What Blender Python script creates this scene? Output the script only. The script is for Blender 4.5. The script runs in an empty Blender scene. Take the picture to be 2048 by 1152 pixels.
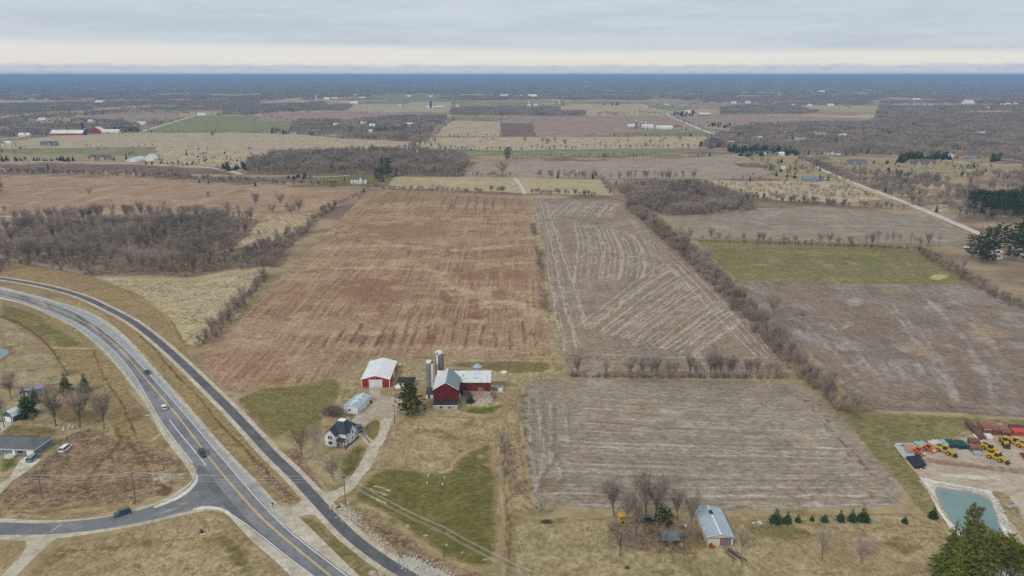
import bpy, bmesh, math, random
import numpy as np
from mathutils import Vector, Matrix, geometry

SC = bpy.context.scene
COL = SC.collection
rnd = random.Random(11)

# ------------------------------------------------------------------ camera
F, YH, CH = 1550.0, 150.0, 150.0          # focal length and horizon row in photo pixels, height in metres
TH = math.atan((576 - YH) / F)
ST, CT = math.sin(TH), math.cos(TH)
cam = bpy.data.cameras.new("camera")
cam.sensor_width = 36.0
cam.lens = 36.0 * F / 2048.0
cam.clip_start = 1.0
cam.clip_end = 90000.0
camo = bpy.data.objects.new("camera", cam)
COL.objects.link(camo)
camo.location = (0, 0, CH)
camo.rotation_euler = (math.pi / 2 - TH, 0, 0)
SC.camera = camo

# ------------------------------------------------------------------ light
SUN_EL, SUN_AZ = math.radians(38), math.radians(215)     # azimuth clockwise from +Y: behind and to the left
world = bpy.data.worlds.new("World")
SC.world = world
world.use_nodes = True
wt = world.node_tree
for n in list(wt.nodes):
 wt.nodes.remove(n)
sun = bpy.data.lights.new("sun", 'SUN')
sun.energy = 1.5
sun.angle = math.radians(10)
sun.color = (1.0, 0.95, 0.88)
suno = bpy.data.objects.new("sun", sun)
COL.objects.link(suno)
sd = Vector((math.sin(SUN_AZ) * math.cos(SUN_EL), math.cos(SUN_AZ) * math.cos(SUN_EL), math.sin(SUN_EL)))
suno.rotation_euler = sd.to_track_quat('Z', 'Y').to_euler()
suno.location = (0, 0, 400)
SC.view_settings.view_transform = 'Standard'
SC.view_settings.look = 'None'
SC.view_settings.exposure = 0.0
SC.view_settings.gamma = 1.0
SC.view_settings.use_curve_mapping = False
SC.render.engine = 'CYCLES'
cy = SC.cycles
cy.max_bounces = 4
cy.diffuse_bounces = 2
cy.glossy_bounces = 2
cy.transmission_bounces = 2
cy.volume_bounces = 0
cy.transparent_max_bounces = 8
cy.caustics_reflective = False
cy.caustics_refractive = False
cy.use_denoising = False
cy.denoiser = 'OPENIMAGEDENOISE'
cy.denoising_input_passes = 'RGB_ALBEDO_NORMAL'
cy.denoising_prefilter = 'ACCURATE'
SKY_S = 0.1
HAZE_D = 0.95e-4


def lin(c):
 c = c / 255.0
 return c / 12.92 if c <= 0.04045 else ((c + 0.055) / 1.055) ** 2.4


def C(r, g, b, k=1.0):
 return (lin(r) * k, lin(g) * k, lin(b) * k, 1.0)


class NT:
 """small helper that adds nodes to a tree"""
 def __init__(self, nt):
  self.nt = nt

 def new(self, t, **kw):
  n = self.nt.nodes.new(t)
  for k, v in kw.items():
   setattr(n, k, v)
  return n

 def put(self, sock, v):
  if hasattr(v, 'links'):
   self.nt.links.new(v, sock)
  elif v is not None:
   sock.default_value = v

 def m(self, op, a, b=None, c=None, clamp=False):
  n = self.new('ShaderNodeMath', operation=op)
  n.use_clamp = clamp
  self.put(n.inputs[0], a)
  if b is not None:
   self.put(n.inputs[1], b)
  if c is not None:
   self.put(n.inputs[2], c)
  return n.outputs[0]

 def step(self, f, lo, hi, a=0.0, b=1.0):
  n = self.new('ShaderNodeMapRange', interpolation_type='SMOOTHSTEP')
  self.put(n.inputs['Value'], f)
  n.inputs['From Min'].default_value = lo
  n.inputs['From Max'].default_value = hi
  n.inputs['To Min'].default_value = a
  n.inputs['To Max'].default_value = b
  return n.outputs[0]

 def mix(self, f, a, b, blend='MIX'):
  n = self.new('ShaderNodeMix', data_type='RGBA', blend_type=blend)
  self.put(n.inputs[0], f)
  self.put(n.inputs[6], a)
  self.put(n.inputs[7], b)
  return n.outputs[2]

 def vmul(self, v, s):
  n = self.new('ShaderNodeVectorMath', operation='MULTIPLY')
  self.put(n.inputs[0], v)
  n.inputs[1].default_value = s
  return n.outputs[0]

 def vadd(self, v, s):
  n = self.new('ShaderNodeVectorMath', operation='ADD')
  self.put(n.inputs[0], v)
  self.put(n.inputs[1], s)
  return n.outputs[0]

 def rot(self, v, a):
  n = self.new('ShaderNodeVectorRotate', rotation_type='Z_AXIS')
  self.put(n.inputs['Vector'], v)
  n.inputs['Angle'].default_value = a
  return n.outputs[0]

 def noise(self, v, scale=1.0, detail=3.0, rough=0.55, col=False, dist=0.0):
  n = self.new('ShaderNodeTexNoise')
  self.put(n.inputs['Vector'], v)
  n.inputs['Scale'].default_value = scale
  n.inputs['Detail'].default_value = detail
  n.inputs['Roughness'].default_value = rough
  n.inputs['Distortion'].default_value = dist
  return n.outputs['Color' if col else 'Fac']

 def ramp(self, f, stops):
  n = self.new('ShaderNodeValToRGB')
  self.put(n.inputs[0], f)
  e = n.color_ramp.elements
  while len(e) < len(stops):
   e.new(0.5)
  for i, (p, c) in enumerate(stops):
   e[i].position = p
   e[i].color = c
  return n.outputs[0]


# sky: high overcast over a bright gap and a low cloud bank near the horizon
w = NT(wt)
sky = w.new('ShaderNodeTexSky', sky_type='NISHITA')
sky.sun_disc = False
sky.sun_elevation = SUN_EL
sky.sun_rotation = SUN_AZ
tc = w.new('ShaderNodeTexCoord')
sep = w.new('ShaderNodeSeparateXYZ')
wt.links.new(tc.outputs['Generated'], sep.inputs[0])
z = sep.outputs[2]
big = w.noise(w.vmul(tc.outputs['Generated'], (4.0, 4.0, 26.0)), 1.0, 5.0, 0.6)
streak = w.noise(w.vmul(tc.outputs['Generated'], (4.5, 4.5, 60.0)), 1.0, 6.0, 0.65, dist=0.4)
puff = w.noise(w.vmul(tc.outputs['Generated'], (42.0, 42.0, 210.0)), 1.0, 4.0, 0.6)
bump = w.noise(w.vmul(tc.outputs['Generated'], (30.0, 30.0, 120.0)), 1.0, 5.0, 0.6)
slope = w.m('MULTIPLY', sep.outputs[0], -0.012)
edge_hi = w.m('ADD', w.m('SUBTRACT', z, slope), w.m('MULTIPLY', w.m('SUBTRACT', big, 0.5), -0.014))
upper = w.step(edge_hi, 0.0255, 0.0365)                       # 1 above the stratus edge
edge_lo = w.m('ADD', z, w.m('MULTIPLY', w.m('SUBTRACT', bump, 0.5), 0.009))
lower = w.step(edge_lo, 0.0085, 0.0135, 1.0, 0.0)
stratus = w.ramp(w.m('MULTIPLY', z, 10.0), [(0.0, C(200, 209, 217)), (0.38, C(198, 207, 216)), (0.62, C(190, 202, 213)), (1.0, C(200, 211, 221))])
st2 = w.mix(w.step(streak, 0.36, 0.7, 0.0, 0.75), stratus, C(210, 218, 225))
st2 = w.mix(w.step(big, 0.46, 0.7, 0.0, 0.45), st2, C(176, 191, 205))
gap = w.ramp(w.m('MULTIPLY', z, 30.0), [(0.0, C(226, 227, 228)), (0.45, C(236, 232, 224)), (0.8, C(234, 230, 222)), (1.0, C(226, 228, 228))])
gap = w.mix(w.step(streak, 0.45, 0.75, 0.0, 0.35), gap, C(216, 220, 225))
low = w.ramp(w.m('MULTIPLY', z, 80.0), [(0.0, C(222, 224, 229)), (0.35, C(212, 217, 225)), (0.9, C(194, 203, 214)), (1.0, C(190, 200, 212))])
low = w.mix(w.step(puff, 0.5, 0.68, 0.0, 0.5), low, C(184, 194, 207))
col = w.mix(lower, gap, low)
col = w.mix(upper, col, st2)
# an overcast sky is brighter overhead than at the horizon
bright = w.mix(w.step(z, 0.06, 0.75), (1, 1, 1, 1), (1.24, 1.15, 1.03, 1))
col = w.mix(1.0, col, bright, 'MULTIPLY')
col = w.mix(1.0, col, (1 / SKY_S, 1 / SKY_S, 1 / SKY_S, 1), 'MULTIPLY')
col = w.mix(0.94, sky.outputs[0], col)
bg = w.new('ShaderNodeBackground')
bg.inputs[1].default_value = SKY_S
wt.links.new(col, bg.inputs[0])
wo = w.new('ShaderNodeOutputWorld')
wt.links.new(bg.outputs[0], wo.inputs[0])
world.cycles.sampling_method = 'MANUAL'
world.cycles.sample_map_resolution = 512


# ------------------------------------------------------------------ photo pixel -> place on the ground
def G(x, y, z=0.0):
 a, b = (x - 1024) / F, (576 - y) / F
 dy, dz = CT + b * ST, -ST + b * CT
 t = (z - CH) / dz
 return Vector((a * t, dy * t, z))


def GP(pts):
 return [G(x, y) for x, y in pts]


def hgt(yb, yt, x=1024):
 """metres of a thing whose foot is on photo row yb and whose top on row yt"""
 Y = G(x, yb).y
 k = (576 - yt) / F
 return (k * Y * CT - Y * ST) / (CT + k * ST) + CH


def tag(o, label=None, cat=None, group=None, kind=None):
 if label:
  o['label'] = label
 if cat:
  o['category'] = cat
 if group:
  o['group'] = group
 if kind:
  o['kind'] = kind
 return o


def empty(name, loc=(0, 0, 0), rz=0.0, label=None, cat=None, group=None):
 o = bpy.data.objects.new(name, None)
 o.empty_display_size = 0.5
 COL.objects.link(o)
 o.location = loc
 o.rotation_euler = (0, 0, rz)
 return tag(o, label, cat, group)


def link(name, me, parent=None):
 o = bpy.data.objects.new(name, me)
 COL.objects.link(o)
 if parent is not None:
  o.parent = parent
 return o


# ------------------------------------------------------------------ materials
MATS = {}


def bsdf(name):
 m = bpy.data.materials.new(name)
 m.use_nodes = True
 nt = m.node_tree
 p = nt.nodes.get('Principled BSDF')
 p.inputs['Roughness'].default_value = 0.9
 p.inputs['Specular IOR Level'].default_value = 0.2
 MATS[name] = m
 return m, NT(nt), p


def plain(name, col, rough=0.75, var=0.12, scale=2.0, metal=0.0, spec=0.3, rnd_obj=0.0, streak=None, dirt=None):
 """a painted or worn surface: base colour broken up by two noises, optional streaks and dirt blotches"""
 m, n, p = bsdf(name)
 pos = n.new('ShaderNodeTexCoord').outputs['Object']
 a = n.noise(pos, scale, 4.0)
 b = n.noise(pos, scale * 0.17, 3.0)
 dark = tuple(c * (1 - var * 2) for c in col[:3]) + (1,)
 light = tuple(min(1, c * (1 + var * 1.3)) for c in col[:3]) + (1,)
 c = n.mix(n.step(n.m('MULTIPLY_ADD', a, 0.6, n.m('MULTIPLY', b, 0.4)), 0.3, 0.7), dark, light)
 if streak:
  sv, sc, amt = streak
  s = n.noise(n.vmul(pos, sv), 1.0, 4.0, 0.6)
  c = n.mix(n.step(s, 0.45, 0.7, 0.0, amt), c, sc)
 if dirt:
  dc, ds, lo, hi = dirt
  s = n.noise(n.vadd(pos, (7.3, 2.1, 4.4)), ds, 5.0, 0.65)
  c = n.mix(n.step(s, lo, hi), c, dc)
 if rnd_obj:
  oi = n.new('ShaderNodeObjectInfo')
  k = n.m('MULTIPLY_ADD', oi.outputs['Random'], rnd_obj * 2, 1 - rnd_obj)
  c = n.mix(1.0, c, k, 'MULTIPLY')
 n.put(p.inputs['Base Color'], c)
 p.inputs['Roughness'].default_value = rough
 p.inputs['Metallic'].default_value = metal
 p.inputs['Specular IOR Level'].default_value = spec
 return m


def ground(name, c1, c2, c3, s1=45.0, s2=7.0, s3=0.7, fine=0.35, ang=0.0, row=None, band=None, tuft=None, warp=0.0, lo3=0.52, hi3=0.68):
 """soil or turf: three colours on three noise scales, rows along one direction, bands across it, fine speckle.
 The mesh attributes k (strength) and pc (colour) lay another soil or residue colour over it, broken up by the same noise."""
 m, n, p = bsdf(name)
 pos = n.new('ShaderNodeNewGeometry').outputs['Position']
 n1 = n.noise(pos, 1 / s1, 4.0, 0.6)
 n2 = n.noise(pos, 1 / s2, 5.0, 0.62)
 n3 = n.noise(pos, 1 / s3, 3.0, 0.7)
 c = n.mix(n.step(n.m('MULTIPLY_ADD', n1, 0.6, n.m('MULTIPLY', n2, 0.4)), 0.38, 0.62), c1, c2)
 n2b = n.noise(n.vadd(pos, (31.0, 77.0, 0)), 1 / (s2 * 2.6), 5.0, 0.65)
 c = n.mix(n.step(n2b, lo3, hi3), c, c3)
 rv = n.rot(pos, ang)
 if warp:
  wv = n.noise(pos, 1 / 60.0, 2.0, col=True)
  rv = n.vadd(rv, n.vmul(wv, (warp, warp, 0)))
 if band:
  bl, bs, bc, ba = band
  b = n.noise(n.vmul(rv, (1 / bl, 1 / bs, 1)), 1.0, 5.0, 0.6, dist=0.6)
  c = n.mix(n.step(b, 0.46, 0.66, 0.0, ba), c, bc)
 if row:
  rp, rl, rc, ra = row
  r = n.noise(n.vmul(rv, (1 / rp, 1 / rl, 1)), 1.0, 4.0, 0.7)
  c = n.mix(n.step(n.m('MULTIPLY_ADD', n3, 0.25, n.m('MULTIPLY', r, 0.75)), 0.42, 0.62, 0.0, ra), c, rc)
  r2 = n.noise(n.vmul(n.vadd(rv, (17.0, 5.0, 0)), (1 / (rp * 4.5), 1 / (rl * 1.4), 1)), 1.0, 3.0, 0.6)
  c = n.mix(n.step(r2, 0.5, 0.72, 0.0, ra * 0.6), c, c2)
 at = n.new('ShaderNodeAttribute', attribute_name='k')
 ac = n.new('ShaderNodeAttribute', attribute_name='pc')
 kk = n.m('ADD', at.outputs['Fac'], n.m('MULTIPLY', n.m('SUBTRACT', n.m('MULTIPLY_ADD', n3, 0.5, n.m('MULTIPLY', n2, 0.5)), 0.5), 1.5))
 kk = n.m('MULTIPLY', n.step(kk, 0.2, 0.85), n.step(at.outputs['Fac'], 0.0, 0.12))
 c = n.mix(kk, c, ac.outputs['Color'])
 f = n.m('MULTIPLY_ADD', n3, fine * 2, 1 - fine)
 n4 = n.noise(n.vmul(n.rot(pos, ang), (1 / max(1.5, s3 * 2.4), 1 / max(2.6, s3 * 4), 1)), 1.0, 4.0, 0.75)
 f2 = n.m('MULTIPLY', n.m('MULTIPLY_ADD', n2, 0.5, 0.72), n.step(n4, 0.28, 0.72, 1 - fine * 0.9, 1 + fine * 0.75))
 c = n.mix(1.0, c, n.m('MULTIPLY', f, f2), 'MULTIPLY')
 n.put(p.inputs['Base Color'], c)
 p.inputs['Roughness'].default_value = 0.95
 p.inputs['Specular IOR Level'].default_value = 0.05
 bp = n.new('ShaderNodeBump')
 bp.inputs['Strength'].default_value = 0.5
 bp.inputs['Distance'].default_value = 0.25
 n.put(bp.inputs['Height'], n3)
 n.put(p.inputs['Normal'], bp.outputs[0])
 return m


# ------------------------------------------------------------------ ground sheets
LEV = [0]


def next_z(step=0.0008):
 LEV[0] += 1
 return 0.02 + LEV[0] * step


def smooth(P, closed=True, it=2):
 for _ in range(it):
  Q = []
  n = len(P)
  for i in range(n if closed else n - 1):
   a, b = P[i], P[(i + 1) % n]
   Q += [a * 0.75 + b * 0.25, a * 0.25 + b * 0.75]
  if not closed:
   Q = [P[0]] + Q + [P[-1]]
  P = Q
 return P


def resample(P, step, closed=True):
 out = []
 n = len(P)
 for i in range(n if closed else n - 1):
  a, b = P[i], P[(i + 1) % n]
  k = max(1, int((b - a).length / step))
  for j in range(k):
   out.append(a.lerp(b, j / k))
 if not closed:
  out.append(P[-1])
 return out


def wobble(P, amp, step, seed=0):
 P = resample(P, step)
 r = random.Random(seed)
 ph = [r.uniform(0, 6.28) for _ in range(6)]
 out = []
 s = 0
 for i, p in enumerate(P):
  s += (P[i] - P[i - 1]).length if i else 0
  dx = amp * (0.6 * math.sin(s / (7 * step) + ph[0]) + 0.5 * math.sin(s / (2.7 * step) + ph[1]) + r.uniform(-0.5, 0.5))
  dy = amp * (0.6 * math.sin(s / (6.1 * step) + ph[2]) + 0.5 * math.sin(s / (2.9 * step) + ph[3]) + r.uniform(-0.5, 0.5))
  out.append(p + Vector((dx, dy, 0)))
 return out


def sheet(name, px, mat, label=None, amp=0.0, step=3.0, sm=0, z=None, kind='structure', world_pts=False, res=None, fe=None):
 P = list(px) if world_pts else GP(px)
 if sm:
  P = smooth(P, True, sm)
 if amp:
  P = wobble(P, amp, step, len(bpy.data.objects))
 z = next_z() if z is None else z
 if res and name in SOFT:
  return canvas(name, P, mat, label, res, z, fe or FEATHER)
 tris = geometry.tessellate_polygon([[Vector((p.x, p.y, 0)) for p in P]])
 me = bpy.data.meshes.new(name)
 fs = []
 for t in tris:
  a, b, c = (P[i] for i in t)
  if (b.x - a.x) * (c.y - a.y) - (b.y - a.y) * (c.x - a.x) < 0:
   t = (t[0], t[2], t[1])
  fs.append(tuple(t))
 me.from_pydata([(p.x, p.y, z) for p in P], [], fs)
 me.materials.append(MATS[mat] if isinstance(mat, str) else mat)
 o = link(name, me)
 if res:
  canvas(name, P, mat, label, res, next_z()).parent = o
 return tag(o, label, None, None, kind)


SOFT = ('lawn', 'grass', 'meadow', 'verge', 'weeds')
FEATHER = (C(146, 128, 96), 4.0)
CANVAS = []      # finely gridded sheets that take the painted soil colours
MARKS = []       # (kind, points, radius, colour, strength)


class Marks:
 """soil colours brushed on the gridded sheets: strips along a line and blobs; stored in the mesh attributes k and pc"""
 def strip(self, px, width, col, k=1.0, world_pts=False, var=0.3, taper=True, step=3.0):
  P = list(px) if world_pts else GP(px)
  P = resample(smooth(P, False, 2), max(1.0, width * 0.5), False)
  A = np.array([(p.x, p.y) for p in P])
  n = len(A)
  r = np.random.RandomState(len(MARKS))
  A = A + np.stack([np.convolve(r.rand(n + 20) - 0.5, np.ones(9) / 4, 'same')[10:10 + n] for _ in range(2)], 1) * width * 0.75 * min(1, n / 20)
  e = np.convolve(r.rand(n + 8), np.ones(5) / 5, 'same')[4:4 + n]
  w = width * 0.5 * (1 + (e - 0.5) * 2 * var)
  s = k * (1 + (np.convolve(r.rand(n + 8), np.ones(5) / 5, 'same')[4:4 + n] - 0.5) * 2 * var)
  if taper:
   t = np.minimum(1, np.minimum(np.arange(n), np.arange(n)[::-1]) / 4.0 + 0.15)
   s = s * t
  MARKS.append((A, w, s, np.array(col)))

 def blob(self, px, col, k=1.0, inner=0.55, amp=0.0, world_pts=False):
  P = smooth(list(px) if world_pts else GP(px), True, 2)
  A = np.array([(p.x, p.y) for p in P])
  MARKS.append((A, None, (k, inner), np.array(col)))

 def build(self, *a):
  pass


def inside(pts, poly):
 x, y = pts[:, 0], pts[:, 1]
 r = np.zeros(len(pts), bool)
 n = len(poly)
 for i in range(n):
  x0, y0 = poly[i]
  x1, y1 = poly[(i + 1) % n]
  if y0 == y1:
   continue
  c = ((y0 > y) != (y1 > y)) & (x < (x1 - x0) * (y - y0) / (y1 - y0) + x0)
  r ^= c
 return r


def seg_dist(pts, A):
 """distance to a polyline and the index of the nearest point of it"""
 d = ((pts[:, None, :] - A[None, :, :]) ** 2).sum(2)
 j = d.argmin(1)
 return np.sqrt(d[np.arange(len(pts)), j]), j


def paint_canvases():
 for me, xy, B_, fe in CANVAS:
  n = len(xy)
  K = np.zeros(n)
  PC = np.zeros((n, 4)); PC[:, 3] = 1
  if fe:
   for c0 in range(0, n, 3000):
    d, _ = seg_dist(xy[c0:c0 + 3000], B_)
    K[c0:c0 + 3000] = np.clip(1 - d / fe[1], 0, 1) ** 1.2
   PC[:] = np.array(fe[0])
  lo, hi = xy.min(0), xy.max(0)
  for A, w, s, col in MARKS:
   m = (w.max() * 1.4 if w is not None else 0)
   a, b = A.min(0) - m, A.max(0) + m
   if (a > hi).any() or (b < lo).any():
    continue
   sel = np.nonzero((xy[:, 0] > a[0]) & (xy[:, 0] < b[0]) & (xy[:, 1] > a[1]) & (xy[:, 1] < b[1]))[0]
   if not len(sel):
    continue
   q = xy[sel]
   if w is not None:
    f = np.zeros(len(sel))
    for c0 in range(0, len(sel), 4000):
     d, j = seg_dist(q[c0:c0 + 4000], A)
     f[c0:c0 + 4000] = s[j] * np.clip(1.35 * (1 - d / (w[j] * 1.3)), 0, 1)
   else:
    ins = inside(q, A)
    sel, q = sel[ins], q[ins]
    if not len(sel):
     continue
    d, _ = seg_dist(q, A)
    cen = A.mean(0)
    r = np.sqrt(((A - cen) ** 2).sum(1)).min() * (1 - s[1]) + 0.3
    f = s[0] * np.clip(d / r, 0, 1)
   f = np.clip(f, 0, 1)
   kk = K[sel]
   nk = 1 - (1 - kk) * (1 - f)
   wgt = np.where(nk > 1e-6, f / np.maximum(nk, 1e-6), 0)[:, None]
   PC[sel] = PC[sel] * (1 - wgt) + col[None, :] * wgt
   K[sel] = nk
  at = me.attributes.new('k', 'FLOAT', 'POINT')
  at.data.foreach_set('value', K.astype(np.float32))
  ac = me.attributes.new('pc', 'FLOAT_COLOR', 'POINT')
  ac.data.foreach_set('color', PC.astype(np.float32).ravel())


def canvas(name, P, mat, label, res, z, fe=None):
 """the same outline again as a grid of small cells, a hair above the plain sheet"""
 A = np.array([(p.x, p.y) for p in P])
 lo, hi = A.min(0), A.max(0)
 xs = np.arange(lo[0], hi[0] + res, res)
 ys = np.arange(lo[1], hi[1] + res, res)
 gx, gy = np.meshgrid(xs, ys)
 pts = np.stack([gx.ravel(), gy.ravel()], 1)
 ins = inside(pts, A).reshape(gx.shape)
 q = ins[:-1, :-1] & ins[1:, :-1] & ins[:-1, 1:] & ins[1:, 1:]
 jj, ii = np.nonzero(q)
 nx = len(xs)
 a = jj * nx + ii
 faces = np.stack([a, a + 1, a + nx + 1, a + nx], 1)
 used = np.unique(faces)
 remap = np.full(len(pts), -1); remap[used] = np.arange(len(used))
 faces = remap[faces]
 xy = pts[used]
 me = bpy.data.meshes.new(name)
 me.vertices.add(len(xy))
 me.vertices.foreach_set('co', np.column_stack([xy, np.full(len(xy), z)]).astype(np.float32).ravel())
 me.loops.add(len(faces) * 4)
 me.loops.foreach_set('vertex_index', faces.ravel().astype(np.int32))
 me.polygons.add(len(faces))
 me.polygons.foreach_set('loop_start', np.arange(0, len(faces) * 4, 4).astype(np.int32))
 me.update(calc_edges=True)
 me.materials.append(MATS[mat])
 B_ = np.array([(p.x, p.y) for p in resample(list(P), 1.5)])
 CANVAS.append((me, xy, B_, fe))
 return tag(link(name, me), label, None, None, 'structure')


def family(Pg, Qg, n, jit=0.0):
 """n polylines between two guide lines of equal point count"""
 out = []
 for i in range(n):
  t = i / (n - 1) + rnd.uniform(-jit, jit) / max(1, n - 1)
  out.append([(a[0] + (b[0] - a[0]) * t, a[1] + (b[1] - a[1]) * t) for a, b in zip(Pg, Qg)])
 return out


def ribbon(name, L, R, mat, label=None, z=None, sm=2, step=6.0, res=None):
 """a sheet between two edge polylines (photo pixels)"""
 a = resample(smooth(GP(L), False, sm), step, False)
 b = resample(smooth(GP(R), False, sm), step, False)
 P = a + b[::-1]
 return sheet(name, P, mat, label, z=z, world_pts=True, res=res)


def line_strip(name, px, width, mat, label=None, z=None, off=0.0, sm=2, world_pts=False, dash=None):
 P = list(px) if world_pts else GP(px)
 P = resample(smooth(P, False, sm), 2.0, False)
 z = next_z() if z is None else z
 v, f = [], []
 s = 0.0
 for i, p in enumerate(P):
  d = (P[min(i + 1, len(P) - 1)] - P[max(i - 1, 0)]).normalized()
  nn = Vector((-d.y, d.x, 0))
  a, b = p + nn * (off + width / 2), p + nn * (off - width / 2)
  v += [(a.x, a.y, z), (b.x, b.y, z)]
  if i:
   s += 2.0
   if dash and (s % (dash[0] + dash[1])) > dash[0]:
    continue
   k = 2 * i
   f.append((k - 2, k - 1, k + 1, k))
 me = bpy.data.meshes.new(name)
 me.from_pydata(v, [], f)
 me.materials.append(MATS[mat])
 return tag(link(name, me), label, None, None, 'structure')
# ------------------------------------------------------------------ soil, turf, gravel, asphalt
TAN, STRAW, RBROWN = C(178, 155, 122), C(196, 178, 146), C(148, 112, 90)
ground('soil_red', C(132, 99, 79), C(154, 121, 97), C(180, 156, 126), 60, 11, 0.8, 0.36, 0.0, row=(2.4, 80, C(174, 152, 124), 0.8), band=(120, 34, C(178, 156, 126), 0.5))
ground('soil_red_far', C(146, 118, 98), C(164, 136, 112), C(184, 160, 132), 80, 16, 1.2, 0.25, math.radians(88), row=(4.0, 120, C(176, 150, 124), 0.5), band=(160, 30, C(184, 158, 128), 0.5))
ground('soil_grey', C(134, 119, 104), C(148, 127, 106), C(162, 150, 136), 55, 12, 0.8, 0.36, 0.0, row=(3.0, 60, C(160, 148, 134), 0.55), warp=18)
ground('soil_grey_cross', C(134, 121, 106), C(152, 137, 119), C(166, 155, 142), 60, 12, 0.8, 0.36, math.radians(93), row=(3.2, 90, C(162, 151, 138), 0.65), warp=14)
ground('soil_violet', C(132, 117, 104), C(146, 129, 112), C(162, 152, 142), 50, 14, 0.9, 0.36, math.radians(-5), row=(4.5, 80, C(120, 104, 95), 0.55), band=(60, 40, C(160, 150, 146), 0.6), warp=30)
ground('soil_pale', C(148, 134, 118), C(160, 146, 128), C(174, 160, 142), 70, 16, 1.2, 0.22, math.radians(88), row=(5.0, 120, C(168, 154, 140), 0.5))
ground('soil_pink', C(150, 124, 112), C(160, 136, 122), C(172, 150, 134), 90, 30, 3.0, 0.2, math.radians(85), row=(9.0, 200, C(166, 144, 128), 0.4))
ground('soil_dark', C(112, 90, 80), C(126, 104, 92), C(138, 118, 106), 60, 14, 1.5, 0.25, math.radians(80), row=(6.0, 100, C(130, 110, 98), 0.4))
ground('stubble', C(162, 144, 120), C(178, 161, 135), C(152, 132, 110), 60, 14, 1.2, 0.22, math.radians(-10), row=(4.0, 120, C(198, 182, 154), 0.6))
ground('stubble_rows', C(150, 128, 104), C(164, 142, 114), C(178, 158, 128), 30, 8, 0.9, 0.25, math.radians(-26), row=(2.6, 60, C(200, 182, 152), 0.8))
ground('hay', C(168, 152, 122), C(182, 166, 134), C(156, 142, 112), 60, 12, 1.0, 0.18, math.radians(85), row=(6, 120, C(190, 174, 136), 0.4))
ground('marsh', C(172, 154, 126), C(188, 172, 144), C(150, 130, 104), 35, 9, 1.2, 0.3)
ground('winter_green', C(120, 113, 80), C(134, 124, 89), C(150, 138, 104), 55, 9, 0.9, 0.38, math.radians(87), row=(5.0, 90, C(140, 132, 84), 0.45), band=(26, 90, C(104, 104, 58), 0.4))
ground('green_far', C(124, 122, 86), C(138, 134, 98), C(156, 146, 112), 80, 20, 2.0, 0.18, math.radians(85), row=(8, 150, C(140, 138, 98), 0.35))
ground('lawn', C(115, 107, 68), C(130, 119, 80), C(148, 132, 96), 30, 6, 0.5, 0.38, math.radians(10), row=(3.0, 30, C(112, 108, 58), 0.3))
ground('lawn_dark', C(104, 100, 58), C(116, 109, 66), C(132, 119, 80), 22, 5, 0.5, 0.38, math.radians(80), row=(2.6, 40, C(98, 98, 48), 0.3))
ground('lawn_bright', C(88, 102, 40), C(100, 112, 48), C(118, 118, 64), 14, 4, 0.5, 0.3)
ground('dry_grass', C(154, 135, 104), C(174, 155, 122), C(128, 110, 80), 26, 6, 0.6, 0.34)
ground('dry_lawn', C(150, 134, 102), C(172, 156, 124), C(126, 116, 80), 24, 6, 0.6, 0.38, math.radians(2), row=(3.0, 30, C(152, 138, 98), 0.4))
ground('verge', C(146, 125, 92), C(158, 138, 104), C(130, 112, 78), 30, 5, 0.6, 0.38, math.radians(-38), row=(2.4, 40, C(150, 128, 86), 0.5))
ground('weeds', C(134, 114, 92), C(156, 134, 108), C(112, 92, 74), 16, 4.0, 0.55, 0.45)
ground('tan_meadow', C(176, 160, 128), C(190, 175, 144), C(152, 134, 104), 36, 7, 0.9, 0.34, math.radians(30), row=(3.0, 24, C(166, 146, 106), 0.5))
ground('litter', C(124, 104, 90), C(144, 124, 106), C(160, 138, 116), 26, 6, 0.8, 0.4)
ground('dirt', C(128, 104, 80), C(146, 122, 96), C(164, 142, 112), 12, 3.5, 0.5, 0.35)
ground('gravel', C(184, 174, 156), C(196, 188, 172), C(170, 158, 138), 18, 3.5, 0.35, 0.2)
ground('gravel_yard', C(176, 162, 144), C(192, 180, 164), C(160, 142, 122), 26, 7, 0.5, 0.2, math.radians(80), row=(4, 60, C(168, 150, 130), 0.45))
ground('limestone', C(206, 200, 186), C(220, 215, 204), C(190, 182, 166), 14, 3, 0.4, 0.18)
ground('asphalt_path', C(96, 96, 100), C(104, 104, 108), C(112, 112, 114), 24, 6, 0.5, 0.12)
ground('asphalt_road', C(122, 122, 126), C(138, 138, 142), C(112, 113, 118), 40, 7, 0.5, 0.12)
ground('asphalt_side', C(116, 117, 121), C(124, 125, 129), C(134, 134, 136), 30, 7, 0.5, 0.12)
ground('asphalt_new', C(104, 106, 110), C(112, 113, 117), C(122, 123, 126), 30, 6, 0.5, 0.12)
ground('shoulder', C(158, 159, 162), C(168, 168, 170), C(150, 150, 152), 20, 4, 0.4, 0.14)
ground('road_pale', C(190, 184, 176), C(200, 196, 188), C(180, 172, 164), 40, 10, 1.0, 0.1)
ground('concrete', C(212, 206, 194), C(222, 217, 206), C(196, 188, 174), 6, 1.5, 0.3, 0.12)
plain('paint_white', C(226, 226, 226), 0.7, 0.06, 1.5)
plain('paint_yellow', C(212, 180, 122), 0.7, 0.08, 1.5)

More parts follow.
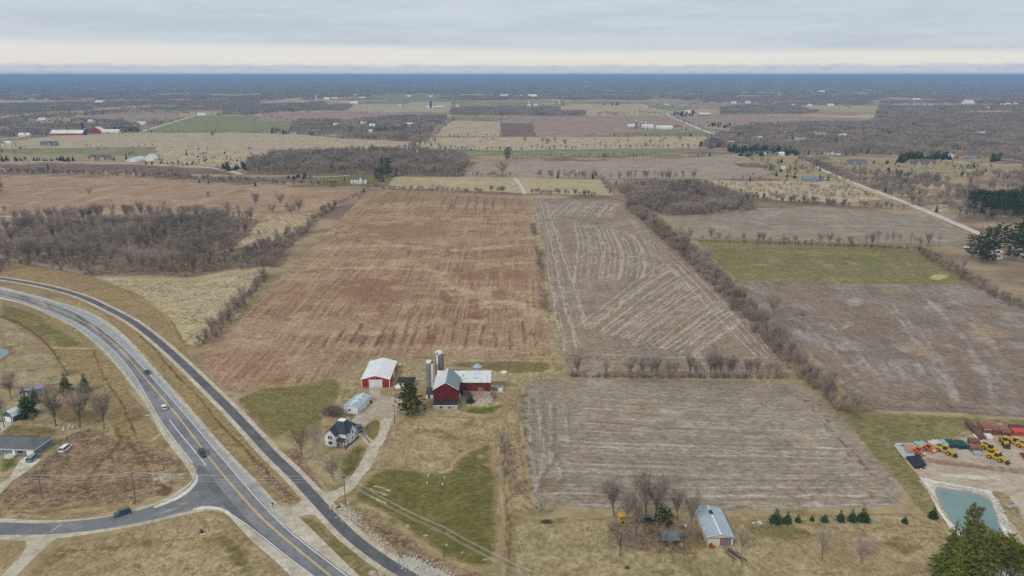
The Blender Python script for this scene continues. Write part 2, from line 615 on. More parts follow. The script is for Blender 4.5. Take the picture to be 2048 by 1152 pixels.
# base land: near it is rough dry grass; far off it is a patchwork of pale fields under woods
m, n, p = bsdf('land')
pos = n.new('ShaderNodeNewGeometry').outputs['Position']
ln = n.new('ShaderNodeVectorMath', operation='LENGTH')
n.put(ln.inputs[0], pos)
vor = n.new('ShaderNodeTexVoronoi', feature='F1', distance='MANHATTAN')
n.put(vor.inputs['Vector'], n.vadd(n.rot(pos, 0.03), n.vmul(n.noise(pos, 1 / 900.0, 2.0, col=True), (160, 160, 0))))
vor.inputs['Scale'].default_value = 1 / 340.0
sp = n.new('ShaderNodeSeparateColor')
n.put(sp.inputs[0], vor.outputs['Color'])
fieldc = n.ramp(sp.outputs[0], [(0.0, C(150, 128, 110)), (0.25, C(176, 156, 126)), (0.45, C(186, 168, 136)), (0.62, C(126, 126, 88)), (0.75, C(164, 142, 120)), (1.0, C(140, 116, 104))])
n1 = n.noise(pos, 1 / 40.0, 4.0, 0.6)
n2 = n.noise(pos, 1 / 6.0, 5.0, 0.65)
n3 = n.noise(pos, 1 / 0.6, 3.0, 0.7)
near = n.mix(n.step(n.m('MULTIPLY_ADD', n1, 0.6, n.m('MULTIPLY', n2, 0.4)), 0.38, 0.62), C(150, 132, 101), C(170, 152, 119))
near = n.mix(n.step(n.noise(n.vadd(pos, (9, 40, 0)), 1 / 18.0, 4.0), 0.5, 0.66), near, C(124, 112, 76))
mid = n.mix(n.step(n.noise(pos, 1 / 70.0, 5.0), 0.4, 0.62), C(124, 104, 90), C(164, 144, 118))
c = n.mix(n.step(ln.outputs[1], 480, 800), near, mid)
c = n.mix(n.step(ln.outputs[1], 2300, 3400), c, fieldc)
at = n.new('ShaderNodeAttribute', attribute_name='k')
ac = n.new('ShaderNodeAttribute', attribute_name='pc')
kk = n.m('ADD', at.outputs['Fac'], n.m('MULTIPLY', n.m('SUBTRACT', n.m('MULTIPLY_ADD', n3, 0.5, n.m('MULTIPLY', n2, 0.5)), 0.5), 1.5))
c = n.mix(n.m('MULTIPLY', n.step(kk, 0.2, 0.85), n.step(at.outputs['Fac'], 0.0, 0.12)), c, ac.outputs['Color'])
c = n.mix(1.0, c, n.m('MULTIPLY', n.m('MULTIPLY_ADD', n3, 0.5, 0.75), n.m('MULTIPLY_ADD', n2, 0.4, 0.8)), 'MULTIPLY')
n.put(p.inputs['Base Color'], c)
p.inputs['Roughness'].default_value = 0.95
p.inputs['Specular IOR Level'].default_value = 0.05


def grid_sheet():
 xs = [-42000, -9000, -2000, -500, 0, 500, 2000, 9000, 42000]
 ys = [-3000, 0, 200, 500, 1200, 3000, 9000, 41000]
 v = [(x, y, 0) for y in ys for x in xs]
 nx = len(xs)
 f = [(j * nx + i, j * nx + i + 1, (j + 1) * nx + i + 1, (j + 1) * nx + i) for j in range(len(ys) - 1) for i in range(nx - 1)]
 me = bpy.data.meshes.new('ground')
 me.from_pydata(v, [], f)
 me.materials.append(MATS['land'])
 return tag(link('ground', me), 'open dry grass land reaching to the horizon', None, None, 'structure')


grid_sheet()

FIELDS = []      # photo polygons that stay free of scattered trees


def field(px, mat, label, amp=1.2, step=6.0, name='field', keep=True, sm=0, res=None):
 if keep:
  FIELDS.append(px)
 return sheet(name, px, mat, label, amp, step, sm, res=res)


# --- far and middle fields, from the horizon forward
FAR = [
 # left
 ([(0, 233), (60, 228), (180, 221), (206, 221), (206, 225), (60, 234), (0, 238)], 'stubble', 'pale stubble field left of the far village'),
 ([(150, 233), (260, 227), (360, 226), (350, 238), (240, 244), (160, 240)], 'soil_pink', 'pinkish field among the far houses'),
 ([(281, 263), (390, 231), (512, 232), (585, 240), (583, 262), (512, 264)], 'green_far', 'green field beside the far gravel road'),
 ([(0, 290), (60, 278), (105, 272), (285, 265), (512, 266), (600, 269), (690, 277), (830, 284), (930, 286), (800, 298), (600, 298), (500, 330), (300, 300), (0, 297)], 'stubble', 'tan field behind the middle wood'),
 ([(0, 297), (220, 295), (316, 294), (300, 311), (0, 308)], 'green_far', 'green strip by the grey house'),
 ([(0, 308), (290, 311), (430, 335), (250, 327), (0, 321)], 'dry_lawn', 'dry yard strip along the far left road'),
 ([(300, 312), (330, 297), (500, 300), (500, 335), (440, 333), (290, 322)], 'marsh', 'rough scrubby pasture with small cedars'),
 ([(0, 329), (250, 329), (425, 339), (470, 350), (200, 342), (0, 336)], 'soil_dark', 'dark ploughed strip below the far left road'),
 ([(0, 350), (300, 360), (512, 372), (735, 379), (700, 404), (640, 428), (560, 470), (440, 480), (0, 470)], 'soil_red_far', 'large reddish brown field behind the left wood'),
 ([(540, 432), (648, 427), (596, 462), (560, 484), (440, 505), (470, 475)], 'stubble_rows', 'small field of pale stubble rows beside the left wood'),
 # centre
 ([(512, 240), (530, 227), (600, 224), (845, 225), (850, 231), (700, 240), (560, 243)], 'soil_pink', 'long pinkish ploughed field'),
 ([(512, 206), (600, 195), (640, 194), (610, 200), (630, 204), (560, 210)], 'stubble', 'far pale field left of the silo farm'),
 ([(690, 223), (710, 208), (800, 204), (905, 205), (905, 224)], 'stubble', 'far straw coloured field before the farmstead'),
 ([(740, 190), (850, 187), (890, 190), (890, 200), (830, 202), (720, 198)], 'green_far', 'far green field by the white farm'),
 ([(700, 201), (820, 202), (815, 208), (700, 208)], 'green_far', 'far narrow green field'),
 ([(920, 203), (1030, 199), (1130, 202), (1100, 206), (960, 206)], 'soil_pink', 'far ploughed strip right of the farmstead'),
 ([(905, 208), (1120, 210), (1120, 218), (905, 217)], 'green_far', 'far green field before the tree belt'),
 ([(905, 232), (1003, 236), (1000, 243), (905, 242)], 'green_far', 'green strip above the stubble field'),
 ([(870, 273), (890, 250), (907, 241), (1003, 243), (1003, 273)], 'stubble', 'tan striped stubble field in the middle distance'),
 ([(1003, 243), (1024, 234), (1290, 231), (1340, 232), (1365, 245), (1400, 258), (1428, 268), (1405, 272), (1003, 273)], 'soil_pink', 'wide brown field before the white silo farm'),
 ([(1003, 246), (1062, 247), (1074, 273), (1003, 273)], 'soil_dark', 'dark ploughed corner of the wide brown field'),
 ([(1190, 272), (1270, 262), (1400, 259), (1424, 271)], 'green_far', 'green patch before the white silo farm'),
 ([(1120, 211), (1200, 207), (1282, 208), (1310, 225), (1120, 226)], 'hay', 'yellowish field before the tree belt'),
 ([(860, 275), (1410, 273), (1420, 284), (1390, 297), (1024, 302), (860, 297)], 'marsh', 'straw coloured marsh meadow with scattered shrubs'),
 ([(930, 301), (1380, 296), (1420, 300), (1300, 312), (930, 312)], 'green_far', 'narrow green strip behind the tree rows'),
 ([(922, 353), (945, 330), (965, 321), (1024, 323), (1180, 322), (1325, 318), (1480, 308), (1530, 326), (1548, 346), (1500, 357), (1200, 358)], 'soil_pale', 'wide greyish field beyond the lot'),
 ([(1465, 326), (1520, 326), (1540, 336), (1480, 334)], 'soil_dark', 'dark red patch in the greyish field'),
 ([(780, 353), (930, 354), (1200, 358), (1224, 391), (1050, 387), (880, 379), (772, 375)], 'hay', 'yellowish hay field beyond the lot'),
 ([(605, 350), (705, 347), (790, 352), (770, 374), (640, 372)], 'lawn', 'green lawn around the house by the tall pines'),
 # right
 ([(1290, 208), (1400, 198), (1398, 205), (1340, 211)], 'soil_pink', 'far brown field by the gravel road'),
 ([(1400, 206), (1520, 207), (1535, 213), (1370, 214)], 'soil_pink', 'far brown field below the ridge houses'),
 ([(1300, 214), (1330, 212), (1400, 218), (1340, 222)], 'green_far', 'far green field by the gravel road'),
 ([(1345, 235), (1430, 230), (1560, 231), (1748, 237), (1740, 247), (1540, 249), (1395, 253)], 'soil_pink', 'long tan and brown field before the right woods'),
 ([(1590, 213), (1690, 211), (1700, 219), (1620, 223)], 'stubble', 'far tan field in the right woods'),
 ([(1745, 208), (1890, 207), (2048, 209), (2048, 213), (1900, 214), (1760, 212)], 'stubble', 'far pale strip in the right woods'),
 ([(1740, 201), (1850, 201), (1850, 204), (1745, 205)], 'stubble', 'far thin pale strip in the right woods'),
 ([(1905, 226), (2000, 222), (2048, 226), (2048, 229), (1930, 230)], 'marsh', 'far tan clearing in the right woods'),
 # right middle yards
 ([(1480, 310), (1600, 318), (1640, 340), (1700, 363), (1560, 362), (1540, 336)], 'dry_lawn', 'dry yard beside the right hand road'),
 ([(1420, 362), (1700, 362), (1790, 396), (1700, 405), (1560, 402), (1500, 392)], 'marsh', 'rough meadow left of the right hand road'),
 ([(1650, 312), (1740, 318), (1920, 318), (2048, 334), (2048, 344), (1960, 352), (1880, 362), (1700, 340)], 'dry_lawn', 'dry lawns around the stone house'),
 ([(1770, 384), (1900, 378), (1925, 388), (1820, 398)], 'dry_lawn', 'yard of the low tan house'),
 ([(1850, 410), (1930, 408), (1925, 425), (1870, 424)], 'marsh', 'tan clearing beside the right hand road'),
]
for px, mt, lb in FAR:
 field(px, mt, lb, amp=2.5, step=14.0)

# --- fields of the near half
field([(-60, 530), (2110, 530), (2110, 1190), (-60, 1190)], 'land', 'rough dry grass across the foreground', 0.0, 6.0, name='grassland', keep=False, res=1.3)
field([(1330, 431), (1380, 421), (1540, 415), (1700, 418), (1830, 430), (1955, 470), (1915, 490), (1800, 487), (1390, 476)], 'soil_grey_cross', 'brown grey field below the right hand road', 1.5, res=2.4)
field([(1392, 479), (1600, 484), (1800, 491), (1862, 516), (1958, 569), (1700, 568), (1478, 562), (1430, 520)], 'winter_green', 'olive green field on the right', 1.5, res=2.2)
field([(1478, 563), (1700, 569), (1960, 570), (2060, 612), (2060, 836), (1840, 826), (1720, 820), (1650, 740), (1560, 650)], 'soil_violet', 'wide greyish field on the right', 1.5, res=1.8)
field([(738, 379), (900, 383), (1050, 393), (1068, 450), (1085, 540), (1106, 712), (1030, 717), (872, 715), (742, 714), (712, 722), (690, 738), (668, 754), (610, 768), (520, 775), (476, 786), (452, 776), (392, 718), (440, 668), (600, 520)], 'soil_red', 'large reddish brown field in the middle', 1.2, res=1.6)
field([(1051, 393), (1062, 393), (1082, 470), (1096, 560), (1122, 712), (1104, 714), (1085, 540), (1068, 450)], 'dry_grass', 'grassy strip between the two middle fields', 0.8)
field([(1063, 396), (1256, 401), (1300, 438), (1400, 522), (1500, 622), (1556, 700), (1574, 750), (1140, 752), (1126, 716), (1098, 560), (1082, 470)], 'soil_grey', 'grey brown field with pale residue lines', 1.2, res=0.95)
field([(1046, 768), (1070, 760), (1120, 757), (1400, 760), (1596, 764), (1662, 816), (1720, 880), (1836, 1010), (1700, 1017), (1400, 1021), (1110, 1018), (1070, 1000), (1054, 975), (1056, 920), (1044, 850)], 'soil_grey_cross', 'grey field with sideways tillage lines in front', 1.2, res=1.1, sm=1)

# woods floor
for px, lb in [
 ([(0, 470), (40, 438), (200, 430), (470, 432), (520, 440), (500, 470), (445, 500), (480, 520), (560, 500), (600, 470), (560, 535), (480, 535), (400, 552), (180, 552), (0, 515)], 'leaf litter under the left wood'),
 ([(490, 350), (500, 325), (700, 306), (900, 312), (942, 322), (920, 354), (760, 351)], 'leaf litter under the middle wood'),
 ([(1220, 372), (1420, 376), (1500, 400), (1515, 420), (1330, 432), (1265, 405)], 'leaf litter under the thicket at the lot corner'),
]:
 sheet('woodland_floor', px, 'litter', lb, 1.5, 6.0)

# --- left foreground turf
sheet('meadow', [(180, 552), (380, 556), (480, 536), (548, 532), (500, 585), (440, 640), (392, 700), (368, 690), (330, 628), (270, 590)], 'tan_meadow', 'straw coloured meadow between trail and left wood', 1.0, 4.0, res=0.9)
sheet('verge', [(0, 520), (170, 550), (260, 582), (330, 630), (385, 712), (462, 795), (520, 860), (610, 975), (640, 985), (590, 1010), (535, 1000), (430, 880), (310, 730), (200, 625), (80, 580), (0, 565)], 'verge', 'mown tan verge on both sides of the trail', 0.8, 4.0, res=0.9)
sheet('grass', [(0, 600), (70, 618), (160, 662), (230, 730), (300, 830), (340, 905), (370, 945), (300, 960), (230, 870), (180, 790), (150, 745), (130, 730), (90, 690), (0, 632)], 'verge', 'mown ditch slope left of the highway', 0.8, 4.0, res=0.9)
sheet('grass', [(0, 606), (60, 622), (130, 660), (170, 690), (130, 700), (80, 680), (40, 650), (0, 632)], 'lawn', 'greener turf inside the curving fence', 1.5, 4.0, res=0.9)
sheet('grass', [(0, 650), (60, 668), (120, 720), (135, 760), (60, 775), (0, 770)], 'dry_lawn', 'dry pasture behind the curving fence', 1.0, 4.0, res=0.9)
sheet('grass', [(0, 790), (170, 770), (215, 850), (215, 870), (110, 885), (0, 890)], 'dry_lawn', 'trampled lawn around the sheds', 1.0, 4.0, sm=1, res=0.9)
sheet('grass', [(0, 850), (60, 850), (130, 856), (105, 880), (0, 886)], 'lawn', 'greenish yard behind the blue grey house', 1.0, 3.0, sm=1, res=0.9)
sheet('weeds', [(120, 875), (190, 852), (240, 880), (345, 900), (378, 945), (330, 990), (250, 1010), (90, 1025), (0, 1020), (0, 965), (90, 920)], 'weeds', 'rough brown weeds on the corner lot', 1.0, 4.0, sm=1, kind='structure', res=0.9)
sheet('grass', [(0, 916), (38, 914), (40, 930), (0, 950)], 'lawn_bright', 'bright green front lawn', 0.4, 2.0, res=0.9)
sheet('grass', [(0, 1012), (80, 1026), (160, 1024), (255, 1010), (260, 1018), (150, 1040), (0, 1042)], 'dry_lawn', 'grass strip along the side road', 0.6, 3.0, res=0.9)
sheet('grass', [(50, 1168), (120, 1088), (230, 1066), (380, 1022), (440, 1022), (480, 1046), (600, 1168)], 'dry_grass', 'long dry grass below the side road', 0.8, 4.0, res=0.9)
sheet('grass', [(0, 1084), (52, 1086), (40, 1110), (0, 1150)], 'dry_grass', 'dry grass left of the field entrance', 0.8, 3.0, res=0.9)
sheet('grass', [(588, 1040), (620, 1032), (640, 1040), (700, 1085), (800, 1168), (700, 1168), (620, 1090)], 'lawn', 'olive grass island between highway and trail', 0.6, 3.0, sm=1, res=0.9)

# --- farm turf
sheet('lawn', [(470, 800), (520, 776), (610, 770), (668, 758), (694, 740), (700, 760), (676, 800), (650, 830), (640, 870), (600, 880), (570, 870), (540, 880)], 'lawn', 'green lawn left of the farm drive', 0.8, 4.0, res=0.9)
sheet('lawn', [(668, 756), (712, 724), (742, 716), (1106, 716), (1120, 745), (1060, 760), (1030, 790), (1000, 835), (940, 842), (800, 830), (690, 830)], 'dry_lawn', 'dry grass around the barns', 0.8, 4.0, res=0.9)
sheet('lawn', [(900, 722), (1100, 722), (1110, 744), (1010, 748), (960, 738), (905, 734)], 'lawn', 'greener grass behind the barns', 1.0, 4.0, sm=1, res=0.9)
sheet('lawn', [(925, 817), (1000, 812), (1015, 800), (1022, 790), (1014, 812), (985, 830), (930, 828)], 'lawn_bright', 'bright green strip by the barnyard', 0.6, 2.0, sm=1, res=0.9)
sheet('grass', [(745, 900), (790, 840), (880, 828), (1000, 838), (1010, 880), (960, 895), (905, 915), (900, 945), (760, 940), (730, 940)], 'dry_grass', 'dry knoll below the barn', 0.8, 4.0, sm=1, res=0.9)
sheet('lawn', [(700, 1000), (730, 960), (755, 940), (800, 932), (860, 944), (900, 945), (912, 915), (990, 878), (985, 930), (995, 960), (990, 1010), (998, 1060), (994, 1115), (985, 1135), (930, 1130), (870, 1105), (800, 1050), (750, 1015)], 'lawn_dark', 'mown green lawn in the front field', 0.7, 4.0, sm=1, res=0.9)
sheet('grass', [(988, 880), (1008, 840), (1016, 880), (1014, 960), (1016, 1060), (1012, 1168), (985, 1168), (996, 1120), (1000, 1060), (990, 1000), (996, 960), (986, 930)], 'stubble', 'straw coloured grass lane beside the lawn', 0.6, 3.0, res=0.9)
sheet('grass', [(700, 1010), (750, 1020), (800, 1056), (870, 1110), (930, 1136), (1000, 1150), (1010, 1168), (860, 1168), (780, 1105), (720, 1050)], 'weeds', 'brown weedy ditch along the trail', 0.8, 3.0, res=0.9)
sheet('grass', [(595, 925), (640, 905), (690, 912), (716, 905), (700, 950), (682, 968), (650, 980), (628, 955)], 'dry_lawn', 'thin lawn in front of the farmhouse', 0.8, 3.0, res=0.9)
sheet('lawn', [(682, 912), (712, 888), (736, 894), (728, 915), (706, 950), (684, 962), (680, 935)], 'lawn_dark', 'green lawn beside the farmhouse', 0.6, 3.0, sm=1, res=0.9)
sheet('grass', [(560, 900), (600, 895), (640, 965), (650, 985), (620, 975), (590, 940)], 'weeds', 'brown grass along the trail', 0.6, 3.0, res=0.9)

# --- bottom right yards
sheet('grass', [(1016, 1036), (1200, 1034), (1500, 1032), (1840, 1024), (1900, 1040), (2060, 1168), (1010, 1168)], 'dry_lawn', 'dry mown yard along the bottom', 0.8, 4.0, res=0.9)
sheet('lawn', [(1016, 1034), (1034, 1034), (1034, 1168), (1010, 1168)], 'lawn', 'green strip at the yard edge', 0.5, 3.0, res=0.9)
sheet('lawn', [(1480, 1040), (1560, 1044), (1620, 1060), (1640, 1095), (1560, 1085), (1500, 1075)], 'lawn', 'greener yard right of the metal building', 1.0, 3.0, sm=1, res=0.9)
sheet('grass', [(1520, 1085), (1640, 1062), (1840, 1046), (1890, 1060), (1880, 1168), (1530, 1168)], 'dry_grass', 'long dry grass around the two small trees', 1.0, 4.0, sm=1, res=0.9)
sheet('grass', [(1230, 1046), (1400, 1046), (1420, 1095), (1380, 1118), (1250, 1105), (1210, 1075)], 'weeds', 'bare brown ground under the yard trees', 1.2, 3.0, sm=1, res=0.9)
sheet('grass', [(1660, 815), (1720, 823), (1840, 829), (2060, 840), (2060, 860), (1940, 862), (1880, 890), (1792, 884), (1850, 960), (1890, 1030), (1850, 1030), (1720, 880)], 'winter_green', 'olive grass around the equipment yard', 1.0, 4.0, res=0.9)
sheet('grass', [(1030, 757), (1110, 748), (1120, 757), (1048, 765), (1036, 800), (1044, 860), (1054, 930), (1052, 985), (1080, 1020), (1016, 1034), (1014, 880), (1010, 835)], 'dry_grass', 'dry bank left of the front grey field', 0.8, 3.0, res=0.9)
sheet('gravel_yard', [(1790, 890), (1900, 884), (1950, 868), (2060, 858), (2060, 1168), (2010, 1090), (1960, 1010), (1880, 980), (1862, 985), (1840, 955)], 'gravel_yard', 'pale gravel equipment yard', 0.6, 3.0, res=0.9)
sheet('limestone_bank', [(1838, 955), (1868, 962), (1930, 972), (1985, 980), (2000, 1000), (2020, 1060), (2060, 1120), (2060, 1168), (2030, 1168), (1900, 1055)], 'limestone', 'pale stone bank around the pond', 0.5, 2.0, res=0.9)
sheet('grass', [(1976, 980), (2010, 985), (2035, 1010), (2060, 1060), (2060, 1100), (2015, 1040)], 'dry_lawn', 'grass bank right of the pond', 0.5, 2.0, res=0.9)
# ------------------------------------------------------------------ highway, side road, trail, drives
ribbon('gravel_shoulder',
       [(-60, 560), (0, 573), (60, 588), (120, 604), (170, 620), (212, 640), (262, 680), (287, 712), (312, 740), (362, 795), (410, 850), (457, 905), (520, 968), (560, 1014), (600, 1036), (640, 1075), (690, 1125), (740, 1172)],
       [(-60, 584), (0, 598), (40, 606), (82, 622), (150, 654), (190, 687), (225, 722), (260, 767), (295, 814), (320, 867), (350, 905), (377, 939), (400, 990), (440, 1022), (460, 1034), (500, 1080), (560, 1130), (600, 1175)],
       'gravel', 'pale gravel shoulders of the highway')
ribbon('gravel_shoulder',
       [(-40, 1037), (0, 1036), (60, 1041), (150, 1040), (230, 1030), (290, 1012), (330, 998), (360, 980), (388, 960), (394, 942)],
       [(-40, 1078), (0, 1080), (60, 1083), (115, 1078), (200, 1066), (300, 1048), (370, 1029), (430, 1020), (452, 1024), (468, 1034)],
       'gravel', 'pale gravel shoulders of the side road')
sheet('gravel_drive', [(50, 1080), (118, 1074), (104, 1088), (74, 1112), (46, 1138), (20, 1170), (-10, 1170), (12, 1142), (44, 1108), (52, 1092)], 'gravel', 'gravel field entrance by the side road', 0.3, 1.5, sm=1)
Z_ROAD = next_z()
RL = [(-60, 566), (0, 579), (60, 592), (120, 611), (150, 622), (195, 649), (250, 694), (292, 739), (350, 804), (402, 863), (440, 908), (470, 944), (516, 996), (565, 1048), (616, 1090), (699, 1151), (760, 1200)]
RR = [(-60, 580), (0, 593), (50, 605), (90, 621), (158, 648), (223, 698), (262, 744), (282, 776), (309, 827), (333, 864), (382, 926), (396, 944), (440, 1004), (463, 1029), (510, 1065), (573, 1115), (625, 1153), (700, 1210)]
ribbon('highway', RL, RR, 'asphalt_road', 'grey asphalt highway curving through the left', z=Z_ROAD, res=0.6)
Z_SIDE = next_z()
sheet('side_road', smooth(GP([(-40, 1045), (0, 1045), (100, 1048), (225, 1034), (300, 1015), (350, 996), (381, 970), (393, 951), (391, 940), (396, 938), (420, 965), (450, 1005), (470, 1030), (463, 1031), (450, 1022), (425, 1016), (375, 1022), (300, 1042), (200, 1060), (100, 1070), (0, 1070), (-40, 1070)]), True, 1), 'asphalt_side', 'asphalt side road joining the highway', world_pts=True, res=0.6)
ribbon('paved_patch', [(395, 930), (412, 936), (430, 965), (460, 1000), (505, 1052), (560, 1098), (600, 1128)],
       [(395, 945), (404, 960), (440, 1002), (462, 1028), (508, 1064), (548, 1094), (598, 1130)], 'asphalt_new', 'darker turning strip of the highway', sm=1)
ribbon('paved_shoulder', [(120, 606), (172, 624), (212, 648), (262, 692), (300, 736), (356, 800), (410, 862), (455, 912), (512, 972), (560, 1022), (572, 1048)],
       [(120, 612), (168, 632), (202, 654), (252, 696), (293, 740), (351, 805), (403, 864), (443, 910), (511, 990), (556, 1040), (566, 1050)], 'shoulder', 'paved pale shoulder on the trail side', sm=1)
ribbon('paved_shoulder', [(90, 620), (158, 647), (223, 697), (262, 743), (283, 777)],
       [(84, 622), (150, 651), (212, 700), (252, 746), (274, 778)], 'shoulder', 'paved pale shoulder on the fence side', sm=1)
ZM = next_z()
YEL = [(-60, 572), (0, 585), (60, 599), (120, 620), (160, 640), (200, 663), (250, 708), (287, 752), (325, 797), (362, 840), (410, 905), (445, 949), (512, 1026), (547, 1058), (587, 1092), (660, 1152), (740, 1214)]
line_strip('road_marking', YEL, 0.26, 'paint_yellow', 'yellow centre line of the highway', ZM, 0.22)
line_strip('road_marking', YEL, 0.26, 'paint_yellow', 'yellow centre line of the highway', ZM, -0.22)
line_strip('road_marking', [(-60, 568), (0, 581), (60, 594), (120, 613), (150, 624), (195, 651), (250, 696), (292, 741), (350, 806), (400, 864), (437, 908), (470, 947), (512, 996), (562, 1049), (612, 1091), (694, 1152), (770, 1212)], 0.3, 'paint_white', 'white edge line on the trail side', ZM)
line_strip('road_marking', [(-60, 577), (0, 590), (50, 603), (92, 620), (160, 647), (225, 697), (264, 743), (285, 777), (312, 828), (336, 864), (385, 926)], 0.3, 'paint_white', 'white edge line on the fence side', ZM)
line_strip('road_marking', [(339, 840), (357, 864), (394, 908), (412, 931)], 0.34, 'paint_white', 'white turn lane line before the junction', ZM, sm=1)
line_strip('road_marking', [(465, 1030), (512, 1063), (575, 1114), (627, 1153), (700, 1208)], 0.3, 'paint_white', 'white edge line past the junction', ZM)
# trail
TRAIL = [(-60, 548), (0, 557), (75, 569), (125, 581), (175, 597), (225, 622), (262, 641), (305, 673), (352, 714), (403, 763), (447, 806), (478, 838), (515, 878), (548, 914), (584, 947), (616, 982), (637, 1005), (660, 1030), (700, 1072), (760, 1118), (817, 1152), (900, 1200)]
TC = resample(smooth(GP(TRAIL), False, 2), 4.0, False)


def offset(P, d):
 out = []
 for i, p in enumerate(P):
  t = (P[min(i + 1, len(P) - 1)] - P[max(i - 1, 0)]).normalized()
  out.append(p + Vector((-t.y, t.x, 0)) * d)
 return out


def offs(P, a, b):
 return offset(P, a) + offset(P, b)[::-1]


sheet('trail_gravel', wobble(offs(TC, 4.3, -4.3), 0.12, 1.5), 'gravel', 'pale gravel edges of the paved trail', world_pts=True)
sheet('gravel_drive', [(530, 1002), (545, 1008), (566, 1014), (590, 1011), (612, 995), (600, 972), (612, 974), (630, 983), (652, 985), (672, 980), (692, 968), (706, 950), (716, 935), (728, 912), (742, 884), (758, 858), (768, 838), (772, 828), (790, 826), (783, 850), (772, 875), (756, 905), (740, 935), (722, 958), (714, 972), (700, 985), (678, 996), (668, 1004), (664, 1014), (690, 1030), (672, 1036), (648, 1032), (625, 1030), (610, 1030), (592, 1036), (588, 1044), (575, 1040), (560, 1030)], 'gravel', 'gravel farm drive crossing the trail', 0.3, 1.5)
sheet('gravel_drive', [(700, 842), (716, 826), (738, 812), (744, 798), (738, 780), (748, 776), (764, 776), (758, 790), (772, 796), (800, 792), (806, 806), (794, 822), (792, 834), (778, 836), (762, 832), (748, 836), (734, 848), (722, 858), (712, 862)], 'gravel_yard', 'worn gravel farmyard', 0.6, 1.5, sm=1)
sheet('gravel_drive', [(728, 852), (742, 842), (754, 838), (764, 842), (770, 838), (768, 848), (758, 866), (750, 884), (744, 890), (738, 880), (728, 866), (716, 862)], 'gravel_yard', 'gravel loop of the farm drive', 0.4, 1.5)
sheet('lawn', [(729, 856), (736, 846), (748, 839), (758, 840), (761, 850), (756, 866), (748, 880), (743, 880), (734, 870)], 'lawn', 'small green island in the drive loop', 0.3, 1.5, sm=1)
sheet('gravel_drive', [(712, 862), (722, 862), (746, 886), (742, 894), (734, 890), (724, 878)], 'gravel', 'parking spur beside the farmhouse', 0.3, 1.5)
line_strip('lawn', [(722, 864), (733, 878), (741, 887)], 0.7, 'lawn', 'grass between the wheel tracks of the parking spur')
sheet('gravel_drive', [(-10, 1000), (0, 968), (20, 956), (38, 926), (50, 914), (80, 918), (74, 926), (56, 942), (24, 962)], 'gravel', 'gravel drive of the blue grey house', 0.3, 1.5)
Z_SLAB = next_z()
sheet('driveway_slab', [(38, 924), (50, 914), (80, 920), (64, 934)], 'concrete', 'concrete parking slab before the garage door')
sheet('gravel_drive', [(0, 846), (22, 842), (24, 850), (0, 866)], 'gravel', 'gravel pad before the gambrel shed', 0.3, 1.5)
ZT = next_z()
sheet('paved_trail', offs(TC, 2.15, -2.15), 'asphalt_path', 'dark paved trail beside the highway', world_pts=True, z=ZT)
for px, lb in [([(393, 949), (397, 951), (396, 965), (380, 985), (350, 1003), (308, 1018), (306, 1014), (348, 998), (376, 979), (391, 961)], 'pale concrete kerb on the inner corner of the junction'),
               ([(380, 1021), (400, 1014), (425, 1013), (448, 1018), (468, 1031), (462, 1034), (446, 1023), (424, 1018), (402, 1019)], 'pale concrete kerb on the lower corner of the junction')]:
 P = smooth(GP(px), True, 2)
 bm = bmesh.new()
 lo = [bm.verts.new((q.x, q.y, 0.05)) for q in P]
 hi = [bm.verts.new((q.x, q.y, 0.26)) for q in P]
 for i in range(len(P)):
  j = (i + 1) % len(P)
  bm.faces.new((lo[i], lo[j], hi[j], hi[i]))
 for t in geometry.tessellate_polygon([[Vector((q.x, q.y, 0)) for q in P]]):
  bm.faces.new([hi[k] for k in t])
 bmesh.ops.recalc_face_normals(bm, faces=bm.faces[:])
 me = bpy.data.meshes.new('kerb')
 bm.to_mesh(me); bm.free()
 me.materials.append(MATS['concrete'])
 tag(link('kerb', me), lb, None, None, 'structure')

# far roads
for px, wd, lb in [([(280, 264), (300, 258), (340, 246), (388, 232)], 11, 'pale gravel road climbing the far left field'),
                   ([(0, 279), (40, 274), (78, 270)], 9, 'pale farm lane on the far left'),
                   ([(0, 322), (250, 327), (360, 331), (430, 336), (462, 343), (482, 348)], 8, 'pale road with a row of small evergreens'),
                   ([(1284, 209), (1300, 218), (1330, 226), (1350, 237), (1372, 246), (1400, 258), (1432, 270)], 13, 'pale gravel road winding to the right of the silo farm'),
                   ([(2060, 330), (1990, 331), (1930, 325), (1880, 320), (1800, 318), (1740, 316)], 7, 'pale lane before the stone house'),
                   ([(2060, 322), (2010, 319), (1990, 317)], 7, 'pale lane at the right edge'),
                   ([(1675, 357), (1640, 358), (1610, 358)], 6, 'pale drive to the grey blue house'),
                   ([(700, 351), (670, 353), (640, 354), (610, 353)], 5, 'pale curved drive on the lawn by the tall pines'),
                   ([(1030, 356), (1042, 372), (1050, 388)], 5, 'pale track through the hay field'),
                   ([(0, 433), (60, 434), (130, 436), (160, 440)], 5, 'pale lane into the left wood'),
                   ([(1770, 391), (1840, 391), (1900, 388)], 5, 'pale drive to the low tan house'),
                   ([(205, 321), (222, 322), (250, 320)], 6, 'pale drive to the white hoop barn')]:
 line_strip('road', px, wd, 'road_pale', lb)
line_strip('road', [(1580, 302), (1600, 314), (1640, 338), (1700, 363), (1780, 393), (1860, 425), (1962, 469), (2060, 512)], 9.5, 'road_pale', 'pale grey road running down the right side')
line_strip('grass', [(1600, 320), (1640, 345), (1700, 371), (1780, 402), (1860, 435), (1960, 478)], 7, 'dry_grass', 'dry roadside bank of the right hand road')

# ------------------------------------------------------------------ residue, wheel marks and worn places
PALE = C(176, 163, 150)
mk = Marks()
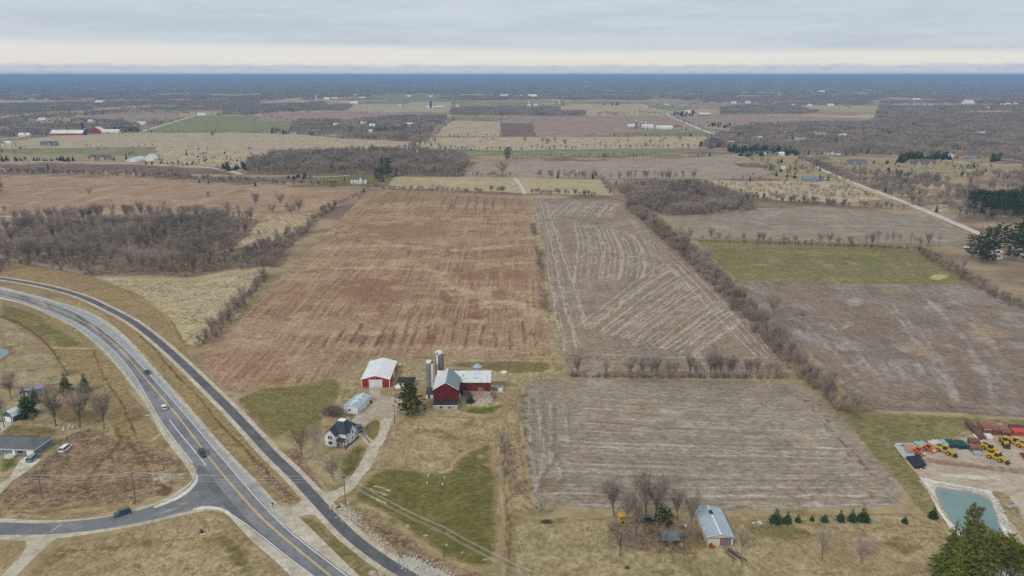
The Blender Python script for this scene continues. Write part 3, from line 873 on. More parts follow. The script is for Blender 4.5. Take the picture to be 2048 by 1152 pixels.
# middle grey field: windrow lines
L1 = [(1066, 398), (1076, 440), (1090, 500), (1100, 560), (1114, 640), (1130, 704)]
L2 = [(1080, 400), (1094, 450), (1109, 520), (1125, 590), (1141, 655), (1154, 700)]
L3 = [(1092, 402), (1110, 465), (1132, 528), (1150, 580), (1163, 635), (1172, 655)]
for Lx in (L1, L2, L3):
 mk.strip(Lx, 2.4, PALE, 0.85)
 mk.strip([(x + 7, y) for x, y in Lx], 1.8, PALE, 0.65)
up = family([(1146, 440), (1160, 490), (1152, 535), (1148, 570)], [(1275, 470), (1302, 505), (1306, 535), (1298, 556)], 17, 0.4)
for q in up:
 mk.strip(q, rnd.uniform(1.8, 2.8), PALE, rnd.uniform(0.55, 0.9))
for q in family([(1100, 432), (1120, 415), (1140, 402)], [(1222, 436), (1236, 416), (1243, 405)], 17, 0.3):
 mk.strip(q, 2.8, PALE, rnd.uniform(0.55, 0.9))
for q in family([(1152, 655), (1210, 612), (1262, 570), (1330, 527)], [(1385, 718), (1420, 690), (1462, 660), (1492, 640)], 26, 0.5):
 mk.strip(q, rnd.uniform(1.6, 2.6), PALE, rnd.uniform(0.6, 0.95))
for q in family([(1268, 440), (1310, 478), (1360, 525), (1420, 580)], [(1250, 430), (1310, 505), (1345, 545), (1400, 610)], 4):
 mk.strip(q, 2.0, PALE, 0.65)
for q in family([(1335, 528), (1400, 598), (1455, 655), (1516, 716)], [(1395, 528), (1450, 590), (1500, 648), (1550, 712)], 4):
 mk.strip(q, 2.0, PALE, rnd.uniform(0.55, 0.85))
mk.strip([(1130, 708), (1230, 709), (1340, 715), (1500, 716), (1555, 716)], 2.4, PALE, 0.75)
mk.strip([(1190, 722), (1300, 726), (1420, 728), (1560, 728)], 2.4, PALE, 0.65)
mk.strip([(1140, 738), (1300, 740), (1420, 742), (1560, 740)], 2.4, PALE, 0.6)
mk.strip([(1076, 415), (1160, 418), (1240, 408)], 3.0, PALE, 0.4)
mk.blob([(1130, 700), (1170, 697), (1195, 712), (1185, 735), (1140, 735)], C(140, 118, 98), 0.6)
for _ in range(60):
 x, y = rnd.uniform(1090, 1500), rnd.uniform(420, 720)
 if x < 1085 + (y - 400) * 0.14 or x > 1270 + (y - 420) * 0.92:
  continue
 s = rnd.uniform(8, 26)
 mk.blob([(x - s, y), (x, y - s * 0.5), (x + s, y), (x, y + s * 0.5)], rnd.choice([C(146, 122, 104), C(152, 126, 106), C(162, 150, 140), C(134, 118, 106)]), rnd.uniform(0.35, 0.6))
mk.build('residue_marks', 'soil_grey', 'pale wavy residue lines on the grey brown field')

mk = Marks()
# front grey field
for q in family([(1150, 776), (1300, 777), (1480, 784), (1610, 795)], [(1080, 1006), (1300, 1002), (1550, 998), (1800, 1008)], 26, 0.4):
 q = [(x, y + 14 * math.sin((x - 1080) / 720 * 3.14)) for x, y in q]
 mk.strip(q, rnd.uniform(1.4, 2.4), C(182, 171, 158), rnd.uniform(0.5, 0.85))
for q in family([(1165, 800), (1320, 806), (1480, 818), (1600, 830)], [(1130, 985), (1300, 988), (1500, 985), (1700, 992)], 11, 0.5):
 q = [(x, y + 16 * math.sin((x - 1080) / 720 * 3.14)) for x, y in q]
 mk.strip(q, rnd.uniform(2.0, 3.6), C(120, 102, 86), rnd.uniform(0.4, 0.7))
for q in ([(1056, 790), (1056, 850), (1064, 920), (1070, 985), (1090, 1008)], [(1074, 776), (1076, 840), (1088, 900), (1080, 960), (1068, 985)], [(1098, 800), (1100, 850), (1102, 900), (1098, 930)], [(1124, 800), (1130, 850), (1136, 890)], [(1084, 830), (1076, 842), (1082, 856), (1094, 862)], [(1090, 890), (1110, 884), (1130, 890), (1150, 905)], [(1092, 895), (1112, 920), (1120, 950), (1116, 965)], [(1060, 970), (1085, 950), (1108, 905)]):
 mk.strip(q, 1.7, C(172, 162, 152), 0.7)
 mk.strip([(x + 9, y) for x, y in q], 2.2, C(124, 106, 92), 0.6)
for q in ([(1642, 870), (1690, 886), (1700, 905), (1680, 925), (1650, 925)], [(1690, 905), (1720, 930), (1720, 950), (1700, 955)], [(1700, 960), (1735, 975), (1748, 1000), (1720, 1008)], [(1540, 990), (1600, 995), (1640, 985), (1620, 968)], [(1600, 800), (1640, 830), (1660, 860)], [(1640, 850), (1720, 925), (1770, 985)]):
 mk.strip(q, 0.8, C(116, 102, 92), 0.9, taper=False)
 mk.strip([(x + 8, y + 1) for x, y in q], 0.8, C(116, 102, 92), 0.9, taper=False)
mk.blob([(1080, 985), (1085, 955), (1120, 955), (1130, 980), (1105, 992)], C(132, 116, 90), 0.7)
mk.blob([(1730, 985), (1745, 980), (1756, 1000), (1742, 1005)], C(146, 112, 88), 0.8)
mk.blob([(1560, 840), (1620, 838), (1660, 880), (1600, 910), (1560, 880)], C(160, 144, 124), 0.5)
for _ in range(40):
 x, y = rnd.uniform(1100, 1640), rnd.uniform(780, 1000)
 s = rnd.uniform(12, 46)
 mk.blob([(x - s, y), (x, y - s * 0.3), (x + s, y), (x, y + s * 0.3)], rnd.choice([C(140, 122, 106), C(126, 112, 100), C(164, 154, 146), C(150, 136, 120)]), rnd.uniform(0.3, 0.55))
mk.build('tillage_marks', 'soil_grey_cross', 'tillage lines and wheel loops on the front grey field')

mk = Marks()
# big reddish field: tan contour bands and dark wet streaks
for q, wd, k in [
 ([(640, 445), (720, 430), (820, 432), (900, 440), (1060, 450)], 18, 0.5), ([(700, 404), (800, 408), (900, 412), (1050, 416)], 16, 0.45),
 ([(600, 500), (680, 492), (780, 488), (900, 500), (1000, 492), (1074, 486)], 14, 0.7), ([(660, 535), (760, 536), (850, 540), (900, 550), (1000, 528), (1080, 524)], 12, 0.8),
 ([(690, 538), (760, 532), (840, 512), (920, 520), (1070, 500)], 16, 0.5), ([(860, 545), (880, 570), (920, 582), (1000, 590), (1090, 600)], 12, 0.7),
 ([(930, 610), (1000, 600), (1060, 622), (1096, 650)], 14, 0.7), ([(700, 600), (800, 590), (900, 610), (980, 630)], 10, 0.4),
 ([(560, 660), (700, 670), (850, 660), (1000, 676), (1090, 670)], 16, 0.5), ([(470, 740), (560, 716), (700, 706)], 7, 0.45), ([(620, 480), (660, 462), (720, 448)], 14, 0.6),
 ([(640, 700), (760, 694), (900, 696), (1090, 700)], 8, 0.45)]:
 mk.strip(q, wd, C(182, 160, 130), k, var=0.45, step=6)
for x, y0, y1 in [(640, 672, 700), (668, 650, 690), (700, 645, 690), (716, 660, 700), (748, 655, 700), (775, 648, 702), (800, 646, 690), (820, 650, 696), (846, 645, 700), (860, 640, 706), (902, 640, 690), (930, 650, 700), (962, 645, 696), (990, 660, 700), (1050, 640, 690), (1072, 650, 700), (610, 680, 705), (1020, 655, 702)]:
 dx = (1005 - x) * (y1 - y0) / (y1 - 148)
 mk.strip([(x, y1), (x + dx, y0)], 2.6, C(104, 78, 62), 0.75, var=0.4)
for x, y0, y1 in [(780, 392, 410), (812, 390, 414), (884, 392, 412), (906, 390, 420), (930, 392, 424), (950, 392, 426), (968, 394, 424), (985, 394, 420), (840, 398, 410), (762, 398, 412), (1010, 396, 418), (895, 400, 425)]:
 dx = (1005 - x) * (y1 - y0) / (y1 - 148)
 mk.strip([(x, y1), (x + dx, y0)], 3.2, C(116, 96, 76), 0.8, var=0.4)
mk.blob([(740, 385), (900, 388), (1050, 396), (1055, 412), (900, 402), (740, 408), (712, 412)], C(140, 118, 94), 0.5)
for pts, c in [([(880, 575), (905, 590), (912, 612), (885, 606), (868, 590)], C(124, 92, 74)), ([(975, 580), (1030, 575), (1035, 600), (990, 605)], C(132, 96, 76)),
               ([(925, 625), (970, 617), (990, 632), (960, 645), (925, 640)], C(134, 98, 78)), ([(745, 612), (770, 604), (790, 625), (760, 636)], C(136, 100, 80)),
               ([(880, 540), (1000, 532), (1078, 540), (1078, 560), (960, 566), (900, 562)], C(140, 104, 82)), ([(640, 560), (760, 545), (840, 560), (860, 600), (760, 620), (640, 600)], C(142, 106, 84)),
               ([(700, 450), (860, 440), (930, 450), (920, 480), (780, 484), (690, 474)], C(146, 112, 88)), ([(950, 500), (1040, 492), (1074, 505), (1060, 520), (960, 522)], C(144, 108, 86))]:
 mk.blob(pts, c, 0.6)
for _ in range(110):
 y = rnd.uniform(420, 700)
 t = rnd.random()
 xl, xr = 735 - (y - 377) * 1.0, 1055 + (y - 395) * 0.16
 x = xl + 30 + t * (xr - xl - 60)
 s = rnd.uniform(8, 34) * (0.5 + (y - 400) / 400)
 mk.blob([(x - s, y), (x, y - s * 0.28), (x + s, y), (x, y + s * 0.28)], rnd.choice([C(186, 160, 126), C(178, 148, 116), C(136, 102, 82), C(150, 114, 92)]), rnd.uniform(0.3, 0.6))
for x in range(560, 1100, 17):
 y1 = rnd.uniform(560, 712); y0 = y1 - rnd.uniform(30, 110)
 dx = (1005 - x) * (y1 - y0) / (y1 - 148)
 mk.strip([(x, y1), (x + dx, y0)], rnd.uniform(1.2, 2.4), rnd.choice([C(188, 164, 130), C(128, 98, 80)]), rnd.uniform(0.35, 0.6), var=0.5)
mk.build('tillage_marks', 'soil_red', 'straw bands and dark streaks on the reddish field')

mk = Marks()
for q in family([(1600, 640), (1650, 690), (1700, 740), (1740, 790)], [(1880, 580), (1960, 660), (2010, 740), (2030, 820)], 15, 0.4):
 mk.strip(q, rnd.uniform(3, 6), rnd.choice([C(118, 104, 96), C(112, 98, 90), C(166, 156, 150)]), rnd.uniform(0.35, 0.6), var=0.4)
for q in ([(1560, 640), (1640, 630), (1700, 645), (1690, 660), (1600, 655)], [(1660, 720), (1680, 735), (1720, 730), (1725, 715)], [(1640, 735), (1680, 760), (1730, 790)], [(1760, 800), (1800, 812), (1840, 812)], [(1580, 590), (1660, 585), (1700, 600)], [(1665, 745), (1700, 752), (1725, 745)]):
 mk.strip(q, 2.2, C(172, 160, 150), 0.7)
for pts in ([(1900, 640), (2000, 650), (2048, 680), (1960, 690)], [(1790, 690), (1860, 690), (1880, 715), (1800, 712)]):
 mk.blob(pts, C(166, 142, 112), 0.55)
for _ in range(40):
 x, y = rnd.uniform(1640, 2040), rnd.uniform(590, 810)
 s = rnd.uniform(14, 50)
 mk.blob([(x - s, y), (x, y - s * 0.35), (x + s, y), (x, y + s * 0.35)], rnd.choice([C(146, 128, 116), C(134, 116, 106), C(166, 156, 150)]), rnd.uniform(0.3, 0.55))
mk.build('tillage_marks', 'soil_violet', 'faint bands and wheel loops on the wide greyish field')

mk = Marks()
mk.blob([(1852, 552), (1880, 546), (1905, 552), (1890, 560), (1860, 562)], C(186, 168, 116), 0.9)
for _ in range(36):
 x, y = rnd.uniform(1430, 1900), rnd.uniform(490, 560)
 s = rnd.uniform(10, 50)
 mk.blob([(x - s, y), (x, y - s * 0.12), (x + s, y), (x, y + s * 0.12)], rnd.choice([C(146, 134, 84), C(112, 112, 62), C(128, 116, 76)]), 0.5)
mk.build('worn_patches', 'winter_green', 'bleached patches in the olive field')

mk = Marks()
# corner lot tracks, ditches, worn soil
DK, BR = C(104, 84, 62), C(120, 98, 70)
for q, wd, c, k in [
 ([(232, 850), (246, 880), (232, 900), (206, 920), (180, 950), (168, 975), (178, 995)], 3.0, C(112, 94, 62), 0.8),
 ([(250, 870), (275, 910), (300, 950), (330, 975), (345, 980), (330, 990)], 2.4, C(112, 92, 64), 0.8),
 ([(90, 1008), (160, 1000), (230, 985), (300, 972)], 2.2, C(110, 90, 64), 0.7),
 ([(0, 1028), (60, 1026), (130, 1020), (200, 1004), (250, 996)], 1.8, C(116, 96, 66), 0.7),
 ([(186, 700), (200, 740), (216, 770), (238, 800), (258, 835), (268, 870), (290, 900), (310, 930)], 1.8, DK, 0.8),
 ([(270, 660), (310, 700), (345, 740), (395, 790), (440, 850), (480, 890), (520, 930), (560, 985)], 1.8, DK, 0.85),
 ([(510, 920), (540, 950), (570, 985), (590, 1000)], 4.0, C(112, 92, 74), 0.8),
 ([(430, 1060), (470, 1100), (510, 1160)], 5.0, C(112, 106, 62), 0.8),
 ([(100, 1108), (200, 1098), (300, 1086), (400, 1076)], 1.4, C(118, 102, 62), 0.8),
 ([(340, 640), (365, 680), (362, 690), (400, 660)], 1.6, C(120, 100, 66), 0.7),
 ([(60, 690), (110, 697), (160, 698), (186, 700)], 2.6, C(196, 172, 128), 0.9),
 ([(300, 885), (315, 872), (326, 868)], 1.6, C(190, 180, 160), 0.9),
 ([(355, 952), (375, 944), (392, 940)], 1.4, C(196, 186, 164), 0.9),
 ([(1000, 850), (1000, 900), (1010, 960), (1014, 1060), (1014, 1150)], 0.9, C(104, 88, 60), 0.7),
 ([(1006, 850), (1008, 900), (1017, 960), (1021, 1060), (1020, 1150)], 0.9, C(104, 88, 60), 0.7),
 ([(746, 776), (752, 800), (742, 815)], 4.0, C(190, 172, 144), 0.7),
 ([(775, 795), (790, 785), (815, 772), (838, 760), (860, 770)], 2.0, C(168, 142, 108), 0.7),
 ([(620, 804), (595, 840), (570, 872)], 0.7, C(176, 160, 120), 0.7), ([(632, 798), (690, 800)], 0.7, C(176, 160, 120), 0.6)]:
 mk.strip(q, wd, c, k, var=0.4, step=2)
for pts, c in [([(35, 690), (80, 680), (120, 700), (90, 712), (50, 706)], C(150, 130, 100)), ([(100, 800), (160, 810), (220, 830), (210, 850), (120, 850), (90, 830)], C(124, 104, 72)),
               ([(10, 870), (60, 862), (120, 870), (100, 885), (20, 890)], C(152, 124, 78)), ([(300, 940), (345, 945), (350, 962), (318, 972), (300, 960)], C(196, 178, 158)),
               ([(300, 985), (340, 970), (352, 985), (330, 1000)], C(108, 86, 58)), ([(560, 905), (600, 925), (640, 970), (620, 975), (580, 940)], C(122, 94, 66)),
               ([(450, 795), (490, 830), (520, 870), (500, 865), (460, 820)], C(130, 104, 74)), ([(720, 842), (700, 850), (690, 846), (705, 832)], C(150, 116, 88)),
               ([(640, 852), (668, 846), (664, 858), (642, 862)], C(150, 108, 84))]:
 mk.blob(pts, c, 0.75)
for _ in range(170):
 x, y = rnd.uniform(90, 380), rnd.uniform(870, 1010)
 s = rnd.uniform(3, 14)
 mk.blob([(x - s, y), (x, y - s * 0.5), (x + s, y), (x, y + s * 0.5)], rnd.choice([C(168, 146, 114), C(100, 84, 68), C(112, 94, 74), C(150, 128, 96), C(132, 118, 74)]), rnd.uniform(0.4, 0.8))
for _ in range(120):
 x, y = rnd.uniform(60, 560), rnd.uniform(1062, 1150)
 if y < 1062 + max(0, (x - 440)) * 0.8 or y < 1085 - (x - 60) * 0.12:
  continue
 s = rnd.uniform(4, 22)
 mk.blob([(x - s, y), (x, y - s * 0.5), (x + s, y), (x, y + s * 0.5)], rnd.choice([C(168, 146, 100), C(128, 108, 70), C(118, 108, 64), C(150, 130, 88)]), rnd.uniform(0.4, 0.7))
for _ in range(120):
 x, y = rnd.uniform(740, 1000), rnd.uniform(840, 935)
 s = rnd.uniform(4, 18)
 mk.blob([(x - s, y), (x, y - s * 0.5), (x + s, y), (x, y + s * 0.5)], rnd.choice([C(174, 150, 112), C(150, 120, 92), C(132, 116, 80), C(166, 138, 106)]), rnd.uniform(0.35, 0.6))
for x, y in ((780, 1036), (816, 1052), (851, 1071), (891, 1091), (925, 1105), (970, 1119), (613, 1052)):
 mk.blob([(x - 7, y), (x, y - 4), (x + 7, y), (x, y + 4)], C(196, 186, 160), 1.0, 0.7)
for q in ([(742, 978), (756, 984), (772, 990)], [(744, 994), (758, 1000), (772, 1006)], [(748, 972), (765, 976), (780, 982)]):
 mk.strip(q, 1.4, C(196, 182, 160), 0.9, taper=False)
for _ in range(150):
 x, y = rnd.uniform(1030, 1840), rnd.uniform(1042, 1150)
 s = rnd.uniform(5, 30)
 mk.blob([(x - s, y), (x, y - s * 0.35), (x + s, y), (x, y + s * 0.35)], rnd.choice([C(172, 150, 112), C(132, 118, 76), C(122, 112, 66), C(158, 134, 96), C(140, 118, 88)]), rnd.uniform(0.35, 0.65))
mk.blob([(1246, 1137), (1252, 1131), (1262, 1132), (1258, 1140), (1248, 1141)], C(70, 66, 62), 1.0, 0.8)
mk.blob([(1072, 1044), (1092, 1038), (1112, 1044), (1094, 1052)], C(74, 62, 50), 1.0, 0.8)
for q in ([(1500, 1040), (1530, 1090), (1560, 1150)], [(1508, 1040), (1540, 1090), (1572, 1150)]):
 mk.strip(q, 0.8, C(176, 156, 120), 0.7, step=2)
mk.build('worn_ground', 'dry_grass', 'ditches, wheel tracks and bare places in the turf')

mk = Marks()
for q, wd, c in [([(1840, 918), (1900, 924), (1960, 930), (2050, 940)], 5.0, C(150, 124, 102)), ([(1842, 924), (1920, 930), (1990, 942), (2060, 948)], 3.0, C(144, 116, 96)), ([(1860, 950), (1950, 955), (2060, 970)], 4, C(200, 190, 176)), ([(2010, 1000), (2030, 985), (2060, 975)], 1.4, C(160, 142, 122))]:
 mk.strip(q, wd, c, 0.75, step=3)
mk.build('wheel_tracks', 'gravel_yard', 'brown wheel tracks across the equipment yard')

mk = Marks()
for q, wd, c, k in [([(520, 1010), (480, 970), (440, 920), (400, 870), (350, 810), (300, 755)], 0.7, C(112, 113, 117), 0.5), ([(560, 1050), (600, 1086), (650, 1125), (700, 1160)], 1.0, C(112, 113, 117), 0.6),
     ([(300, 1032), (340, 1020), (372, 1010)], 2.2, C(176, 172, 166), 0.6), ([(330, 1014), (360, 1008), (378, 1008)], 1.5, C(176, 172, 166), 0.5),
     ([(96, 1070), (112, 1056), (126, 1046)], 1.2, C(184, 178, 168), 0.8), ([(540, 1012), (548, 1020), (556, 1026)], 3.0, C(180, 172, 160), 0.5)]:
 mk.strip(q, wd, c, k, step=2)
for pts in ([(612, 992), (630, 1000), (648, 1012), (640, 1018), (622, 1008), (608, 998)],):
 mk.blob(pts, C(178, 172, 164), 0.7)
for px_, o_ in ((YEL, 1.0), (YEL, 2.9), (YEL, -1.0), (YEL, -2.9)):
 mk.strip(offset(resample(smooth(GP(px_), False, 1), 4.0, False), o_), 0.9, C(98, 98, 103), 0.6, world_pts=True)
for _ in range(60):
 i_ = rnd.randrange(len(YEL) - 1)
 t_ = rnd.random()
 x_, y_ = (YEL[i_][0] * t_ + YEL[i_ + 1][0] * (1 - t_), YEL[i_][1] * t_ + YEL[i_ + 1][1] * (1 - t_))
 s_ = rnd.uniform(4, 16)
 mk.blob([(x_ - s_, y_ - s_), (x_ + s_ * 0.3, y_ - s_ * 0.5), (x_ + s_, y_ + s_), (x_ - s_ * 0.3, y_ + s_ * 0.5)], rnd.choice([C(152, 151, 152), C(102, 103, 108), C(156, 154, 150), C(110, 110, 114)]), 0.6)
mk.blob([(430, 786), (440, 780), (448, 788), (438, 794)], C(190, 182, 170), 0.8)
mk.build('road_wear', 'asphalt_road', 'pale gravel dust and tyre wear on the asphalt')

# ------------------------------------------------------------------ ponds
m, n, p = bsdf('pond_water')
pos = n.new('ShaderNodeNewGeometry').outputs['Position']
c = n.mix(n.step(n.noise(pos, 1 / 16.0, 3.0), 0.38, 0.6), C(96, 128, 126), C(112, 140, 138))
at = n.new('ShaderNodeAttribute', attribute_name='shore')
c = n.mix(n.step(at.outputs['Fac'], 0.1, 1.0), c, C(142, 138, 130))
n.put(p.inputs['Base Color'], c)
p.inputs['Roughness'].default_value = 0.12
p.inputs['Specular IOR Level'].default_value = 0.35
bp = n.new('ShaderNodeBump')
bp.inputs['Strength'].default_value = 0.15
bp.inputs['Distance'].default_value = 0.05
n.put(bp.inputs['Height'], n.noise(pos, 1.2, 3.0))
n.put(p.inputs['Normal'], bp.outputs[0])


def pond(px, label, inner=0.8):
 P = wobble(smooth(GP(px), True, 2), 0.5, 1.5, 3)
 cen = sum(P, Vector()) / len(P)
 z = next_z() + 0.01
 nP = len(P)
 v = [(q.x, q.y, z) for q in P] + [tuple(cen.lerp(Vector((q.x, q.y, z)), inner)[:2]) + (z,) for q in P] + [(cen.x, cen.y, z)]
 f = [(i, (i + 1) % nP, nP + (i + 1) % nP, nP + i) for i in range(nP)] + [(nP + i, nP + (i + 1) % nP, 2 * nP) for i in range(nP)]
 me = bpy.data.meshes.new('pond')
 me.from_pydata(v, [], f)
 a = me.attributes.new('shore', 'FLOAT', 'POINT')
 a.data.foreach_set('value', [1.0] * nP + [0.0] * (nP + 1))
 bm = bmesh.new(); bm.from_mesh(me)
 for fc in bm.faces:
  fc.normal_update()
  if fc.normal.z < 0:
   fc.normal_flip()
 bm.to_mesh(me); bm.free()
 me.materials.append(MATS['pond_water'])
 return tag(link('pond', me), label, None, None, 'structure')


pond([(1866, 972), (1900, 978), (1950, 984), (1978, 996), (1992, 1020), (2004, 1060), (2040, 1120), (2060, 1160), (2020, 1160), (1950, 1100), (1900, 1040), (1872, 1000)], 'teal water of the small quarry pond')
sheet('pond_bank', [(0, 690), (24, 694), (32, 704), (12, 716), (0, 726)], 'dirt', 'muddy bank of the left pond', 0.4, 1.5)
pond([(-20, 694), (2, 696), (14, 700), (18, 706), (6, 716), (-20, 728)], 'grey water of the small pond at the left edge')

# ------------------------------------------------------------------ hills on the horizon
v, f = [], []
r = random.Random(4)
xs = list(range(-41000, 41001, 700))
for i, x in enumerate(xs):
 hgt_l = 10 + 105 * max(0, min(1, (-2000 - x) / 16000)) + 62 * max(0, min(1, (x - 5000) / 12000)) + 14 * math.sin(i * 0.5) + r.uniform(-6, 6)
 v += [(x, 39500, 0.5), (x, 40200, hgt_l), (x, 40900, 0.5)]
 if i:
  a = (i - 1) * 3
  f += [(a, a + 3, a + 4, a + 1), (a + 1, a + 4, a + 5, a + 2)]
me = bpy.data.meshes.new('hills')
me.from_pydata(v, [], f)
plain('far_hill', C(96, 100, 88), 0.95, 0.1, 0.002)
me.materials.append(MATS['far_hill'])
tag(link('hills', me), 'low wooded ridge along the horizon', None, None, 'structure')

paint_canvases()
# ------------------------------------------------------------------ mesh builder
class MB:
 def __init__(self):
  self.v, self.f, self.m = [], [], []
  self.mi = 0

 def add(self, vs, fs):
  k = len(self.v)
  self.v += [tuple(q) for q in vs]
  self.f += [tuple(i + k for i in q) for q in fs]
  self.m += [self.mi] * len(fs)
  return self

 def box(self, x0, x1, y0, y1, z0, z1, tx=0.0, ty=0.0):
  """tx, ty pull the top in"""
  return self.add([(x0, y0, z0), (x1, y0, z0), (x1, y1, z0), (x0, y1, z0), (x0 + tx, y0 + ty, z1), (x1 - tx, y0 + ty, z1), (x1 - tx, y1 - ty, z1), (x0 + tx, y1 - ty, z1)],
      [(0, 3, 2, 1), (4, 5, 6, 7), (0, 1, 5, 4), (1, 2, 6, 5), (2, 3, 7, 6), (3, 0, 4, 7)])

 def prism(self, prof, y0, y1, axis='y'):
  """closed outline (x, z), anticlockwise seen from -y, swept along y; axis x sweeps the (y, z) outline along x"""
  n = len(prof)
  if axis == 'y':
   vs = [(x, y0, z) for x, z in prof] + [(x, y1, z) for x, z in prof]
   fl = False
  else:
   vs = [(y0, x, z) for x, z in prof] + [(y1, x, z) for x, z in prof]
   fl = True
  fs = [tuple(range(n)), tuple(range(2 * n - 1, n - 1, -1))] + [(i, n + i, n + (i + 1) % n, (i + 1) % n) for i in range(n)]
  if fl:
   fs = [q[::-1] for q in fs]
  return self.add(vs, fs)

 def tube(self, a, b, r0, r1=None, n=8, caps=True):
  r1 = r0 if r1 is None else r1
  a, b = Vector(a), Vector(b)
  d = (b - a).normalized()
  u = d.orthogonal().normalized()
  w = d.cross(u)
  vs = []
  for p, r in ((a, r0), (b, r1)):
   for i in range(n):
    t = 2 * math.pi * i / n
    vs.append(p + (u * math.cos(t) + w * math.sin(t)) * r)
  fs = [(i, (i + 1) % n, n + (i + 1) % n, n + i) for i in range(n)]
  if caps:
   fs += [tuple(range(n - 1, -1, -1)), tuple(range(n, 2 * n))]
  return self.add(vs, fs)

 def lathe(self, prof, n=16, c=(0, 0, 0)):
  vs, fs = [], []
  for r, z in prof:
   for i in range(n):
    t = 2 * math.pi * i / n
    vs.append((c[0] + r * math.cos(t), c[1] + r * math.sin(t), c[2] + z))
  for k in range(len(prof) - 1):
   for i in range(n):
    j = (i + 1) % n
    fs.append((k * n + i, k * n + j, (k + 1) * n + j, (k + 1) * n + i))
  fs.append(tuple(range(n - 1, -1, -1)))
  fs.append(tuple(range((len(prof) - 1) * n, len(prof) * n)))
  return self.add(vs, fs)

 def build(self, name, mats, parent=None, loc=None, rz=None, smooth_sh=False):
  me = bpy.data.meshes.new(name)
  me.from_pydata(self.v, [], self.f)
  for q in (mats if isinstance(mats, (list, tuple)) else [mats]):
   me.materials.append(MATS[q])
  me.polygons.foreach_set('material_index', self.m)
  if smooth_sh:
   me.polygons.foreach_set('use_smooth', [True] * len(self.f))
  o = link(name, me, parent)
  if loc is not None:
   o.location = loc
  if rz is not None:
   o.rotation_euler = (0, 0, rz)
  return o


def copy_tree(o, parent=None):
 c = o.copy()
 COL.objects.link(c)
 if parent is not None:
  c.parent = parent
 for ch in list(o.children):
  copy_tree(ch, c)
 return c


# ------------------------------------------------------------------ paints
BLK = C(30, 30, 32)
plain('white_siding', C(228, 230, 232), 0.6, 0.04, 1.2, streak=((6, 6, 0.3), C(196, 198, 198), 0.25))
plain('white_metal', C(222, 225, 228), 0.45, 0.05, 0.8, streak=((0.2, 1.7, 0.3), C(190, 197, 204), 0.7), dirt=(C(176, 172, 166), 0.3, 0.58, 0.75))
plain('red_siding', C(158, 40, 38), 0.6, 0.08, 1.0, streak=((5, 5, 0.3), C(128, 36, 36), 0.4))
plain('barn_red', C(112, 42, 40), 0.9, 0.16, 0.8, streak=((4.5, 4.5, 0.22), C(78, 38, 38), 0.8), dirt=(C(128, 92, 84), 0.7, 0.56, 0.7))
plain('barn_grey', C(138, 128, 120), 0.9, 0.16, 1.0, streak=((4, 4, 0.3), C(98, 88, 82), 0.7))
plain('field_stone', C(176, 168, 154), 0.95, 0.16, 1.6, dirt=(C(120, 112, 100), 0.8, 0.54, 0.68))
plain('old_white_roof', C(206, 208, 210), 0.5, 0.06, 0.9, streak=((1.7, 0.25, 0.2), C(176, 182, 188), 0.6), dirt=(C(104, 84, 74), 0.55, 0.64, 0.70))
plain('patched_white_roof', C(208, 212, 214), 0.5, 0.06, 0.9, streak=((1.5, 0.25, 0.2), C(172, 180, 184), 0.6), dirt=(C(84, 76, 70), 0.75, 0.61, 0.66))
plain('blue_grey_roof', C(122, 134, 142), 0.45, 0.07, 0.8, streak=((1.5, 0.25, 0.2), C(98, 114, 126), 0.6))
plain('pale_blue_roof', C(164, 179, 190), 0.45, 0.06, 0.8, streak=((0.25, 1.6, 0.2), C(136, 158, 174), 0.6))
plain('dark_shingle', C(58, 66, 78), 0.9, 0.14, 1.3, dirt=(C(76, 82, 90), 0.4, 0.5, 0.7))
plain('grey_shingle', C(104, 106, 110), 0.9, 0.12, 1.3)
plain('brown_shingle', C(112, 100, 90), 0.9, 0.12, 1.3)
plain('mauve_roof', C(150, 134, 142), 0.6, 0.07, 1.0)
plain('black_roof', C(50, 50, 54), 0.9, 0.15, 1.3)
plain('slate_siding', C(120, 130, 142), 0.7, 0.05, 1.2, streak=((0.3, 0.3, 7), C(102, 112, 126), 0.4))
plain('navy_siding', C(84, 96, 116), 0.7, 0.06, 1.2)
plain('tan_siding', C(206, 196, 174), 0.7, 0.05, 1.2, streak=((5, 5, 0.3), C(186, 174, 150), 0.35))
plain('mauve_door', C(128, 108, 112), 0.6, 0.06, 1.2)
plain('white_trim', C(234, 234, 234), 0.6, 0.03, 1.5)
plain('dark_trim', C(70, 74, 80), 0.6, 0.05, 1.5)
plain('glass', C(46, 56, 68), 0.12, 0.08, 0.6, spec=0.6)
plain('concrete_stave', C(138, 132, 124), 0.9, 0.09, 0.8, streak=((3, 3, 0.14), C(118, 112, 104), 0.75))
plain('dome_white', C(206, 208, 210), 0.4, 0.05, 0.8)
plain('galvanised', C(162, 176, 188), 0.4, 0.07, 1.0, metal=0.2, streak=((2, 2, 0.2), C(134, 150, 164), 0.5))
plain('silo_blue', C(38, 54, 92), 0.35, 0.08, 0.5)
plain('wood_pole', C(120, 104, 88), 0.9, 0.15, 2.0)
plain('wood_dark', C(92, 80, 70), 0.95, 0.18, 2.0)
plain('wood_grey', C(150, 140, 128), 0.95, 0.15, 1.5)
plain('panel_grey', C(150, 140, 130), 0.95, 0.12, 0.9, streak=((2, 2, 0.4), C(124, 114, 106), 0.5))
plain('wire', C(186, 184, 176), 0.5, 0.05, 1.0)
plain('insulator', C(110, 112, 112), 0.5, 0.05, 3.0)
plain('rubber', C(40, 40, 42), 0.9, 0.1, 4.0)
plain('rim', C(150, 152, 156), 0.4, 0.08, 4.0)
plain('rim_yellow', C(208, 172, 60), 0.5, 0.08, 4.0)
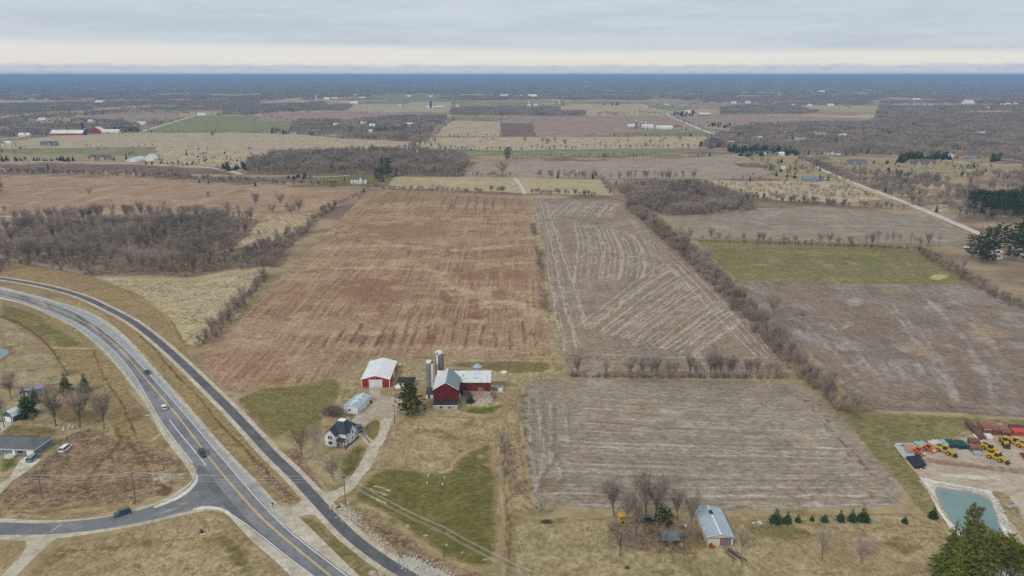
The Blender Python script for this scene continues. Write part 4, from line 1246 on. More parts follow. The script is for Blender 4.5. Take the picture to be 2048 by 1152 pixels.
plain('machine_yellow', C(214, 172, 48), 0.45, 0.09, 1.2, dirt=(C(150, 120, 62), 1.2, 0.56, 0.75))
plain('machine_orange', C(216, 98, 40), 0.45, 0.09, 1.2, dirt=(C(160, 84, 50), 1.2, 0.58, 0.75))
plain('machine_white', C(220, 220, 216), 0.5, 0.06, 1.2)
plain('machine_dark', C(66, 62, 58), 0.8, 0.14, 1.5)
plain('bus_yellow', C(222, 170, 38), 0.5, 0.06, 1.2)
plain('rust', C(140, 96, 82), 0.9, 0.16, 1.0, dirt=(C(104, 74, 68), 0.9, 0.5, 0.7), rnd_obj=0.2)
plain('rust_dark', C(104, 78, 76), 0.9, 0.16, 1.0, rnd_obj=0.2)
plain('rust_pale', C(176, 140, 122), 0.9, 0.12, 1.0, rnd_obj=0.12)
plain('pipe_teal', C(140, 174, 168), 0.5, 0.08, 1.0, rnd_obj=0.15)
plain('pipe_green', C(38, 76, 76), 0.5, 0.1, 1.0, rnd_obj=0.2)
plain('pipe_black', C(44, 48, 56), 0.5, 0.1, 1.0, rnd_obj=0.15)
plain('pipe_blue', C(182, 194, 200), 0.5, 0.08, 1.0, rnd_obj=0.12)
plain('pipe_concrete', C(200, 194, 182), 0.9, 0.08, 1.0, rnd_obj=0.1)
plain('machine_red', C(196, 68, 60), 0.5, 0.1, 1.2)
plain('car_maroon', C(150, 30, 62), 0.25, 0.05, 1.0, spec=0.5)
plain('car_white', C(232, 234, 236), 0.25, 0.03, 1.0, spec=0.5)
plain('car_black', C(40, 46, 52), 0.25, 0.05, 1.0, spec=0.5)
plain('car_navy', C(46, 58, 80), 0.25, 0.05, 1.0, spec=0.5)
plain('car_slate', C(70, 84, 96), 0.25, 0.05, 1.0, spec=0.5)
plain('car_teal', C(112, 146, 154), 0.25, 0.05, 1.0, spec=0.5)
plain('lamp_glass', C(230, 232, 226), 0.2, 0.02, 1.0, spec=0.6)
plain('lamp_red', C(160, 40, 36), 0.3, 0.04, 1.0, spec=0.6)
plain('stone_white', C(178, 173, 163), 0.95, 0.12, 1.0)
plain('stone_tan', C(170, 150, 124), 0.95, 0.14, 1.0)
plain('sign_yellow', C(226, 184, 44), 0.6, 0.05, 1.0)
plain('pale_roof', C(214, 214, 212), 0.7, 0.06, 0.3, rnd_obj=0.1)
plain('house_wall', C(224, 222, 216), 0.8, 0.05, 0.4, rnd_obj=0.05)
plain('house_tan', C(188, 172, 148), 0.8, 0.06, 0.4, rnd_obj=0.1)
plain('house_grey', C(142, 148, 156), 0.8, 0.06, 0.4, rnd_obj=0.12)
plain('stone_wall', C(178, 166, 150), 0.9, 0.1, 0.8)


# ------------------------------------------------------------------ buildings: local x along the front, y to the back, z up
def frame(pa, pb):
 """ground point of the front left corner, heading of the front wall and its length"""
 A, B = G(*pa), G(*pb)
 d = B - A
 return A, math.atan2(d.y, d.x), d.length


def gable_walls(mb, x0, x1, y0, y1, he, hr, axis='y', z0=0.0, ridge=0.5):
 if axis == 'y':
  mb.prism([(x0, z0), (x1, z0), (x1, he), (x0 + (x1 - x0) * ridge, hr), (x0, he)], y0, y1, 'y')
 else:
  mb.prism([(y0, z0), (y1, z0), (y1, he), (y0 + (y1 - y0) * ridge, hr), (y0, he)], x0, x1, 'x')


def roof_slope(mb, x0, x1, y0, y1, he, hr, axis='y', side=0, over=0.4, th=0.16, ridge=0.5):
 """one slope of a gable roof, a slab a little proud of the walls"""
 if axis == 'y':
  xr = x0 + (x1 - x0) * ridge
  e = x0 if side == 0 else x1
  k = (hr - he) / abs(xr - e)
  ex = e - over if side == 0 else e + over
  ze = he - k * over + 0.03
  prof = [(ex, ze), (xr, hr + 0.03), (xr, hr + 0.03 + th), (ex, ze + th)]
  if side == 1:
   prof = [(xr, hr + 0.03), (ex, ze), (ex, ze + th), (xr, hr + 0.03 + th)]
  mb.prism(prof, y0 - over, y1 + over, 'y')
 else:
  yr = y0 + (y1 - y0) * ridge
  e = y0 if side == 0 else y1
  k = (hr - he) / abs(yr - e)
  ey = e - over if side == 0 else e + over
  ze = he - k * over + 0.03
  prof = [(ey, ze), (yr, hr + 0.03), (yr, hr + 0.03 + th), (ey, ze + th)]
  if side == 1:
   prof = [(yr, hr + 0.03), (ey, ze), (ey, ze + th), (yr, hr + 0.03 + th)]
  mb.prism(prof, x0 - over, x1 + over, 'x')


def window(root, x, z, w, h, y=0.0, face='front', mat='white_trim'):
 """frame with a dark pane; face front looks to -y, right looks to +x, left to -x (then x is the distance along y)"""
 fr, pn = MB(), MB()
 t = 0.07
 if face == 'front':
  fr.box(x - w / 2 - 0.12, x + w / 2 + 0.12, y - t, y - 0.003, z - 0.12, z + h + 0.12)
  pn.box(x - w / 2, x + w / 2, y - t - 0.02, y - t + 0.01, z, z + h)
 elif face == 'right':
  fr.box(y + 0.003, y + t, x - w / 2 - 0.12, x + w / 2 + 0.12, z - 0.12, z + h + 0.12)
  pn.box(y + t - 0.01, y + t + 0.02, x - w / 2, x + w / 2, z, z + h)
 else:
  fr.box(y - t, y - 0.003, x - w / 2 - 0.12, x + w / 2 + 0.12, z - 0.12, z + h + 0.12)
  pn.box(y - t - 0.02, y - t + 0.01, x - w / 2, x + w / 2, z, z + h)
 f = fr.build('window', mat, root)
 pn.build('pane', 'glass', f)
 return f


def panel(root, name, mat, x0, x1, z0, z1, y=0.0, face='front', t=0.08):
 mb = MB()
 if face == 'front':
  mb.box(x0, x1, y - t, y - 0.003, z0, z1)
 elif face == 'right':
  mb.box(y + 0.003, y + t, x0, x1, z0, z1)
 else:
  mb.box(y - t, y - 0.003, x0, x1, z0, z1)
 return mb.build(name, mat, root)


# ------------------------------------------------------------------ vehicles: x forward, length L
def wheel(root, x, y, r, wd, side, rim='rim', name='wheel'):
 mb = MB().tube((x, y - wd / 2, r), (x, y + wd / 2, r), r, r, 14)
 w_ = mb.build(name, 'rubber', root)
 s = 1 if y > 0 else -1
 MB().tube((x, y + s * (wd / 2 - 0.02), r), (x, y + s * (wd / 2 + 0.025), r), r * 0.58, r * 0.5, 10).build('rim', rim, w_)
 return w_


def car(px, heading_px, paint, label, L=4.6, W=1.85, H=1.6, kind='suv', z=0.1, cat='car'):
 p, q = G(*px), G(*heading_px)
 rz = math.atan2(q.y - p.y, q.x - p.x)
 root = empty('parked_car' if 'parked' in label else 'car', (p.x, p.y, z), rz, label, cat)
 root.scale = (1.17, 1.17, 1.12)
 h = L / 2
 belt = H * 0.56
 b = MB()
 nose = 0.30 if kind != 'van' else 0.16
 prof = [(-h, 0.34), (-h + 0.15, 0.22), (h - 0.2, 0.22), (h, 0.38), (h - 0.04, belt * 0.80), (h - L * nose * 0.9, belt), (-h + 0.05, belt), (-h, belt * 0.8)]
 b.prism(prof, -W / 2, W / 2)
 b.build('body', paint, root)
 if kind == 'sedan':
  x0, x1, x2, x3 = -h + 0.75, -h + 1.35, h - 2.05, h - 1.35
 else:
  x0, x1, x2, x3 = -h + 0.06, -h + 0.42, h - 2.0, h - 1.3
 if kind == 'van':
  x2, x3 = h - 1.6, h - 0.75
 t = 0.16
 g = MB()
 g.add([(x0, -W / 2 + .04, belt), (x3, -W / 2 + .04, belt), (x3, W / 2 - .04, belt), (x0, W / 2 - .04, belt),
           (x1, -W / 2 + t, H - 0.05), (x2, -W / 2 + t, H - 0.05), (x2, W / 2 - t, H - 0.05), (x1, W / 2 - t, H - 0.05)],
          [(0, 3, 2, 1), (4, 5, 6, 7), (0, 1, 5, 4), (1, 2, 6, 5), (2, 3, 7, 6), (3, 0, 4, 7)])
 g.build('window_glass', 'glass', root)
 MB().box(x1 - 0.08, x2 + 0.1, -W / 2 + t - 0.02, W / 2 - t + 0.02, H - 0.055, H, 0.06, 0.05).build('roof', paint, root)
 pl = MB()
 for s in (-1, 1):
  for xa, xb in ((x0, x1), (x3, x2), ((x0 + x3) / 2, (x1 + x2) / 2)):
   pl.tube((xa, s * (W / 2 - .035), belt), (xb, s * (W / 2 - t + .005), H - .05), 0.055, 0.05, 4)
 pl.build('pillar', paint, root)
 for s in (-1, 1):
  for xx in (h - 0.85, -h + 0.85):
   wheel(root, xx, s * (W / 2 - 0.1), 0.34, 0.24, s)
  MB().box(h - 0.10, h + 0.015, s * (W / 2 - 0.28) - 0.18, s * (W / 2 - 0.28) + 0.18, belt * 0.62, belt * 0.80).build('headlight', 'lamp_glass', root)
  MB().box(-h - 0.015, -h + 0.08, s * (W / 2 - 0.2) - 0.12, s * (W / 2 - 0.2) + 0.12, belt * 0.62, belt * 0.92).build('taillight', 'lamp_red', root)
 return root


def loader(px, head_px, label, z=0.15, L=8.2):
 p, q = G(*px), G(*head_px)
 root = empty('wheel_loader', (p.x, p.y, z), math.atan2(q.y - p.y, q.x - p.x), label, 'wheel loader', 'yellow loaders in the equipment yard')
 b = MB()
 b.box(-3.6, -0.6, -1.1, 1.1, 0.9, 2.35, 0.15, 0.12).box(-3.8, -3.3, -1.25, 1.25, 0.8, 1.7).box(-0.6, 1.6, -0.75, 0.75, 0.8, 1.6).box(1.3, 2.3, -0.7, 0.7, 0.9, 1.9, 0.1, 0.05)
 b.build('body', 'machine_yellow', root)
 MB().box(-3.4, -1.4, -0.8, 0.8, 2.36, 2.5, 0.1, 0.1).build('grille', 'machine_dark', root)
 c = MB().box(-0.75, 0.75, -0.78, 0.78, 1.6, 3.2, 0.14, 0.08).build('cab', 'glass', root)
 MB().box(-0.85, 0.85, -0.85, 0.85, 3.2, 3.4, 0.06, 0.06).build('cab_roof', 'machine_yellow', c)
 a = MB()
 for s in (-1, 1):
  a.prism([(1.4, 1.75), (3.9, 0.6), (4.1, 0.85), (2.6, 2.0), (1.4, 2.1)], s * 0.55 - 0.12, s * 0.55 + 0.12)
 a.build('lift_arm', 'machine_yellow', root)
 MB().prism([(3.9, 0.25), (5.0, 0.12), (5.0, 0.2), (4.15, 0.45), (4.05, 1.15), (4.35, 1.5), (4.2, 1.55), (3.85, 1.15)], -1.35, 1.35).build('bucket', 'machine_dark', root)
 for x in (-2.1, 1.9):
  for s in (-1, 1):
   wheel(root, x, s * 1.15, 0.78, 0.6, s, 'rim_yellow')
 return root


def tractor(px, head_px, label, z=0.15, paint='machine_orange', tank=True):
 p, q = G(*px), G(*head_px)
 root = empty('road_tractor', (p.x, p.y, z), math.atan2(q.y - p.y, q.x - p.x), label, 'tractor', 'orange machines in the equipment yard')
 MB().box(-2.4, -0.2, -0.9, 0.9, 0.8, 2.0, 0.1, 0.1).box(-0.2, 2.3, -0.55, 0.55, 0.9, 1.8, 0.1, 0.08).build('body', paint, root)
 c = MB().box(-1.2, 0.2, -0.75, 0.75, 2.0, 2.9, 0.1, 0.06).build('cab', 'glass', root)
 MB().box(-1.35, 0.35, -0.9, 0.9, 2.9, 3.08, 0.08, 0.08).build('cab_roof', paint, c)
 MB().tube((2.0, -0.7, 1.1), (2.0, 0.7, 1.1), 0.5, 0.5, 10).build('drum', 'machine_white', root)
 MB().tube((1.2, 0.3, 1.75), (1.2, 0.3, 2.5), 0.08, 0.07, 6).build('exhaust', 'machine_dark', root)
 for x, r in ((-1.5, 0.75), (1.6, 0.5)):
  for s in (-1, 1):
   wheel(root, x, s * 0.95, r, 0.42, s, 'machine_white' if r < 0.6 else 'rim')
 return root
# ------------------------------------------------------------------ the farmstead
HOMES = []       # (point, clear radius) kept free of scattered trees


def clear(px, r):
 HOMES.append((G(*px), r))


def building(name, pa, pb, label, cat, w=None, z=0.05, group=None):
 A, rz, ln = frame(pa, pb)
 o = empty(name, (A.x, A.y, z), rz, label, cat, group)
 clear(pa, 12); clear(pb, 12)
 return o, (w or ln)


# white farmhouse with hip roof, front wing, side wing and porch
o, W = building('farmhouse', (651, 892.5), (689, 898), 'white two storey farmhouse with dark hip roof and front porch', 'house', 8.3)
b = MB().box(0, W, 2.4, 12, 0, 5.4)
gable_walls(b, 0, 4.9, 0, 2.4, 5.4, 8.0, 'y')
gable_walls(b, W - 0.01, W + 0.5, 5.2, 9.8, 5.4, 8.0, 'x')
b.build('wall', 'white_siding', o)
MB().box(-0.06, W + 0.06, 2.3, 12.06, 0, 0.5).box(-0.06, 4.96, -0.06, 2.36, 0, 0.5).build('foundation', 'field_stone', o)
r = MB()
e, tp = 5.42, 9.0
xa, xb, ya, yb = -0.45, W + 0.45, 1.95, 12.45
dx0, dx1, dy0, dy1 = W / 2 - 1.4, W / 2 + 1.4, 6.6, 8.9
r.add([(xa, ya, e), (xb, ya, e), (xb, yb, e), (xa, yb, e), (dx0, dy0, tp), (dx1, dy0, tp), (dx1, dy1, tp), (dx0, dy1, tp)],
      [(0, 1, 5, 4), (1, 2, 6, 5), (2, 3, 7, 6), (3, 0, 4, 7), (0, 3, 2, 1), (4, 5, 6, 7)])
roof_slope(r, 0, 4.9, 0, 6.0, 5.4, 8.0, 'y', 0, 0.45, 0.14)
roof_slope(r, 0, 4.9, 0, 6.0, 5.4, 8.0, 'y', 1, 0.45, 0.14)
roof_slope(r, W / 2, W + 0.5, 5.2, 9.8, 5.4, 8.0, 'x', 0, 0.45, 0.14)
roof_slope(r, W / 2, W + 0.5, 5.2, 9.8, 5.4, 8.0, 'x', 1, 0.45, 0.14)
r.build('roof', 'dark_shingle', o)
MB().box(dx0 - 0.1, dx1 + 0.1, dy0 - 0.1, dy1 + 0.1, tp - 0.05, tp + 0.18).build('roof_deck', 'white_trim', o)
pr = MB().prism([(0.3, 2.75), (2.42, 3.35), (2.42, 3.5), (0.3, 2.9)], 4.95, W + 0.25, 'x').build('porch_roof', 'dark_shingle', o)
MB().box(4.95, W + 0.1, 0.35, 2.38, 0.3, 0.62).build('porch_floor', 'wood_grey', o)
for x in (5.1, 7.0, W - 0.05):
 MB().box(x - 0.09, x + 0.09, 0.42, 0.6, 0.6, 2.82).build('porch_post', 'white_trim', o)
rl = MB()
for x in np.arange(5.2, W, 0.3):
 rl.box(x - 0.03, x + 0.03, 0.48, 0.54, 0.62, 1.45)
rl.box(5.1, W, 0.46, 0.56, 1.45, 1.55).build('porch_rail', 'wood_grey', o)
for x, z in ((1.85, 3.5), (2.95, 3.5)):
 window(o, x, z, 0.75, 1.5)
window(o, 2.4, 1.1, 1.7, 1.5)
panel(o, 'door', 'dark_trim', 5.6, 6.5, 0.62, 2.65, 2.4)
window(o, 7.4, 1.1, 0.8, 1.3, 2.4)
window(o, 3.6, 1.2, 0.8, 1.5, W, 'right'); window(o, 10.9, 1.2, 0.8, 1.5, W, 'right')
window(o, 7.5, 3.6, 0.9, 1.5, W + 0.5, 'right'); window(o, 7.5, 1.0, 0.9, 1.5, W + 0.5, 'right'); window(o, 3.4, 3.7, 0.7, 1.3, W, 'right')
MB().box(W / 2 + 1.8, W / 2 + 2.5, 9.4, 10.1, 7.0, 9.6).build('chimney', 'field_stone', o)
MB().box(W + 0.7, W + 1.9, -0.5, 11.5, 0.0, 0.16).build('flower_bed', 'wood_dark', o)
MB().box(W + 1.9, W + 2.15, -0.6, 11.6, 0.0, 0.22).build('bed_edge', 'concrete', o)

# metal clad garage
o, W = building('garage', (687, 826), (715, 829), 'white metal garage with pale blue roof and white ridge strips', 'garage', 7.4)
L, he, hr = 14.5, 3.1, 4.1
b = MB(); gable_walls(b, 0, W, 0, L, he, hr); b.build('wall', 'white_metal', o)
for s in (0, 1):
 r = MB(); roof_slope(r, 0, W, 0, L, he, hr, 'y', s, 0.25, 0.1); r.build('roof', 'pale_blue_roof', o)
MB().box(W / 2 - 0.3, W / 2 + 0.3, -0.3, L + 0.3, hr + 0.10, hr + 0.2).build('ridge_cap', 'white_trim', o)
for y in (5.4, 9.6):
 for s in (-1, 1):
  q = MB()
  k = (hr - he) / (W / 2)
  xe = W / 2 + s * 1.5
  z0, z1 = hr + 0.15, hr + 0.15 - k * 1.5
  q.add([(W / 2, y - 0.4, z0), (xe, y - 0.4, z1), (xe, y + 0.4, z1), (W / 2, y + 0.4, z0), (W / 2, y - 0.4, z0 + 0.06), (xe, y - 0.4, z1 + 0.06), (xe, y + 0.4, z1 + 0.06), (W / 2, y + 0.4, z0 + 0.06)],
              [(0, 3, 2, 1), (4, 5, 6, 7), (0, 1, 5, 4), (1, 2, 6, 5), (2, 3, 7, 6), (3, 0, 4, 7)])
  q.build('roof_patch', 'white_trim', o)
window(o, 3.2, 1.5, 0.9, 0.6, 0, 'front', 'dark_trim')
for x in (0.0, W):
 MB().box(x - 0.08, x + 0.08, -0.06, 0.06, 0, he).build('corner_trim', 'dark_trim', o)
panel(o, 'door', 'white_trim', 5.0, 8.4, 0.02, 2.5, W, 'right')
MB().box(W + 0.1, W + 0.7, L - 1.5, L - 0.7, 0, 1.3).build('air_conditioner', 'machine_dark', o)

# red pole barn
o, W = building('pole_barn', (724, 775), (779.5, 775), 'red pole barn with white metal roof and wide white sliding doors', 'barn', 13.8)
L, he, hr = 25.0, 4.3, 6.1
b = MB(); gable_walls(b, 0, W, 0, L, he, hr); b.build('wall', 'red_siding', o)
for s in (0, 1):
 r = MB(); roof_slope(r, 0, W, 0, L, he, hr, 'y', s, 0.4, 0.14); r.build('roof', 'white_metal', o)
for y in (6.0, 13.0, 20.0):
 MB().box(W / 2 - 1.5, W / 2 + 1.5, y - 0.3, y + 0.3, hr + 0.0, hr + 0.22, 0.2, 0.1).build('ridge_vent', 'white_trim', o)
for a, c in ((3.6, 6.9), (6.93, 10.2)):
 panel(o, 'sliding_door', 'white_metal', a, c, 0.05, 3.9, 0, 'front', 0.14)
panel(o, 'door_track', 'white_trim', 3.2, 10.6, 3.92, 4.15, 0, 'front', 0.2)
for x in (0.0, W):
 MB().box(x - 0.14, x + 0.14, -0.09, 0.06, 0, he).build('corner_trim', 'white_trim', o)
panel(o, 'sliding_door', 'white_metal', 11.5, 16.5, 0.05, 3.7, W, 'right', 0.14)
MB().box(W / 2 - 0.15, W / 2 + 0.15, -0.3, -0.003, 4.9, 5.3).build('yard_light', 'lamp_glass', o)

# old L shaped bank barn: gable wing in front, long wing behind
o, W = building('barn', (866.5, 821), (912.5, 821), 'weathered dark red bank barn with patched pale roofs', 'barn', 11.3)
y0, L, he, hr = 4.4, 17.5, 8.8, 12.2
b = MB(); gable_walls(b, 0, W, y0, y0 + L, he, hr, 'y', 2.0); b.build('wall', 'barn_red', o)
MB().box(0.02, W - 0.02, 0, y0 + L, 0, 2.35).build('stone_base', 'field_stone', o)
MB().prism([(-0.15, 2.38), (y0 - 0.02, 3.3), (y0 - 0.02, 3.44), (-0.15, 2.52)], -0.1, W + 0.1, 'x').build('lean_to_roof', 'black_roof', o)
MB().box(-0.05, W + 0.05, -0.22, -0.1, 2.3, 2.56).build('fascia', 'white_trim', o)
for x in (3.7, 7.6):
 window(o, x, 1.1, 0.7, 0.7, 0, 'front', 'wood_dark')
r = MB(); roof_slope(r, 0, W, y0, y0 + L, he, hr, 'y', 0, 0.5, 0.16); r.build('roof', 'old_white_roof', o)
r = MB(); roof_slope(r, 0, W, y0, y0 + L, he, hr, 'y', 1, 0.5, 0.16); r.build('roof', 'blue_grey_roof', o)
for s in (0, 1):
 k = (hr - he) / (W / 2)
 q = MB(); x0 = -0.5 if s == 0 else W + 0.5
 q.prism([(x0, he - 0.5 * k - 0.1), (W / 2, hr - 0.1), (W / 2, hr + 0.12), (x0, he - 0.5 * k + 0.12)] if s == 0 else [(W / 2, hr - 0.1), (x0, he - 0.5 * k - 0.1), (x0, he - 0.5 * k + 0.12), (W / 2, hr + 0.12)], y0 - 0.62, y0 - 0.5)
 q.build('rake_board', 'white_trim', o)
bd = MB()
rr = random.Random(5)
for i in range(36):
 x = 0.15 + i * (W - 0.3) / 36
 bd.box(x, x + 0.25, y0 - 0.03 - rr.uniform(0, 0.03), y0 - 0.004, 3.4, he - 0.05 - rr.uniform(0, 0.15))
bd.build('wall_board', 'barn_red', o)
# long wing
X0, X1, Y0, Y1, he2, hr2 = 0.4, 26.0, y0 + 12.5, y0 + 23.5, 7.2, 10.8
b = MB(); gable_walls(b, W + 0.03, X1, Y0, Y1, he2, hr2, 'x', 2.4)
gable_walls(b, X0, W, y0 + L + 0.02, Y1, he2, hr2 - 0.02, 'x', 2.4, 0.4)
b.build('wall', 'barn_red', o)
MB().box(W + 0.05, X1 - 0.03, Y0 + 0.02, Y1 - 0.02, 0, 2.45).build('stone_base', 'field_stone', o)
for s in (0, 1):
 r = MB(); roof_slope(r, X0, X1, Y0, Y1, he2, hr2, 'x', s, 0.4, 0.15); r.build('roof', 'patched_white_roof', o)
panel(o, 'plank_wall', 'barn_grey', W + 1.6, W + 5.0, 0.1, 2.9, Y0, 'front', 0.12)
panel(o, 'block_wall', 'rust_pale', W + 5.2, W + 11.5, 0.1, 2.5, Y0, 'front', 0.14)
panel(o, 'doorway', 'machine_dark', W + 0.2, W + 1.5, 0.1, 3.0, Y0, 'front', 0.06)
panel(o, 'plank_wall', 'barn_grey', W + 8.6, W + 11.4, 2.6, 4.4, Y0, 'front', 0.1)
for k in range(4):
 MB().box(X1 + 0.5 + k * 0.5, X1 + 0.75 + k * 0.5, Y0 - 2 - k, Y0 + 2.4, 0.2, 0.4 + k * 0.4).build('fallen_board', 'wood_grey', o)
# tank beside the barn
p = G(917, 805)
t = empty('metal_tank', (p.x, p.y, 0.2), 0, 'pale blue horizontal tank against the right wall of the barn', 'tank')
MB().tube((-0.2, 0, 1.5), (-0.2, 4.6, 1.5), 1.25, 1.25, 16).build('shell', 'galvanised', t)
for y in (0.6, 4.0):
 MB().box(-1.2, 0.8, y - 0.2, y + 0.2, 0, 0.6).build('saddle', 'wood_dark', t)

# shed left of the barn
o, W = building('shed', (852.5, 797), (866, 797), 'low dark roofed shed between silo and barn', 'shed', 3.4)
MB().box(0, W, 0, 5.5, 0, 2.0).build('wall', 'white_siding', o)
MB().prism([(-0.3, 2.05), (5.8, 3.2), (5.8, 3.34), (-0.3, 2.2)], -0.2, W, 'x').build('roof', 'dark_shingle', o)
panel(o, 'door', 'dark_trim', 0.8, 1.9, 0.05, 1.7)


def silo(px, dia, top_px, label, mat='concrete_stave', dome='dome_white', nring=16, chute=None, group=None, cap=0.42):
 p = G(*px)
 H = hgt(px[1], top_px, px[0])
 t = empty('silo', (p.x, p.y, 0), 0, label, 'silo', group)
 R = dia / 2
 hb = H - R * cap * 2
 prof = []
 for k in range(nring):
  z0, z1 = hb * k / nring, hb * (k + 1) / nring
  prof += [(R, z0), (R, z1 - 0.08), (R + 0.035, z1 - 0.07), (R + 0.035, z1 - 0.005)]
 MB().lathe(prof, 22).build('wall', mat, t)
 d = [(R * 1.02, hb)] + [(R * 1.02 * math.cos(a), hb + R * cap * 2 * math.sin(a)) for a in (0.3, 0.6, 0.9, 1.2, 1.45)]
 MB().lathe(d, 22).build('dome', dome, t, smooth_sh=True)
 if chute:
  c = chute
  MB().box(c * R - 0.5, c * R + 0.5, -R - 0.75, -R * 0.8, 0.4, hb).build('chute', 'white_metal', t)
  MB().box(c * R - 0.4, c * R + 0.4, -R * 0.8 - 0.3, -R * 0.5, hb - 0.1, hb + 1.1).build('hatch', 'machine_dark', t)
 return t


silo((860, 776), 3.6, 719.5, 'shorter grey concrete silo with dome beside the barn', chute=0.85)
silo((879.8, 765), 4.4, 700, 'taller grey concrete silo with white chute behind the barn', chute=-0.35)
# grain bin
p = G(955, 757)
t = empty('grain_bin', (p.x, p.y, 0), 0, 'pale blue galvanised grain bin behind the long barn', 'grain bin')
R, H = 2.3, hgt(757, 733)
prof = []
for k in range(9):
 prof += [(R, H * k / 9), (R + 0.05, H * (k + 0.5) / 9)]
MB().lathe(prof + [(R, H)], 20).build('wall', 'galvanised', t)
MB().lathe([(R + 0.12, H), (R * 0.5, H + 1.0), (0.3, H + 1.6), (0.25, H + 1.8)], 20).build('roof', 'pale_blue_roof', t)

# barnyard slabs
o = empty('barnyard_floor', tuple(G(955, 798)), 0, 'broken concrete slabs of the old barnyard', 'paving')
MATS_SL = ['concrete', 'field_stone', 'pipe_concrete', 'rust_pale']
plain('slab', C(178, 168, 152), 0.95, 0.12, 0.6)
plain('slab_warm', C(190, 170, 152), 0.95, 0.12, 0.6)
rr = random.Random(8)
O = G(955, 798)
for j, (yy, xa, xb) in enumerate([(812, 922, 976), (806.5, 922, 984), (801, 934, 986), (796, 946, 990), (791, 954, 996), (786, 962, 1008), (781, 968, 1008), (776, 974, 1008)]):
 x = xa
 while x < xb - 3:
  x2 = min(xb, x + rr.uniform(9, 16))
  a, c = G(x + 0.4, yy), G(x2 - 0.4, yy - 4.6)
  if rr.random() < 0.88:
   z0 = rr.uniform(0, 0.08)
   MB().box(a.x - O.x, c.x - O.x, a.y - O.y, c.y - O.y, 0, 0.2 + z0, 0.04, 0.04).build('slab', rr.choice(['slab', 'slab_warm', 'slab']), o)
  x = x2
p = G(1001, 785)
t = empty('water_tank', (p.x, p.y, 0.2), 0.1, 'white box shaped tank on the barnyard slabs', 'tank')
MB().box(-1.1, 1.1, 0, 2.2, 0.1, 1.5, 0.1, 0.1).build('shell', 'white_metal', t)
MB().box(-0.3, 0.3, 0.8, 1.4, 1.5, 1.65).build('lid', 'machine_white', t)
p = G(1007.5, 746)
t = empty('stock_tank', (p.x, p.y, 0), 0, 'round white stock tank in the grass behind the barn', 'tank')
MB().lathe([(1.75, 0), (1.8, 0.7), (1.65, 0.72), (1.6, 0.45)], 20).build('tub', 'machine_white', t)
p = G(800, 733)
t = empty('propane_tank', (p.x, p.y, 0), 0, 'small white propane tank beside the red pole barn', 'tank')
MB().tube((0, -1.3, 0.9), (0, 1.3, 0.9), 0.6, 0.6, 12).build('shell', 'white_metal', t)
for y in (-0.8, 0.8):
 MB().box(-0.4, 0.4, y - 0.1, y + 0.1, 0, 0.4).build('foot', 'machine_dark', t)

# low shed and trailer between the barns
o, W = building('shed', (794, 776), (828, 776), 'long low shed with black roof behind the big fir', 'shed', 8.5)
MB().box(0, W, 1.5, 6.5, 0, 2.0).build('wall', 'white_siding', o)
MB().prism([(1.2, 2.05), (6.9, 2.9), (6.9, 3.04), (1.2, 2.2)], -0.2, W + 0.2, 'x').build('roof', 'black_roof', o)
panel(o, 'door', 'dark_trim', 1.0, 2.2, 0.05, 1.8, 1.5)
p = G(796, 781)
t = empty('boat', (p.x, p.y, 0.1), 0.2, 'white covered boat parked before the black roofed shed', 'boat')
MB().add([(-1.1, 0, .5), (1.1, 0, .5), (1.2, 2.4, .5), (0, 3.8, .7), (-1.2, 2.4, .5), (-1.3, 0, 1.3), (1.3, 0, 1.3), (1.4, 2.6, 1.35), (0, 4.2, 1.5), (-1.4, 2.6, 1.35)],
         [(4, 3, 2, 1, 0), (5, 6, 7, 8, 9), (0, 1, 6, 5), (1, 2, 7, 6), (2, 3, 8, 7), (3, 4, 9, 8), (4, 0, 5, 9)]).build('hull', 'machine_white', t)
for s in (-1, 1):
 wheel(t, 0.0 + s * 0.9, 0.9, 0.3, 0.2, s)
sheet('garden_plot', [(786, 789), (812, 786), (814, 794), (788, 797)], 'dirt', 'bare brown garden plot by the big fir', 0.3, 1.5)

# ------------------------------------------------------------------ left houses and sheds
A = G(71, 912)
o = empty('ranch_house', (A.x, A.y, 0.1), math.radians(-4), 'blue grey ranch house with hip roof and attached garage', 'house')
clear((40, 905), 22)
W, L, he, hr = 24.0, 11.0, 2.7, 5.0
MB().box(-W, 0, 0, L, 0, he).build('wall', 'slate_siding', o)
v = [(-W - 0.5, -0.6, he), (0.5, -0.6, he), (0.5, L + 0.5, he), (-W - 0.5, L + 0.5, he), (-W + 5.5, L / 2, hr), (-6.0, L / 2, hr)]
v2 = [(x, y, z + 0.16) for x, y, z in v]
MB().add(v2, [(0, 1, 5, 4), (1, 2, 5), (2, 3, 4, 5), (3, 0, 4)]).add(v[:4], [(0, 3, 2, 1)]).build('roof', 'grey_shingle', o)
MB().box(-W - 0.52, 0.52, -0.68, -0.58, he - 0.05, he + 0.17).box(0.5, 0.58, -0.6, L + 0.5, he - 0.05, he + 0.17).build('gutter', 'white_trim', o)
panel(o, 'garage_door', 'white_trim', -3.6, -0.5, 0.05, 2.2)
panel(o, 'door', 'white_trim', -9.6, -8.5, 0.25, 2.3)
window(o, -6.2, 0.9, 2.6, 1.2); window(o, -13.6, 1.0, 1.2, 1.0); window(o, -17.5, 1.0, 1.2, 1.0)
st = MB()
st.box(-11.4, -7.6, -2.6, -0.05, 0, 0.7).box(-10.6, -8.4, -3.2, -2.6, 0, 0.35)
st.build('porch_deck', 'concrete', o)
for x in np.arange(-11.3, -7.5, 0.42):
 MB().box(x - 0.04, x + 0.04, -2.58, -2.5, 0.7, 1.5).build('baluster', 'white_trim', o)
MB().box(-11.4, -7.6, -2.6, -2.48, 1.5, 1.6).build('handrail', 'white_trim', o)
